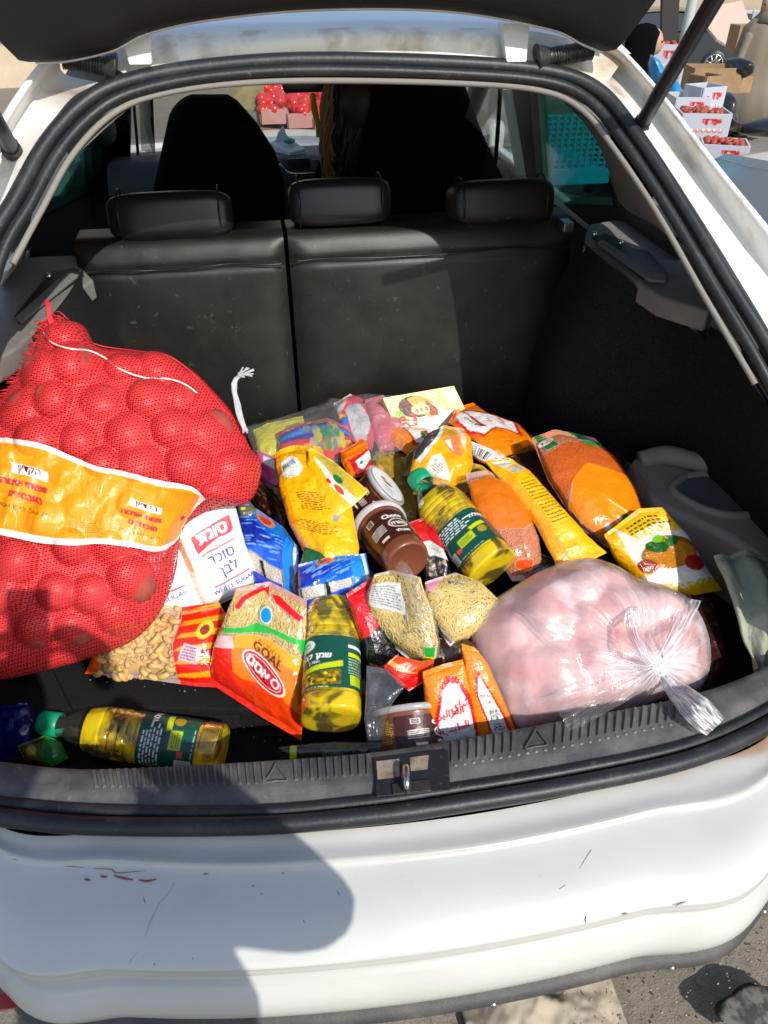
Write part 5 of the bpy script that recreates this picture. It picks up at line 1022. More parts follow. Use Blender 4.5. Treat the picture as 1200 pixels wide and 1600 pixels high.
ribbon('handle', [kz, atz(1050, 1000, .755), atz(1068, 965, .735), atz(1072, 935, .71)], [.005, .010, .016, .026], M['milkfilm'], 8, t, amp=.008, arc=.3)
ribbon('gather', [kz, atz(960, 1035, .765), atz(890, 1000, .765), atz(800, 950, .74)], [.004, .008, .012, .016], M['film'], 12, t, amp=.008, arc=.5)
ribbon('gather', [kz, atz(985, 1075, .745), atz(930, 1100, .725), atz(880, 1125, .70)], [.004, .012, .018, .022], M['film'], 13, t, amp=.010, arc=.5)

# ---- noodles in clear bags -----------------------------------------------------
def noodlebag(loop, idx, zs, sd_, lab, draw, **k):
    P = Patch(loop, idx, zs, seed=sd_, amp=.006, th=.030, **k); t = thing('noodle_bag', rootat(P), lab, 'noodle bag', 'clear bags of thin noodles'); pack('printed_film', P, draw, M['pfilm'], t, alpha=0.)
    V, F = strands(P, 620, .03, .97, .04, .96, -.003, sd_); mesh('noodles', V, F, M['noodle'], t, kind='stuff'); V, F = P.at(*np.meshgrid(np.linspace(.06, .94, 34), np.linspace(.06, .94, 34)), -.011).reshape(-1, 3), gridF(34, 34); mesh('noodle_bed', V, F, M['noodle'], t, kind='stuff'); return P, t
def d(c):
    h = c.h; c.poly([(6, h*.16), (62, h*.10), (70, h*.42), (14, h*.50)], (.84, .83, .80)); c.lines(38, h*.29, 48, h*.26, 8, (.45, .45, .45), rot=-.08); c.poly([(0, h*.82), (30, h*.9), (80, h*.97), (100, h), (0, h)], (.92, .90, .86))
    c.poly([(86, h*.68), (98, h*.66), (98, h*.76), (88, h*.78)], (.1, .62, .2)); c.poly([(86, h*.78), (98, h*.76), (98, h*.84), (90, h*.84)], (.95, .85, .1))
P, t = noodlebag([(588, 902), (612, 896), (650, 905), (672, 950), (684, 1000), (680, 1024), (652, 1036), (612, 1006), (580, 975), (576, 935)], (0, 2, 6, 8), (.75, .76, .68, .68), 81, 'clear bag of thin noodles with a white paper label, right of the oil bottle label', d)
ribbon('twisted_neck', [atz(668, 965, .755), atz(652, 935, .775), atz(640, 905, .79), atz(626, 884, .80)], [.020, .014, .009, .013], M['film'], 21, t, amp=.012, arc=.8)
ribbon('twisted_neck', [atz(668, 990, .745), atz(660, 945, .775), atz(640, 900, .792), atz(622, 880, .80)], [.020, .012, .008, .010], M['film'], 23, t, amp=.012, arc=.8)
def d(c):
    h = c.h; c.text('30', 20, h*.25, 12, (.2, .15, .1)); c.text(he('אטריות'), 50, h*.12, 8, (.1, .1, .1), rot=.2, bold=.3); c.poly([(4, h*.0), (30, 0), (16, h*.16), (0, h*.2)], (.95, .62, .70)); c.poly([(20, h*.80), (60, h*.92), (50, h), (30, h*.96)], (.93, .90, .86)); c.rect(72, h*.22, 9, 2.6, (.15, .12, .1), rot=-.4)
noodlebag([(668, 912), (712, 898), (748, 912), (776, 938), (764, 968), (738, 992), (704, 1006), (678, 975), (664, 945)], (0, 2, 5, 7), (.74, .74, .69, .70), 82, 'clear bag of thin noodles with no label, touching the left of the chicken bag', d)

# ---- tea packs -------------------------------------------------------------------
OR = (.98, .52, .05); RD = (.80, .10, .14); WH = (.95, .94, .94)
AR1 = "ﺷﺎﻱ"[::-1]; AR2 = "ﺍﻟﻐﺰﺍﻟﻴﻦ"[::-1]
def scallop(c, P, col, n=60, r=2.2):
    P = np.array(P+P[:1], float); d_ = np.r_[0, np.cumsum(np.linalg.norm(np.diff(P, axis=0), axis=1))]
    for t_ in np.linspace(0, d_[-1], n): c.ell(np.interp(t_, d_, P[:, 0]), np.interp(t_, d_, P[:, 1]), r, r, col)
def d(c):
    h = c.h; Pp = [(8, h*.10), (26, h*.0), (60, h*.12), (82, h*.30), (88, h*.62), (66, h*.78), (44, h*.52), (12, h*.50), (2, h*.30)]; c.poly([(0, 0), (30, 0), (30, h*.06), (8, h*.4), (0, h*.5)], (.9, .4, .1)); c.poly(Pp, RD); scallop(c, Pp, RD, 70, 2.6); Q = [(a*.90+4.6, b*.88+h*.045) for a, b in Pp]; c.poly(Q, WH)
    c.poly([(30, h*.34), (34, h*.40), (44, h*.24), (47, h*.14), (44, h*.12), (41, h*.20), (36, h*.24)], (.70, .08, .18)); c.poly([(26, h*.32), (36, h*.40), (34, h*.44), (24, h*.38)], (.70, .08, .18)); c.ell(44, h*.12, 2.6, 4, (.70, .08, .18)); c.poly([(24, h*.28), (30, h*.14), (33, h*.16), (29, h*.30)], (.18, .55, .25)); c.ell(26, h*.32, 4, 3, (.18, .55, .25))
    c.text(AR1, 56, h*.40, 12, (.78, .1, .18), rot=-1.0, bold=.4); c.text(AR2, 70, h*.50, 11, (.78, .1, .18), rot=-1.0, bold=.4)
    c.text('TEA', 18, h*.24, 6, (.2, .5, .3), rot=-.8)
    for k in range(30): c.ell(12+k*2.3, h*(.60+k*.012), .7, .7, (.99, .85, .4))
single('tea_pack', [(706, 660), (716, 640), (742, 632), (762, 650), (804, 664), (838, 690), (832, 706), (802, 716), (770, 706), (738, 684)], (0, 2, 5, 7), (.76, .73, .70, .74), d, 'orange and white tea pack with a red gazelle, at the top of the heap', 'tea pack', base=OR, group='orange tea packs', th=.022, seed=91, amp=.005, p=3)
def d(c): h = c.h; c.bars(40, h*.45, 40, h*.5, seed=4); c.lines(12, h*.45, 14, h*.6, 4, (.4, .35, .35)); c.lines(80, h*.45, 20, h*.5, 4, (.8, .3, .35)); c.poly([(0, h*.86), (100, h*.86), (100, h), (0, h)], RD); c.poly([(0, 0), (4, 0), (4, h), (0, h)], RD)
single('tea_pack', [(736, 690), (770, 704), (790, 722), (774, 730), (752, 722), (736, 712)], (0, 2, 3, 5), (.745, .745, .73, .73), d, 'white barcode side of a tea pack, just under the gazelle tea pack', 'tea pack', base=WH, group='orange tea packs', th=.010, seed=92, amp=.003)
def d(c):
    h = c.h; c.poly([(30, 0), (100, 0), (100, h*.5), (60, h*.6), (50, h*.3)], WH); c.poly([(26, 0), (32, 0), (64, h*.6), (100, h*.5), (100, h*.58), (60, h*.7), (46, h*.36)], RD); c.ell(80, h*.3, 7, 9, (.2, .5, .25)); c.ell(86, h*.26, 4, 8, (.6, .1, .15))
    for k in range(24): c.ell(6+k*3.4, h*(.45+k*.018), .9, .9, (.99, .85, .4))
single('tea_pack', [(604, 664), (640, 668), (672, 670), (676, 690), (652, 706), (640, 712), (612, 690)], (0, 2, 4, 6), (.745, .745, .74, .745), d, 'orange tea pack end with a strip of white, in front of the cake carton', 'tea pack', base=OR, group='orange tea packs', th=.012, seed=93, amp=.006)
def d(c):
    h = c.h; c.poly([(16, h*.50), (100, h*.44), (100, h*.92), (40, h), (22, h)], RD); scallop(c, [(16, h*.5), (100, h*.44)], RD, 12, 4); c.poly([(34, h*.60), (66, h*.54), (96, h*.50), (96, h*.70), (60, h*.86), (40, h*.80)], WH); c.ell(52, h*.70, 7, 8, (.2, .55, .3)); c.rect(70, h*.70, 26, 5, (.6, .65, .6), rot=-.15)
    for k in range(20): c.ell(16+k*4, h*(.24-k*.002), .9, .9, (.99, .85, .4)); 
    c.rect(55, h*.36, 90, 1.2, (.85, .35, .05))
single('tea_pack', [(534, 706), (556, 694), (560, 684), (572, 690), (578, 712), (582, 734), (560, 744), (548, 742), (536, 722)], (0, 2, 5, 7), (.765, .765, .755, .76), d, 'small orange tea pack with red scalloped band, between the yellow pouch and the snack bag', 'tea pack', base=(.98, .47, .05), group='orange tea packs', th=.014, seed=94, amp=.007)
def teafront(back):
    def d(c):
        h = c.h
        if not back:
            Pp = [(36, h*.20), (56, h*.12), (76, h*.16), (94, h*.42), (96, h*.86), (88, h), (20, h), (14, h*.60)]; c.poly(Pp, RD); scallop(c, Pp, RD, 60, 3.2); c.poly([((a-55)*.84+55, (b-h*.6)*.88+h*.6) for a, b in Pp], (.88, .88, .90)); c.text(AR1, 70, h*.45, 22, RD, rot=.05, bold=.7); c.text(AR2, 46, h*.50, 20, RD, rot=.05, bold=.7); c.text("ﺍﻟﻄﻴﺐ"[::-1], 52, h*.68, 22, RD, rot=.05, bold=.7)
            c.poly([(24, h*.92), (60, h*.84), (82, h*.92), (82, h), (20, h)], (.55, .05, .1))
        else:
            Pp = [(38, h*.26), (50, h*.22), (72, h*.44), (86, h*.70), (90, h), (48, h), (42, h*.70), (28, h*.42)]; c.poly(Pp, RD); scallop(c, Pp, RD, 50, 2.4); c.poly([((a-58)*.80+58, (b-h*.6)*.86+h*.61) for a, b in Pp], (.94, .93, .94))
            c.text('STD. 2L', 52, h*.47, 8, RD, bold=.2); c.text('200', 58, h*.54, 9, RD, bold=.2); c.bars(64, h*.67, 24, h*.10, rot=.05, seed=12); c.rect(66, h*.80, 22, h*.07, (.2, .2, .22), rot=.05); c.rect(66, h*.80, 19, h*.055, WH, rot=.05); c.text('KW', 66, h*.80, 8, (.15, .15, .15), bold=.3)
            c.ell(40, h*.17, 9, 7, (.93, .36, .05)); c.ell(40, h*.17, 5, 3.6, (.98, .6, .15)); c.ell(40, h*.17, 3.8, 2.6, (.93, .36, .05))
            for k in range(26): c.ell(20+k*.9, h*(.12+k*.033), 1.3, 1.3, (.99, .80, .45))
    return d
single('tea_pack', [(664, 1054), (690, 1044), (722, 1036), (734, 1080), (742, 1120), (750, 1156), (715, 1170), (684, 1180), (668, 1120)], (0, 2, 5, 7), (.685, .69, .615, .60), teafront(False), 'orange tea pack with large red Arabic letters, right of the tub by the sill', 'tea pack', base=OR, group='orange tea packs', th=.020, seed=95, amp=.005)
single('tea_pack', [(724, 1012), (744, 1018), (762, 1040), (784, 1090), (808, 1150), (772, 1158), (738, 1166), (728, 1090)], (0, 1, 4, 6), (.70, .70, .61, .61), teafront(True), 'orange tea pack showing its barcode side, standing against the chicken bag', 'tea pack', base=OR, group='orange tea packs', th=.020, seed=96, amp=.005)

# ---- cake carton -----------------------------------------------------------------
q = [atz(598, 622, .80), atz(709, 603, .80), atz(734, 654, .735), atz(628, 688, .72)]
n_ = np.cross(q[1]-q[0], q[3]-q[0]); n_ /= np.linalg.norm(n_); n_ = n_ if n_[2] > 0 else -n_
ct = prism('cake_carton', [p-n_*.035 for p in q], n_*.034, mk('card', tuple(lin((.90, .84, .56))), .5), None, bev=.0012, label='pale yellow cake carton with a picture of chocolate cake, against the rear seat', cat='carton')
C = Canvas(.62, 260, (.93, .88, .60)); h = C.h
C.poly([(0, h*.72), (50, h*.52), (86, h*.6), (100, h), (0, h)], (.93, .88, .78)); C.ell(38, h*.34, 24, 17, (.34, .13, .08), rot=.1); C.poly([(30, 8), (44, 4), (60, 14), (64, 34), (52, 44), (38, 30)], (.93, .62, .22)); C.ell(46, h*.42, 17, 9, (.93, .78, .52)); C.poly([(54, 14), (64, 30), (62, 42), (52, 40), (48, 26)], (.60, .26, .14))
for k in range(3): C.ell(36+k*7, h*.44, 4, 6, (.97, .88, .70)); C.ell(36+k*7, h*.44, 2.4, 4, (.75, .5, .25))
C.text('POP', 13, h*.72, 17, (.80, .10, .16), rot=-1.35, bold=1.); C.text('kek', 27, h*.62, 13, (.80, .10, .16), rot=-1.35, bold=.6); C.ell(12, h*.42, 5, 4, (.55, .95, .15)); C.lines(77, h*.34, h*.5, 8, 3, (.45, .38, .2), rot=1.35); C.rect(91, h*.26, 13, 20, (.93, .92, .84), rot=-.1); C.lines(91, h*.26, 10, 16, 6, (.7, .68, .6))
u, v = np.meshgrid(np.linspace(0, 1, 120), np.linspace(0, 1, 80)); U_, V_ = u[..., None], v[..., None]
V = q[0]*(1-U_)*(1-V_)+q[1]*U_*(1-V_)+q[2]*U_*V_+q[3]*(1-U_)*V_+n_*.0004; mesh('carton_print', V.reshape(-1, 3), gridF(80, 120), M['printed'], ct, smooth=False, col=C.sample(u, v).reshape(-1, 4))

# ---- snack bags at the back ---------------------------------------------------------
def d(c):
    h = c.h; c.rect(50, h*.12, 110, h*.18, (.86, .45, .55)); c.text('PARTY MIX', 40, h*.20, 11, (.95, .70, .15), rot=-.12, bold=.5)
    for k, cc in enumerate(((.30, .25, .62), (.16, .55, .90), (.30, .22, .60), (.86, .22, .30), (.95, .65, .12), (.90, .25, .25))): c.poly([(0, h*(.28+k*.12)), (50, h*(.16+k*.13)), (100, h*(.30+k*.10)), (100, h*(.42+k*.10)), (50, h*(.29+k*.13)), (0, h*(.40+k*.12))], cc)
    for k in range(26): c.ell(r_.uniform(35, 85), h*r_.uniform(.3, .8), 4.5, 4, r_.choice([(.45, .6, .4), (.80, .75, .3), (.5, .55, .6), (.2, .6, .35), (.75, .7, .6)]))
single('snack_bag', [(436, 678), (470, 664), (510, 655), (540, 668), (548, 700), (520, 720), (478, 716), (444, 712)], (0, 3, 4, 7), (.735, .745, .74, .74), d, 'shiny snack bag striped blue, red and yellow, behind the crumpled yellow pouch', 'snack bag', base=(.8, .3, .4), th=.02, seed=101, amp=.006)
single('snack_bag', [(398, 672), (430, 660), (470, 652), (476, 672), (446, 690), (436, 706), (414, 716), (404, 700)], (0, 2, 4, 6), (.72, .72, .72, .72), lambda c: (c.poly([(60, c.h*.3), (100, c.h*.3), (100, c.h), (40, c.h)], (.62, .60, .22)), c.ell(50, c.h*.8, 8, 6, (.85, .3, .12))), 'lemon yellow snack bag at the back left of the heap, next to the sack', 'snack bag', base=(.90, .88, .10), th=.014, seed=102, amp=.007)
def d(c):
    h = c.h; c.poly([(0, 0), (50, 0), (10, h*.5), (0, h*.6)], (.82, .80, .80)); c.poly([(40, 0), (60, 0), (30, h*.5), (10, h*.58)], (.92, .18, .34)); c.poly([(20, h*.46), (60, h*.2), (90, h*.5), (80, h), (40, h*.9)], (.84, .83, .86)); c.lines(50, h*.42, 30, 16, 5, (.6, .6, .65), rot=.3); c.poly([(0, h*.66), (30, h*.6), (30, h*.9), (0, h)], (.20, .45, .86)); c.poly([(0, h*.55), (20, h*.58), (24, h*.64), (0, h*.66)], (.95, .75, .15))
single('candy_bag', [(524, 632), (548, 618), (566, 626), (590, 640), (586, 672), (580, 700), (556, 690), (536, 672)], (0, 3, 5, 7), (.745, .75, .75, .75), d, 'pink and silver candy bag with a fine print block, left of the cake carton', 'candy bag', base=(.88, .30, .42), th=.016, seed=103, amp=.009)
def d(c):
    h = c.h; r = random.Random(5)
    for k in range(22): x_, y_ = r.uniform(0, 100), r.uniform(0, h); c.poly([(x_, y_), (x_+r.uniform(8, 22), y_+r.uniform(-6, 10)), (x_+r.uniform(0, 16), y_+r.uniform(10, 30))], r.choice([(.90, .88, .90), (.90, .30, .40), (.84, .60, .66), (.95, .80, .82), (.86, .50, .35)]))
single('candy_bag', [(572, 626), (598, 620), (622, 640), (630, 672), (614, 700), (594, 702), (580, 672)], (0, 1, 4, 5), (.75, .75, .75, .75), d, 'crumpled pink and white candy bag touching the left edge of the cake carton', 'candy bag', base=(.86, .46, .54), th=.018, seed=104, amp=.010)
single('candy_bag', [(402, 706), (432, 716), (436, 750), (420, 768), (404, 744)], (0, 1, 3, 4), (.73, .73, .72, .72), lambda c: (c.rect(60, c.h*.3, 50, c.h*.3, (.9, .88, .92)), c.rect(30, c.h*.6, 60, c.h*.2, (.75, .2, .5))), 'small magenta and white candy bag between the sack and the yellow pouch', 'candy bag', base=(.80, .35, .60), th=.012, seed=105, amp=.006)
P = Patch([(392, 668), (440, 655), (520, 628), (570, 618), (612, 622), (634, 660), (622, 700), (560, 722), (480, 720), (410, 716)], (0, 4, 6, 9), (.745, .755, .765, .755), th=.018, seed=106, amp=.009, seal=.01); pack('outer_bag', P, lambda c: None, M['pfilm'], None, alpha=.0, label='large clear plastic bag lying over the snack and candy bags at the back', cat='plastic bag')
# foil-lined open pouch
def d(c):
    h = c.h; c.poly([(0, 0), (46, 0), (30, h*.3), (6, h*.7), (0, h*.7)], (.26, .24, .25)); c.poly([(44, 0), (54, 0), (30, h*.42), (14, h*.74), (6, h*.72)], (.86, .86, .86)); c.ell(60, h*.22, 14, h*.17, (.80, .62, .22)); c.poly([(46, h*.30), (74, h*.20), (80, h*.6), (60, h*.5)], (.93, .50, .30)); c.poly([(50, h*.34), (60, h*.3), (66, h*.5)], (.95, .9, .85)); c.poly([(78, 0), (88, 0), (86, h*.5), (78, h*.3)], (.80, .80, .82)); c.poly([(30, h*.60), (46, h*.55), (66, h*.92), (24, h*.9)], (.86, .84, .80)); c.lines(42, h*.76, 20, 16, 5, (.5, .45, .4), rot=.5)
single('open_pouch', [(668, 682), (694, 668), (722, 672), (734, 690), (736, 728), (726, 750), (700, 758), (660, 748), (644, 738), (650, 706)], (0, 2, 5, 8), (.80, .80, .765, .775), d, 'torn open yellow pouch with a silver lining, above the cap of the lying oil bottle', 'pouch', base=(.97, .66, .08), th=.024, seed=111, amp=.011)
single('olive_bag', [(636, 708), (664, 692), (656, 716), (650, 746), (630, 742)], (0, 1, 3, 4), (.74, .74, .74, .74), lambda c: None, 'dull olive green bag wedged between the white tub lid and the torn pouch', 'bag', base=(.45, .42, .12), th=.012, seed=112, amp=.008)
def d(c):
    h = c.h; c.poly([(0, 0), (100, 0), (100, h*.42), (0, h*.34)], (.82, .10, .12)); c.poly([(20, h*.34), (92, h*.38), (100, h*.56), (34, h*.56)], (.84, .84, .82)); c.lines(62, h*.46, 50, 12, 4, (.5, .5, .5), rot=.1)
    for k in range(16): c.ell(r_.uniform(20, 90), h*r_.uniform(.6, .8), 6, 4, r_.choice([(.60, .42, .32), (.75, .6, .5), (.14, .08, .06), (.2, .12, .1)]))
    c.poly([(20, h*.86), (90, h*.84), (100, h), (10, h)], (.80, .60, .15)); c.ell(40, h*.92, 12, 5, (.85, .12, .1))
single('coffee_bag', [(634, 822), (662, 812), (684, 830), (700, 880), (702, 914), (670, 920), (654, 868)], (0, 2, 4, 5), (.735, .74, .70, .70), d, 'red topped dark brown coffee bag between the chocolate tubs and the lying oil bottle', 'coffee bag', base=(.13, .07, .05), th=.016, seed=113, amp=.006)
def d(c): h = c.h; c.poly([(0, h*.62), (100, h*.50), (100, h), (0, h)], (.045, .045, .05)); c.lines(50, h*.82, 80, h*.25, 7, (.25, .25, .26))
single('red_black_bag', [(544, 932), (584, 906), (590, 940), (606, 985), (622, 1024), (594, 1042), (578, 1036), (562, 990)], (0, 1, 4, 6), (.72, .72, .665, .66), d, 'bright red bag with a black lower end, squeezed between an oil bottle and noodles', 'bag', base=(.86, .06, .10), th=.014, seed=114, amp=.005)
single('orange_red_pouch', [(602, 1042), (620, 1026), (656, 1034), (676, 1030), (674, 1056), (640, 1078), (622, 1066)], (0, 1, 4, 5), (.705, .71, .68, .675), lambda c: (c.poly([(0, 0), (60, 0), (50, c.h), (0, c.h)], (.90, .10, .08)), c.poly([(30, 0), (60, 0), (52, c.h*.6)], (.97, .65, .35))), 'shiny orange and red pouch end just above the tub by the sill', 'pouch', base=(.93, .28, .08), th=.014, seed=115, amp=.009)
P = Patch([(574, 1046), (600, 1050), (632, 1074), (612, 1100), (600, 1130), (598, 1200), (582, 1200), (572, 1120)], (0, 2, 5, 6), (.69, .69, .61, .61), th=.022, seed=116, amp=.008); pack('clear_bag', P, lambda c: None, M['pfilm'], None, alpha=.03, base=(.85, .87, .92), label='thin clear plastic bag between the tub by the sill and an oil bottle', cat='plastic bag')
single('dark_noodle_bag', [(400, 748), (436, 762), (448, 800), (440, 826), (410, 802), (396, 780)], (0, 1, 3, 5), (.70, .71, .70, .70), lambda c: [c.ell(r_.uniform(0, 100), r_.uniform(0, c.h), 5, 3, (.42, .28, .14)) for k in range(30)], 'dark brown bag deep in the gap between the sack and the yellow pouch', 'bag', base=(.17, .09, .06), th=.016, seed=117, amp=.006)
single('foil_wrapper', [(370, 790), (388, 782), (400, 796), (392, 812), (376, 808)], (0, 1, 3, 4), (.735, .735, .73, .73), lambda c: (c.ell(30, c.h*.5, 14, 12, (.9, .78, .15)), c.ell(60, c.h*.3, 14, 10, (.6, .5, .8))), 'small yellow and violet sweet wrapper above the sugar bag corner', 'wrapper', base=(.35, .38, .30), th=.008, seed=118, amp=.006)
single('green_wrapper', [(30, 1166), (70, 1150), (92, 1160), (104, 1184), (80, 1196), (40, 1186)], (0, 2, 3, 5), (.51, .51, .50, .50), lambda c: (c.poly([(60, 0), (100, 0), (100, c.h), (50, c.h)], (.12, .50, .20)), c.ell(30, c.h*.4, 12, 8, (.7, .65, .25)), c.ell(20, c.h*.7, 10, 6, (.75, .3, .2))), 'green and brown snack wrapper in the well under the cap of the oil bottle', 'wrapper', base=(.28, .34, .14), th=.018, seed=119, amp=.009)
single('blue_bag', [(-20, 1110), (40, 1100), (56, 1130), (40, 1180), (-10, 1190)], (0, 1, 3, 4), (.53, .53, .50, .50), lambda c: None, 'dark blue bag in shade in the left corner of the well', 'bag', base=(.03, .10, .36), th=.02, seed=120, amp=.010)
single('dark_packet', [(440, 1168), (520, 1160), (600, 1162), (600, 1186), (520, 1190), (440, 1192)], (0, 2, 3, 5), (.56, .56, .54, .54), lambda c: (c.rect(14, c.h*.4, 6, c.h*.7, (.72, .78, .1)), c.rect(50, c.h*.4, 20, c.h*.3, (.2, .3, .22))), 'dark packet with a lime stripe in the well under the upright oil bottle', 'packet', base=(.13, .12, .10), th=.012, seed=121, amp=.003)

# ---- jug-like tray, paper and cloth at the right ------------------------------------
jg = thing('plastic_canister', atz(1120, 860, .50), 'taupe plastic canister with a long moulded handle, in the dark right side of the boot', 'canister')
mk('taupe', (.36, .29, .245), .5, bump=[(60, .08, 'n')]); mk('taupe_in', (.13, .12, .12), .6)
jl = [(984, 722), (1000, 702), (1040, 694), (1075, 700), (1110, 716), (1210, 726), (1300, 740), (1310, 900), (1200, 880), (1140, 838), (1080, 810), (1030, 790), (996, 760)]
prism('body', [atz(a, b, .70) for a, b in jl], (0, 0, -.16), M['taupe'], jg, bev=.018, seg=5, smooth=True)
hole = [(1070, 745), (1100, 742), (1150, 748), (1200, 762), (1215, 790), (1190, 802), (1140, 806), (1090, 792), (1050, 765)]
tube('handle_rim', [atz(a, b, .702) for a, b in hole+hole[:1]], .010, M['taupe'], jg, n=60, caps=False)
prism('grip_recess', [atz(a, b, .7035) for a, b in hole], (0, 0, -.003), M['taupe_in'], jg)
tube('handle', [atz(a, b, z) for a, b, z in ((1000, 720, .705), (1040, 712, .716), (1090, 722, .722), (1150, 734, .722), (1250, 752, .718))], [.022, .024, .020, .019, .019], M['taupe'], jg, nseg=16, n=30)
pn = prism('paper_note', [atz(a, b, .665) for a, b in ((1130, 826), (1171, 832), (1174, 872), (1150, 868))], (0, 0, .001), mk('paper', (.42, .42, .44), .7), None, label='torn white paper note with handwriting, beside the taupe canister', cat='paper')
C = Canvas(1., 60, (.72, .72, .75)); C.text('VNOC', 50, 50, 30, (.10, .10, .12), rot=.4, bold=1.); u, v = np.meshgrid(np.linspace(0, 1, 50), np.linspace(0, 1, 50)); qq = [atz(a, b, .6665) for a, b in ((1132, 828), (1170, 833), (1173, 870), (1150, 866))]; U_, V_ = u[..., None], v[..., None]
mesh('handwriting', (qq[0]*(1-U_)*(1-V_)+qq[1]*U_*(1-V_)+qq[2]*U_*V_+qq[3]*(1-U_)*V_).reshape(-1, 3), gridF(50, 50), M['printed'], pn, col=C.sample(u, v).reshape(-1, 4))
P = Patch([(1118, 876), (1160, 868), (1230, 880), (1230, 960), (1210, 1042), (1180, 1040), (1160, 1000), (1146, 950)], (0, 2, 4, 5), (.70, .70, .68, .68), th=.02, seed=131, amp=.0); 
u, v = np.meshgrid(np.linspace(0, 1, 90), np.linspace(0, 1, 110)); hh = .016*np.sin(u*13+2.5*vn(v*3, u*2, 3)+v*1.5)*(.4+.6*vn(u*3, v*3, 8))+.012*(fbm(u*5, v*5, 9)-.5)+.02*P.prof(u, v)
V = P.base(u, v)+P.n*hh[..., None]; o = mesh('cloth', V.reshape(-1, 3), gridF(110, 90), mk('greencloth', (.38, .40, .29), .85, bump=[(300, .3, 'n')], var=[(8, (.22, .24, .18), .6, .4, .7)]), None, label='crumpled grey green cloth hanging over the right corner of the boot', cat='cloth'); md = o.modifiers.new('s', 'SOLIDIFY'); md.thickness = .002
# ---- fillers deeper in the heap -------------------------------------------------------
for loop, idx, zs, base, lab, cat, sd_ in (
    ([(590, 700), (640, 716), (650, 770), (648, 812), (610, 800), (580, 740)], (0, 1, 3, 5), (.70, .70, .70, .70), (.62, .52, .20), 'dull yellow bag showing between the white tub lid and the oil bottle', 'bag', 201),
    ([(724, 722), (752, 728), (772, 744), (752, 760), (722, 780), (706, 758)], (0, 2, 3, 5), (.72, .72, .70, .71), (.72, .60, .20), 'mustard yellow bag below the torn open pouch', 'bag', 202),
    ([(800, 716), (846, 706), (880, 760), (930, 836), (900, 840), (850, 780)], (0, 1, 3, 4), (.71, .71, .69, .69), (.24, .13, .09), 'brown wrapper in the gap between the long yellow pouch and the larger lentil bag', 'wrapper', 203),
    ([(834, 860), (872, 880), (866, 905), (820, 912), (806, 902)], (0, 1, 2, 4), (.68, .68, .66, .67), (.12, .14, .06), 'dark green wrapper between the smaller lentil bag and the chicken bag', 'wrapper', 204),
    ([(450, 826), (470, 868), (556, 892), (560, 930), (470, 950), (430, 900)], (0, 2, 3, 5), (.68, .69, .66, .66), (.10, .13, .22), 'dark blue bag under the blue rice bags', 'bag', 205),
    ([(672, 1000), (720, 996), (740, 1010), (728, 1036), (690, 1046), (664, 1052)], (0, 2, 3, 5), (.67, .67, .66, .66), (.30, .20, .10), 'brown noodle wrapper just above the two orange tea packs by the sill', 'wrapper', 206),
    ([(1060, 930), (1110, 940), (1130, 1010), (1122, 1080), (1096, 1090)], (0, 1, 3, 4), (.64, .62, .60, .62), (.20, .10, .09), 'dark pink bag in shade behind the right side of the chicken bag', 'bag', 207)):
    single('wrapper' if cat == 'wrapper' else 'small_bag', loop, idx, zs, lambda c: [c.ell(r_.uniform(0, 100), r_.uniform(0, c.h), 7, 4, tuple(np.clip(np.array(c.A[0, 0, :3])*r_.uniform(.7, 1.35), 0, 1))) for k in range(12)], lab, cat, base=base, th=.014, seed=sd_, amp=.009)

# ---- things on and over the dashboard ---------------------------------------------------
tb = thing('tissue_box', aty(450, 236, 2.30), 'white tissue box with a green spot and a tissue sticking out, on the dashboard', 'tissue box')
tq = [aty(a, b, y) for a, b, y in ((421, 222, 2.42), (452, 239, 2.24), (478, 232, 2.26), (446, 212, 2.46))]
prism('box', tq, (0, 0, -.045), mk('cardwhite', (.72, .74, .72), .6), tb, bev=.003)
mesh('green_spot', *sphVF(aty(452, 220, 2.33), (.022, .026, .010), 14, 8), mk('greenspot', (.08, .40, .20), .5), tb)
ts = [aty(a, b, 2.40) for a, b in ((430, 222), (436, 206), (443, 198), (448, 212), (456, 218))]; prism('tissue', ts, (0, .02, 0), mk('tissue', (.8, .8, .82), .8), tb, bev=.002)
ys = thing('yellow_strap', aty(490, 146, 1.98), 'yellow strap hanging from the rear view mirror', 'strap')
for k, dx in enumerate((0, 5)):
    tube('strap', [aty(488+dx*.3, 146, 1.98), aty(489+dx, 170, 1.98), aty(496+dx*.4, 195, 1.98), aty(497, 214, 1.98)], .0075 if k == 0 else .005, mk('yellowcloth%d' % k, (.62, .50, .05), .7), ys, nseg=6, n=20)

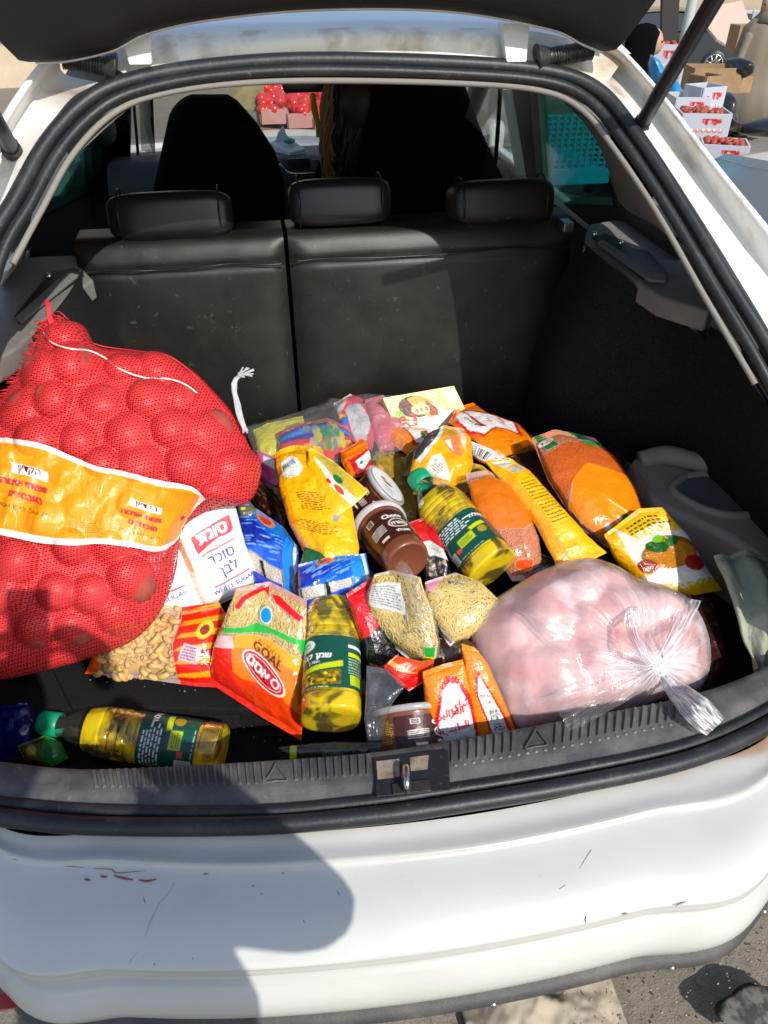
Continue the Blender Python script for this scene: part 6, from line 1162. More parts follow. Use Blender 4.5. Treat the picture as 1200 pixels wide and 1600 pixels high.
# ---- people --------------------------------------------------------------------------------
mk('skin', (.50, .30, .20), .5, sss=.1); mk('hair', (.030, .016, .010), .5); mk('hairbrown', (.33, .17, .07), .55); mk('blackcloth', (.004, .004, .005), 1., spec=.05, bump=[(40, .3, 'n')]); mk('coat', (.20, .165, .12), .85, bump=[(30, .35, 'n')])
def skinbody(name, J, E, m, parent, sub=2):
    """J = {name:(point, radius)}; one continuous surface grown along the joined bones"""
    K = list(J); me = bpy.data.meshes.new(name); me.from_pydata([tuple(np.asarray(J[k][0])-ORG[parent]) for k in K], [(K.index(a), K.index(b)) for a, b in E], [])
    me.materials.append(m); o = bpy.data.objects.new(name, me); COL.objects.link(o); o.parent = parent; ORG[o] = ORG[parent]
    sm = o.modifiers.new('skin', 'SKIN'); sm.use_smooth_shade = True; lay = me.skin_vertices[0] if len(me.skin_vertices) else None
    if lay is None: me.skin_vertices.new(); lay = me.skin_vertices[0]
    for i, k in enumerate(K): lay.data[i].radius = (J[k][1], J[k][1] if len(J[k]) < 3 else J[k][2]); lay.data[i].use_root = (i == 0)
    ss = o.modifiers.new('sub', 'SUBSURF'); ss.levels = sub; ss.render_levels = sub; return o
def head(c, r, d, par, m='skin', eyes=True):
    """c centre, r half height, d facing direction"""
    d = np.array([d[0], d[1], 0.]); d /= np.linalg.norm(d); s_ = np.cross(d, [0, 0, 1]); V, F = sphVF(np.zeros(3), (1, 1, 1), 28, 20); W = []
    for v in V:
        x_, y_, z_ = v; w_ = .74*(1-.16*max(0, -z_)); f = .86+.02*z_; jaw = max(0, -z_)
        P = np.array([x_*w_, y_*(f if y_ > 0 else .92)*(1-.10*jaw), z_])
        if y_ > .6 and abs(x_) < .16 and -.35 < z_ < .12: P[1] += .20*(1-abs(x_)/.16)*(.12-z_)/.47
        if y_ > .5 and .02 < z_ < .22 and .15 < abs(x_) < .5: P[1] -= .07
        W.append(P*r)
    W = np.array(W); P = c+W[:, 0:1]*s_+W[:, 1:2]*d+W[:, 2:3]*np.array([0, 0, 1]); h = mesh('head', P, F, M[m], par)
    L = [sphVF(c+s_*sx*.27*r+d*.80*r+np.array([0, 0, .08*r]), (.085*r,)*3, 8, 6) for sx in (-1, 1)]; V, F = joinVF(L); mesh('eyes', V, F, M['hair'], h)
    V, F = tubeVF([c+s_*t*.26*r+d*(.83-.5*t*t*.2)*r+np.array([0, 0, -.48*r]) for t in np.linspace(-1, 1, 7)], .035*r, 6); mesh('mouth', V, F, mk('lip%d' % len(M), (.35, .10, .08), .5), h)
    V, F = joinVF([sphVF(c+s_*sx*.74*r+np.array([0, 0, -.02*r]), (.10*r, .16*r, .24*r), 8, 6) for sx in (-1, 1)]); mesh('ears', V, F, M[m], h); return h
def hands(c, dirn, side_, par, nm='hand', s=1.):
    """open relaxed hand: palm and five tapering bent fingers"""
    d = np.asarray(dirn, float); d /= np.linalg.norm(d); sd_ = np.asarray(side_, float); sd_ -= d*(sd_@d); sd_ /= np.linalg.norm(sd_); n = np.cross(sd_, d); L = []
    V, F = sphVF(np.zeros(3), (.042*s, .050*s, .016*s), 16, 10); L.append((c+V[:, 0:1]*sd_+V[:, 1:2]*d+V[:, 2:3]*n, F))
    for k, (o_, l_) in enumerate(((-.030, .062), (-.010, .075), (.010, .080), (.029, .070))):
        b = c+d*.040*s+sd_*o_*s; L.append(tubeVF(catmull([b-d*.02*s, b, b+d*l_*.5*s+n*.006*s, b+d*l_*.85*s+n*.026*s, b+d*l_*.8*s+n*.046*s], 9), np.linspace(.0095, .0065, 9)*s, 8))
    b = c-sd_*.036*s-d*.012*s; L.append(tubeVF(catmull([b, b-sd_*.020*s+d*.025*s+n*.008*s, b-sd_*.018*s+d*.055*s+n*.022*s], 8), np.linspace(.012, .008, 8)*s, 8))
    V, F = joinVF(L); return mesh(nm, V, F, M['skin'], par)

# passenger seen from behind, between the front seats
pp = thing('person', (0.02, 2.0, .45), 'person with brown hair and dark clothes, seen from behind beside the right front seat', 'person')
hc = aty(566, 172, 1.93); head(hc+[0, .02, 0], .115, (.1, 1, 0), pp)
skinbody('body', {'pelvis': (hc+[.06, .05, -.62], .15), 'belly': (hc+[.05, .03, -.45], .14, .12), 'chest': (hc+[.03, .02, -.28], .16, .12), 'neck': (hc+[0, .02, -.12], .055), 'shl': (hc+[-.12, .03, -.20], .06), 'shr': (hc+[.19, .03, -.20], .06), 'ell': (hc+[-.17, .10, -.45], .045), 'elr': (hc+[.25, .10, -.45], .045), 'wl': (hc+[-.08, .30, -.50], .03), 'wr': (hc+[.2, .32, -.5], .03), 'knl': (hc+[-.05, .50, -.60], .07), 'knr': (hc+[.18, .5, -.60], .07), 'anl': (hc+[-.05, .60, -1.0], .045), 'anr': (hc+[.18, .6, -1.0], .045)},
         [('pelvis', 'belly'), ('belly', 'chest'), ('chest', 'neck'), ('chest', 'shl'), ('chest', 'shr'), ('shl', 'ell'), ('shr', 'elr'), ('ell', 'wl'), ('elr', 'wr'), ('pelvis', 'knl'), ('pelvis', 'knr'), ('knl', 'anl'), ('knr', 'anr')], M['blackcloth'], pp)
hands(hc+[-.07, .36, -.50], (0.1, 1, 0), (1, 0, 0), pp); hands(hc+[.2, .38, -.5], (0, 1, 0), (1, 0, 0), pp)
rh = random.Random(3); L = [sphVF(hc+[0, -.005, .012], (.104, .118, .125), 22, 16, None, .25, 2), sphVF(hc+[.0, -.02, .125], (.032, .032, .028), 12, 9, None, .4, 4)]
for k in range(240):
    a = rh.uniform(math.pi*.95, math.pi*2.05); p0 = hc+np.array([.10*math.cos(a), .095*math.sin(a)*.9, rh.uniform(-.02, .10)]); le = rh.uniform(.20, .33)
    L.append(tubeVF(catmull([p0, p0+[.012*math.cos(a), .02*math.sin(a), -.10], p0+[-.01+rh.uniform(-.03, .02), rh.uniform(-.03, .0), -le*.7], p0+[rh.uniform(-.02, .035), rh.uniform(-.03, .0), -le]], 8), np.linspace(.005, .0015, 8), 4))
V, F = joinVF(L); mesh('hair', V, F, M['hair'], pp)
L = []
for k in range(160):
    p0 = hc+np.array([-.10+rh.uniform(-.012, .006), -.02+rh.uniform(-.05, .05), rh.uniform(-.06, .09)]); le = rh.uniform(.16, .30); L.append(tubeVF(catmull([p0, p0+[-.018+rh.uniform(-.012, .01), 0, -.08], p0+[-.004+rh.uniform(-.02, .02), 0, -le*.7], p0+[rh.uniform(.0, .05), 0, -le]], 8), np.linspace(.004, .0012, 8), 4))
V, F = joinVF(L); mesh('loose_hair', V, F, M['hairbrown'], pp)

# the person taking the photograph stands behind the car, arms raised with the phone
ph = thing('person', (-.36, -1.12, 0), 'photographer in dark clothes whose shadow falls across the left of the bumper', 'person')
skinbody('body', {'pelvis': ((-.14, -1.06, .92), .17, .13), 'belly': ((-.15, -1.05, 1.10), .165, .13), 'chest': ((-.21, -1.02, 1.35), .18, .13), 'neck': ((-.22, -.98, 1.50), .075), 'shl': ((-.40, -1.0, 1.47), .075), 'shr': ((-.05, -1.0, 1.46), .070), 'ell': ((-.50, -.84, 1.32), .055), 'elr': ((.080, -.84, 1.195), .055), 'wl': ((-.36, -.80, 1.50), .033), 'wr': ((-.10, -.80, 1.52), .033), 'hl': ((-.29, -1.08, .84), .10), 'hr': ((-.10, -1.08, .84), .10), 'knl': ((-.30, -1.08, .50), .065), 'knr': ((-.09, -1.08, .50), .065), 'anl': ((-.30, -1.12, .09), .045), 'anr': ((-.09, -1.12, .09), .045), 'tol': ((-.30, -.98, .04), .04), 'tor': ((-.09, -.98, .04), .04)},
         [('pelvis', 'belly'), ('belly', 'chest'), ('chest', 'neck'), ('chest', 'shl'), ('chest', 'shr'), ('shl', 'ell'), ('shr', 'elr'), ('ell', 'wl'), ('elr', 'wr'), ('pelvis', 'hl'), ('pelvis', 'hr'), ('hl', 'knl'), ('hr', 'knr'), ('knl', 'anl'), ('knr', 'anr'), ('anl', 'tol'), ('anr', 'tor')], M['blackcloth'], ph)
head(np.array([-.23, -.97, 1.67]), .115, (.2, 1, 0), ph); mesh('hair', *sphVF((-.235, -1.0, 1.705), (.10, .115, .10), 20, 14, None, .2, 6), M['hair'], ph)
hands(np.array([-.30, -.775, 1.575]), (.25, .0, 1), (0, 1, .1), ph); hands(np.array([-.10, -.785, 1.59]), (-.2, 0, 1), (0, -1, .1), ph)
fwv = np.array(FW); pc = CAM-fwv*.016-np.array(RT)*.02-np.array(UP)*.03
phone = [pc+RT*a*.037+UP*b*.075 for a, b in ((-1, -1), (1, -1), (1, 1), (-1, 1))]; prism('phone', phone, -fwv*.008, M['rubber'], None, bev=.003, label='black phone held up in both hands by the photographer', cat='phone')

# ---- ground --------------------------------------------------------------------------------------
mk('asphalt', (.20, .175, .135), .9, var=[(3, (.26, .225, .175), .8, .40, .65), (60, (.10, .088, .07), .7, .52, .70), (14, (.33, .29, .23), .5, .55, .75)], bump=[(90, .6, 'n'), (260, .5, 'n')])
gx_ = np.r_[-60, -30, -12, np.linspace(-4, 14, 90), 25, 60]; gy_ = np.r_[-30, -10, np.linspace(-2, 22, 130), 40, 90]; GX, GY = np.meshgrid(gx_, gy_)
GZ = np.array([[gz(a, b) for a in gx_] for b in gy_])+.012*(fbm(GX*1.7, GY*1.7, 3)-.5)
mesh('ground', np.stack([GX, GY, GZ], -1).reshape(-1, 3), gridF(len(gy_), len(gx_)), M['asphalt'], None, kind='structure')
c_ = atg(1150, 1590); V, F = sphVF(c_+[.05, 0, .002], (.085, .05, .005), 30, 7, None, .8, 9); mesh('oil_stain', V, F, mk('stain', (.06, .055, .05), .8, var=[(40, (.22, .20, .17), .8, .45, .6)]), None, label='black oily stain on the ground near the right end of the bumper', cat='stain')
u, v = np.meshgrid(np.linspace(0, 1, 80), np.linspace(0, 1, 70)); b0, b1 = atg(740, 1640), atg(975, 1552); X = b0[0]+(b1[0]-b0[0])*u; Y = b0[1]-.05+(.22)*v+.03*(vn(u*4, v*4, 3)-.5)
Z = .014+.05*crumple(X, Y, 31, .5)+.05*fbm(X*12, Y*12, 6)*np.minimum(np.minimum(u, 1-u), np.minimum(v, 1-v))*4; o = mesh('crumpled_sheet', np.stack([X, Y, np.clip(Z, .006, 1)], -1).reshape(-1, 3), gridF(70, 80), mk('tansheet', (.40, .34, .26), .75, bump=[(60, .3, 'n')]), None, label='crumpled tan sheet lying on the ground under the bumper', cat='sheet'); md = o.modifiers.new('s', 'SOLIDIFY'); md.thickness = .002
rg = random.Random(2); L = []
for k in range(160):
    q = atg(rg.uniform(880, 1260), rg.uniform(1470, 1640)); s_ = rg.uniform(.001, .0035); L.append(sphVF(q+[0, 0, .004], (s_, s_*.8, s_*.6), 6, 4, None, .4, k))
V, F = joinVF(L); mesh('grit', V, F, mk('gritm', (.30, .27, .22), .9), None, kind='stuff')

# ---- street behind, right ---------------------------------------------------------------------------
def at_far(x, y, d): return far(x, y, d)
def gbase(P): return np.array([P[0], P[1], gz(P[0], P[1])])
def facing(P): v_ = CAM[:2]-P[:2]; return math.atan2(v_[1], v_[0])+math.pi/2      # turn that faces the front (-y) to the camera
mk('wallstone', (.52, .42, .30), .85, var=[(2, (.62, .50, .38), .7, .4, .65), (12, (.38, .30, .22), .5, .55, .75)], bump=[(20, .3, 'n')])
mk('concrete', (.34, .31, .25), .9, var=[(6, (.20, .18, .14), .7, .45, .7)], bump=[(60, .5, 'n')]); mk('white', (.50, .51, .54), .6, var=[(9, (.36, .34, .32), .5, .5, .7)]); mk('cardboard', (.30, .19, .10), .8, var=[(10, (.40, .25, .13), .6, .45, .65)]); mk('darkint', (.05, .045, .04), .7)  # white is greyed towards blue, putting the cartons' shade into their colour
mk('bluebag', (.02, .22, .48), .25, coat=.6, bump=[(14, .8, 'n')]); mk('blackbag', (.015, .016, .018), .3, coat=.5, bump=[(9, 1., 'v'), (30, .9, 'n')]); mk('redprint', (.36, .07, .04), .6); mk('bluecrate', (.02, .45, .66), .45); mk('tomato', (.72, .035, .03), .25, coat=.5)
def localbox(nm, c, s, yaw, m, par=None, bev=0., **k): return box(nm, c, s, m, par, rot=yaw, bev=bev, **k)
# building across the street
bw = thing('building', gbase(at_far(1120, 20, 27)), 'sand coloured building across the street with two air conditioners on its wall', 'building')
B0 = ORG[bw]; yw = facing(B0)
ca, sa = math.cos(yw), math.sin(yw)
def bl(x_, y_, z_): return B0+np.array([x_*ca-y_*sa, x_*sa+y_*ca, z_])
localbox('wall', bl(0, 3, 3.5), (26, 6, 8.5), yw, M['wallstone'], bw)
for k, (x_, z_) in enumerate([(a, b) for b in (2.2, 5.2) for a in (-9, -6, -3.2, 6.2, 9)]):
    f_ = localbox('window', bl(x_, -.02, z_), (1.2, .10, 1.3), yw, M['liner'], bw); localbox('pane', bl(x_, -.08, z_), (1.0, .03, 1.1), yw, M['darkint'], f_)
for px_ in (1168, 1192):
    P = at_far(px_, 34, 26.6); u_ = P-B0; ac = localbox('air_conditioner', P, (.62, .36, .52), yw, M['white'], None, .02, label='white air conditioner on the sandy wall, %s of the two' % ('left' if px_ < 1180 else 'right'), cat='air conditioner', group='air conditioners on the far wall')
    n_ = np.array([sa, -ca, 0]); V, F = tubeVF([P+n_*.18, P+n_*.19], .20, 24); mesh('fan_grille', V, F, M['darkint'], ac); V, F = tubeVF([P+n_*.192, P+n_*.197], .07, 12); mesh('fan_hub', V, F, M['white'], ac)
b2 = thing('building', gbase(at_far(900, 20, 34)), 'plain grey brown building far behind the car, left of the sand coloured one', 'building')
B2 = ORG[b2]; localbox('wall', B2+[0, 4, 4], (22, 7, 9), facing(B2), M['concrete'], b2)
for a in (-7, -3.5, 0, 3.5, 7):
    yw2 = facing(B2); P = B2+np.array([a*math.cos(yw2)-.42*math.sin(yw2)*-1, a*math.sin(yw2)+.42, 2.]); localbox('window', P, (1.3, .2, 1.4), yw2, M['darkint'], b2)
b3 = thing('building', gbase(at_far(120, 60, 22)), 'pale building front far to the left of the car', 'building'); B3 = ORG[b3]; localbox('wall', B3+[-5, 3, 3.5], (20, 5, 9), facing(B3), M['wallstone'], b3)
for a in (-8, -5, -2, 1):
    yw3 = facing(B3); localbox('window', B3+np.array([(a-2)*math.cos(yw3)+.0, (a-2)*math.sin(yw3)+.45, 2.4]), (1.3, .2, 1.5), yw3, M['darkint'], b3)
# parked cars
def simplecar(name, pos, yaw, col, label, alloy=True):
    t = thing(name, pos, label, 'car'); prof = [(-2.15, .30), (-2.2, .55), (-2.15, .80), (-1.95, .93), (-1.45, 1.0), (-.75, 1.36), (-.1, 1.46), (.7, 1.42), (1.45, 1.05), (1.95, .95), (2.2, .82), (2.25, .5), (2.15, .28)]
    ca_, sa_ = math.cos(yaw), math.sin(yaw); T_ = lambda P: pos+np.stack([P[:, 0]*ca_-P[:, 1]*sa_, P[:, 0]*sa_+P[:, 1]*ca_, P[:, 2]], -1)
    m = mk('carpaint%d' % len(M), col, .25, coat=.8); c_ = catmull(np.array([(a, 0, b) for a, b in prof]), 60); rows = []
    for w_ in (-.90, -.87, -.74, -.4, 0, .4, .74, .87, .90):
        r = c_.copy(); up = np.clip((r[:, 2]-.95)/.5, 0, 1); r[:, 1] = w_*(1-.22*up*abs(w_)); r[:, 2] -= .06*abs(w_)**3*(r[:, 2] > .5); rows.append(r)
    G = np.array(rows); mesh('body', T_(G.reshape(-1, 3)), gridF(9, 60).tolist(), m, t)
    for sg in (-1, 1):
        pr2 = [(x_, z_) for x_, z_ in prof]; P = np.array([[a, sg*.885, b] for a, b in [(-2.1, .3), (-2.15, .8), (-1.9, .92), (-1.4, .98), (1.4, 1.0), (1.95, .93), (2.15, .8), (2.1, .3)]]); o = mesh('side_panel', T_(P), [list(range(8))], m, t, smooth=False)
        W_ = np.array([[a, sg*(.885-.20*(b-.97)/.42*.95), b] for a, b in [(-1.30, 1.0), (-.78, 1.32), (-.1, 1.40), (.65, 1.37), (1.35, 1.03)]]); mesh('side_window', T_(W_), [list(range(5))], mk('carglass%d' % len(M), (.02, .025, .03), .08, coat=1.), t, smooth=False)
        for wx in (-1.35, 1.38):
            V, F = wheelVF(np.zeros(3), .32, .22, 30); V = np.c_[V[:, 1], V[:, 0], V[:, 2]]+[wx, sg*.80, .32]; wv = mesh('wheel', T_(V), F, M['rubber'], t); L = []
            for k in range(9): a = 2*math.pi*k/9; L.append(tubeVF(np.array([[wx, sg*.90, .32], [wx+.20*math.cos(a), sg*.915, .32+.20*math.sin(a)]]), .024, 6))
            L.append(tubeVF(np.array([[wx+.215*math.cos(a), sg*.91, .32+.215*math.sin(a)] for a in np.linspace(0, 6.29, 25)]), .016, 6, False)); V, F = joinVF(L); mesh('rim', T_(V), F, M['metal'], wv)
        for wx in (-2.16, 2.17): mesh('headlight' if wx < 0 else 'tail_light', T_(sphVF((wx, sg*.62, .72), (.05, .20, .08))[0]), sphVF((0, 0, 0), (1, 1, 1))[1], M['chrome'] if wx < 0 else M['redlamp'], t)
    return t
P = gbase(at_far(1050, 108, 24)); simplecar('parked_car', P+[-.3, .6, 0], math.atan2(RT[1], RT[0])-.15, (.035, .045, .05), 'dark grey car parked across the street in front of the sandy building')
P = atz(1108, 262, .80); simplecar('parked_car', np.array([P[0]+.86, P[1]-2.05, gz(0, 1.)]), R(-90), (.52, .54, .58), 'silver grey car whose front corner shows at the right edge beside the kerb')
# tarp and pole
P = at_far(1140, 40, 19); t_ = [at_far(a, b, d) for a, b, d in ((1096, 12, 18), (1160, 0, 19), (1180, 60, 18.5), (1160, 84, 18), (1120, 60, 17.6), (1100, 36, 17.8))]
prism('market_umbrella', t_, (0, .03, -.05), mk('tarp', (.50, .38, .31), .8, bump=[(6, .8, 'n')]), None, bev=.01, label='faded pinkish market canopy in front of the sandy building', cat='canopy')
P0, P1 = gbase(at_far(1068, 70, 8.6)), at_far(1078, -60, 8.6); pl = thing('metal_pole', P0, 'pale metal pole beside the woman in black', 'pole'); tube('shaft', [P0, np.array([P0[0], P0[1], 2.6])], .045, mk('polem', (.45, .48, .45), .5), pl, n=4); tube('base_ring', [P0+[0, 0, .0], P0+[0, 0, .05]], .07, M['metal'], pl)
P = at_far(1046, 20, 9.6); prism('dark_awning', [at_far(a, b, 9.6) for a, b in ((1036, -40), (1064, -40), (1058, 72), (1034, 74))], (0, .05, 0), M['darkint'], None, label='dark hanging cloth behind the pale pole', cat='cloth')
# woman in black with a blue bag
hp = at_far(1011, 66, 8.2); wb = gbase(hp); wm = thing('person', wb, 'woman in a long black headscarf holding a blue plastic bag, turned to the right', 'person')
dr_ = RT*1.+np.array([0, -.25, 0]); head(hp+np.array(RT)*.035, .115, dr_, wm)
sh = np.array(RT)
def lathe_body(nm, c, prof, m, par, squash=.75, n=36, fold=.03, yaw=0.):
    th = np.linspace(0, 2*math.pi, n, endpoint=False); V = []
    for z_, r, dx in prof: f = 1+fold*np.sin(th*9+z_*2); x_ = r*f*np.cos(th); y_ = r*f*squash*np.sin(th); V.append(np.stack([c[0]+dx*RT[0]+x_*RT[0]-y_*RT[1]*-1, c[1]+dx*RT[1]+x_*RT[1]+y_*RT[0], np.full(n, z_)], -1))
    V = np.array(V).reshape(-1, 3); F = gridF(len(prof), n, True).tolist(); F += [list(range(n))[::-1], [(len(prof)-1)*n+j for j in range(n)]]; return mesh(nm, V, F, m, par)
Hz = hp[2]; lathe_body('headscarf', hp, [(Hz+.145, .01, -.03), (Hz+.13, .07, -.03), (Hz+.08, .118, -.035), (Hz, .128, -.05), (Hz-.08, .12, -.055), (Hz-.16, .13, -.06), (Hz-.30, .23, -.07), (Hz-.45, .29, -.06)], M['blackcloth'], wm, .9, fold=.015)
lathe_body('robe', hp, [(Hz-.42, .27, -.05), (Hz-.8, .30, -.04), (wb[2]+.6, .28, -.02), (wb[2]+.05, .34, 0)], M['blackcloth'], wm, .7)
fc = hp+RT*.10-np.array(FW)*.04*0; 
V, F = joinVF([sphVF(hp+RT*.085+[0, 0, -.01], (.055, .06, .085), 16, 12, None, .0)]); mesh('face', V, F, M['skin'], wm); V, F = sphVF(hp+RT*.142+[0, 0, -.012], (.014, .014, .02), 8, 6); mesh('nose', V, F, M['skin'], wm)
ar = skinbody('arm', {'a': (hp+RT*.10+[0, -.05, -.30], .06), 'b': (hp+RT*.22+[0, -.10, -.48], .05), 'c': (hp+RT*.40+[0, -.08, -.42], .035)}, [('a', 'b'), ('b', 'c')], M['blackcloth'], wm); hands(hp+RT*.44+np.array([0, -.08, -.42]), RT, (0, 0, 1), wm)
def bagmesh(nm, pts, d, th, m, lab, cat, seed, group=None):
    P = [at_far(a, b, d) for a, b in pts]; c_ = np.mean(P, 0); n = len(P); V = []; 
    for k, (s_, o_) in enumerate(((.05, 1.), (.45, .9), (.8, .6), (1., 0), (.8, -.6), (.05, -.8))):
        for p in catmull(P+[P[0]], 40)[:-1]:
            q = c_+(p-c_)*s_; nz = vn(q[0]*14+seed, q[2]*14, seed)-.5; V.append(q-np.array([FW[0], FW[1], 0])*(o_*th+nz*th*.7))
    return mesh(nm, V, gridF(6, 39, True).tolist(), m, None, label=lab, cat=cat, group=group)
bagmesh('blue_plastic_bag', [(1016, 84), (1030, 94), (1042, 112), (1040, 128), (1030, 134), (1018, 128), (1014, 106)], 7.7, .14, M['bluebag'], 'blue plastic bag hanging on the arm of the woman in black', 'plastic bag', 3)
bagmesh('blue_plastic_bag', [(1040, 124), (1056, 124), (1066, 146), (1060, 154), (1040, 152), (1034, 140)], 7.3, .14, M['bluebag'], 'lower blue plastic bag, behind the gas strut', 'plastic bag', 5)
# printed white produce cartons
C = Canvas(.62, 60, (.72, .73, .77)); h = C.h; C.text(he('ארזי'), 62, h*.28, 24, (.75, .15, .08), bold=2.5)  # carton print on a blue-grey ground, shade included in the colour
for k in range(7): C.ell(12+k*12, h*.66, 5, 5, (.80, .30, .20)); C.ell(12+k*12, h*.62, 3, 3, (.93, .9, .9))
C.rect(50, h*.84, 90, 3, (.75, .35, .3))
def carton(px_, py, d, w_, dp, h_, yaw, lab, fill=None, m='white', opened=True):
    P = at_far(px_, py, d); t = thing('produce_carton' if m == 'white' else 'cardboard_box', P-[0, 0, h_/2], lab, 'box'); ca_, sa_ = math.cos(yaw), math.sin(yaw); T_ = lambda V: P+np.stack([V[:, 0]*ca_-V[:, 1]*sa_, V[:, 0]*sa_+V[:, 1]*ca_, V[:, 2]], -1)
    a, b, c3, e = w_/2, dp/2, h_/2, .012; L = [boxVF((0, -b, 0), (w_, e, h_)), boxVF((0, b, 0), (w_, e, h_)), boxVF((-a, 0, 0), (e, dp-e-.002, h_)), boxVF((a, 0, 0), (e, dp-e-.002, h_)), boxVF((0, 0, -c3+e/2+.001), (w_-e-.004, dp-e-.004, e))]
    if not opened: L.append(boxVF((0, 0, c3-e/2-.001), (w_-e-.004, dp-e-.004, e)))
    V, F = joinVF(L); mesh('tray', T_(V), F, M[m], t, smooth=False)
    if m == 'white':
        u, v = np.meshgrid(np.linspace(0, 1, 44), np.linspace(0, 1, 28)); V = np.stack([(u-.5)*(w_-.01), np.full(u.shape, -b-e/2-.002), (.5-v)*(h_-.01)], -1).reshape(-1, 3); mesh('print', T_(V), gridF(28, 44), M['printed'], t, smooth=False, col=C.sample(u, v).reshape(-1, 4))
    if fill:
        L = []; rr2 = random.Random(int(px_))
        for k in range(60): L.append(sphVF(((rr2.random()-.5)*w_*.85, (rr2.random()-.5)*dp*.85, c3+rr2.uniform(-.03, .0)), (.024, .024, .02), 7, 5))
        V, F = joinVF(L); mesh('fruit', T_(V), F, M[fill], t, kind='stuff')
yc = math.atan2(RT[1], RT[0])
carton(1034, 92, 8.6, .34, .3, .26, yc-.1, 'white printed fruit carton just behind the head of the woman in black', 'redprint')
carton(1094, 192, 6.6, .34, .28, .17, yc-.1, 'white printed carton of red fruit, topmost of the front stack', 'redprint'); carton(1090, 216, 6.6, .32, .28, .13, yc-.1, 'white carton directly under the topmost printed carton of the front stack', None, opened=False); carton(1128, 240, 6.3, .30, .26, .16, yc-.25, 'white printed carton lying alone on the ground beside the silver car', 'redprint')
for (a_, b_, d_, w_, nm_) in ((1098, 178, 7.6, .30, 'under the leaning carton'), (1148, 130, 10.5, .26, 'beside the black bag')): carton(a_, b_, d_, w_, .24, .16, yc+.3, 'worn brown fruit carton on the ground '+nm_, 'redprint', 'cardboard')
carton(1072, 166, 6.9, .26, .25, .16, yc, 'dark fronted fruit carton with a picture, behind the front stack', None, 'white'); carton(1098, 156, 7.0, .22, .2, .20, yc+.4, 'small tilted white carton behind the topmost fruit carton', None, 'white')
carton(1112, 122, 9.6, .50, .34, .22, yc, 'large brown cardboard box holding smaller boxes', None, 'cardboard'); carton(1100, 134, 8.4, .20, .2, .18, yc+.5, 'open brown cardboard box in front of the large one', None, 'cardboard'); carton(1166, 60, 14, .42, .3, .34, yc+.1, 'brown cardboard box beside the coat of the person on the right', None, 'cardboard', False)
bagmesh('black_rubbish_bag', [(1134, 92), (1158, 90), (1178, 98), (1176, 116), (1150, 122), (1134, 112)], 9.6, .16, M['blackbag'], 'black plastic bag under the small brown box, left of the coat', 'rubbish bag', 8); bagmesh('black_rubbish_bag', [(1114, 150), (1130, 144), (1148, 150), (1150, 196), (1132, 206), (1112, 196)], 7.6, .16, M['blackbag'], 'black rubbish bag right of the front carton stack', 'rubbish bag', 9); bagmesh('black_rubbish_bag', [(1152, 192), (1200, 184), (1240, 190), (1240, 212), (1190, 214), (1150, 206)], 8.0, .18, M['blackbag'], 'flat black rubbish bag below the hem of the brown coat', 'rubbish bag', 10)
# person in the brown coat
hq = at_far(1204, 8, 12.6); cb = gbase(hq); cp_ = thing('person', cb, 'person in a long brown coat standing at the right edge of the picture', 'person'); Hz = hq[2]; head(hq, .115, -RT, cp_)
lathe_body('headscarf', hq, [(Hz+.14, .01, .02), (Hz+.12, .07, .02), (Hz+.05, .12, .03), (Hz-.08, .12, .03), (Hz-.18, .20, .02)], M['coat'], cp_, .9, fold=.01); lathe_body('coat', hq, [(Hz-.14, .15, 0), (Hz-.24, .24, 0), (Hz-.55, .27, -.02), (Hz-.75, .25, -.02), (Hz-.9, .29, -.03), (cb[2]+.14, .42, -.05)], M['coat'], cp_, .7, fold=.04)
skinbody('arm', {'a': (hq-RT*.20+[0, -.05, -.28], .065), 'b': (hq-RT*.28+[0, -.10, -.55], .055), 'c': (hq-RT*.34+[0, -.20, -.72], .035)}, [('a', 'b'), ('b', 'c')], M['coat'], cp_); hands(hq-RT*.36+np.array([0, -.22, -.77]), (-.2, -.3, -1), RT, cp_)
for s_ in (-1, 1): mesh('shoe', *sphVF(cb+RT*.10*s_-RT*.08+[0, 0, .06], (.12, .09, .06), 14, 9), M['blackbag'], cp_)
# kerb wall
k0, k1, k2, k3 = atg(1112, 258), atg(1124, 216), atg(1290, 236), atg(1290, 300)
prism('kerb', [k0, k1+[0, .4, 0], k2+[0.6, .4, 0], k3], (0, 0, .16), M['concrete'], None, bev=.02, kind='structure')
# blue crate stall seen through the right rear window
cr = thing('blue_crate', aty(880, 190, 3.4)-[0, 0, .3], 'bright blue mesh crate seen through the tinted right rear window', 'crate'); Pc = aty(884, 180, 3.6); L = []
W_, H_ = .52, .27
for k in range(15): L.append(boxVF(Pc+[(k/14-.5)*W_, 0, 0], (.012, .012, H_)))
for k in range(11): L.append(boxVF(Pc+[0, .004, (k/10-.5)*H_], (W_, .012, .012)))
V, F = joinVF(L); mesh('lattice', V, F, M['bluecrate'], cr, smooth=False); box('rim', Pc+[0, 0, -H_/2-.04], (W_+.06, .06, .07), M['bluecrate'], cr); box('rim', Pc+[0, .3, -H_/2-.04], (W_+.06, .5, .04), M['bluecrate'], cr); tube('leg', [Pc+[-.28, 0, -.3], Pc+[-.28, 0, gz(0, 3.6)-Pc[2]]], .02, M['metal'], cr); tube('leg', [Pc+[.28, 0, -.3], Pc+[.28, 0, gz(0, 3.6)-Pc[2]]], .02, M['metal'], cr)
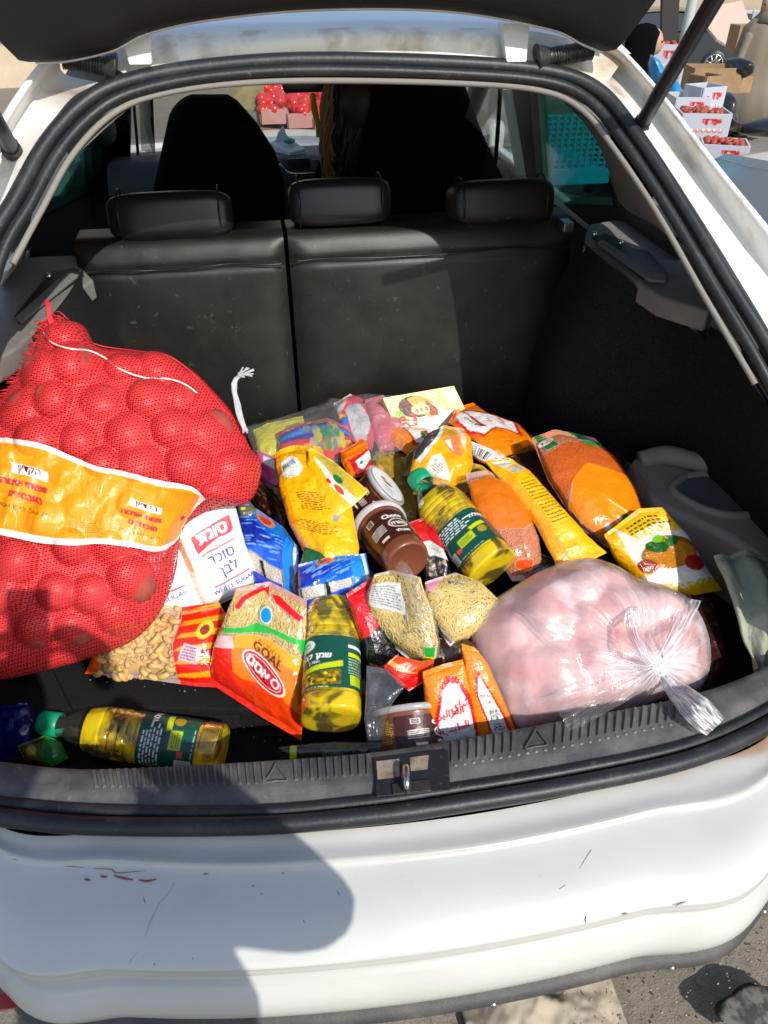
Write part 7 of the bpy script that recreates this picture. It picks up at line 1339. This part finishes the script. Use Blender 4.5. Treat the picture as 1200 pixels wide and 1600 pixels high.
# tomato stall seen through the windscreen
st = thing('market_stall', gbase(at_far(470, 190, 7.0)), 'wooden market stall counter in front of the car, seen through the windscreen', 'stall')
c0, c1, c2, c3_ = at_far(405, 214, 6.4), at_far(560, 214, 6.4), at_far(590, 150, 7.6), at_far(400, 150, 7.6)
prism('counter', [c-[0, 0, .07] for c in (c0, c1, c2, c3_)], (0, 0, -.06), M['cardboard'], st)
for c in (c0, c1, c2, c3_): tube('leg', [c-[0, 0, .1], gbase(c)], .03, M['cardboard'], st)
rt = random.Random(5)
for k, (u_, v_) in enumerate([(a, b) for b in (0, 1, 2) for a in (0, 1, 2, 3)]):
    U_, V_ = (u_+.5)/4, (v_+.5)/3; c = (c0*(1-U_)+c1*U_)*(1-V_)+(c3_*(1-U_)+c2*U_)*V_; w_ = np.linalg.norm(c1-c0)/4*.94; dp = np.linalg.norm((c3_-c0)[:2])/3*.94
    tr = thing('tomato_tray', c-[0, 0, .06], 'tray of red tomatoes on the stall, %s from the left in the %s row' % (ORD[u_], ('front', 'middle', 'back')[v_]), 'tray', 'tomato trays on the market stall'); L = [boxVF(c+[0, -dp/2, 0], (w_, .02, .10)), boxVF(c+[-w_/2, 0, 0], (.02, dp-.024, .10)), boxVF(c+[w_/2, 0, 0], (.02, dp-.024, .10)), boxVF(c+[0, dp/2, 0], (w_, .02, .10))]; V, F = joinVF(L); mesh('tray', V, F, mk('traym%d' % k, (.62, .30, .26), .5), tr, smooth=False); L = []
    for q_ in range(34): L.append(sphVF(c+[(rt.random()-.5)*w_*.9, (rt.random()-.5)*dp*.9, .05+rt.uniform(-.02, .05)], (.042, .042, .036), 9, 7))
    V, F = joinVF(L); mesh('tomatoes', V, F, M['tomato'], tr, kind='stuff')
wp = at_far(400, 175, 6.6); prism('wooden_board', [at_far(a, b, 6.6) for a, b in ((358, 138), (412, 140), (412, 206), (366, 204))], (0, .05, 0), mk('olivewood', (.36, .30, .14), .7, var=[(8, (.2, .16, .08), .7, .4, .6)]), None, label='olive brown board standing beside the tomato stall, left through the windscreen', cat='board')
lc = at_far(60, 95, 5.0); tq_ = [at_far(a, b, 4.6) for a, b in ((-60, 40), (34, 62), (34, 130), (-60, 190))]
u, v = np.meshgrid(np.linspace(0, 1, 50), np.linspace(0, 1, 50)); U_, V_ = u[..., None], v[..., None]; P_ = tq_[0]*(1-U_)*(1-V_)+tq_[1]*U_*(1-V_)+tq_[2]*U_*V_+tq_[3]*(1-U_)*V_; P_ = P_+np.array([0, -.05, 0])*np.sin(v*36+4*u)[..., None]; cc = np.ones((2500, 4)); cc[:, :3] = np.where((np.abs(v.ravel()-.62-.1*u.ravel()) < .02)[:, None], lin((.35, .6, .85)), lin((.86, .87, .85))); o = mesh('tarpaulin', P_.reshape(-1, 3), gridF(50, 50), M['matprint'], None, col=cc, label='white folded tarpaulin with a blue stripe, at the left edge beyond the car', cat='tarpaulin'); md = o.modifiers.new('s', 'SOLIDIFY'); md.thickness = .02
# lint and crumbs on the carpet and the seat back
rl = random.Random(8); L = []
for k in range(70):
    q = atz(rl.uniform(130, 560), rl.uniform(1060, 1120), .5515); s_ = rl.uniform(.0006, .0016); L.append(sphVF(q, (s_*1.6, s_, s_*.5), 5, 4))
for k in range(40):
    q = atz(rl.uniform(20, 440), rl.uniform(1130, 1180), .4665); s_ = rl.uniform(.0006, .0014); L.append(sphVF(q, (s_, s_, s_*.5), 5, 4))
V, F = joinVF(L); mesh('lint', V, F, mk('lintm', (.45, .42, .38), .9), None, kind='stuff')
bpy.data.objects.remove(_to); bpy.data.curves.remove(_tc)
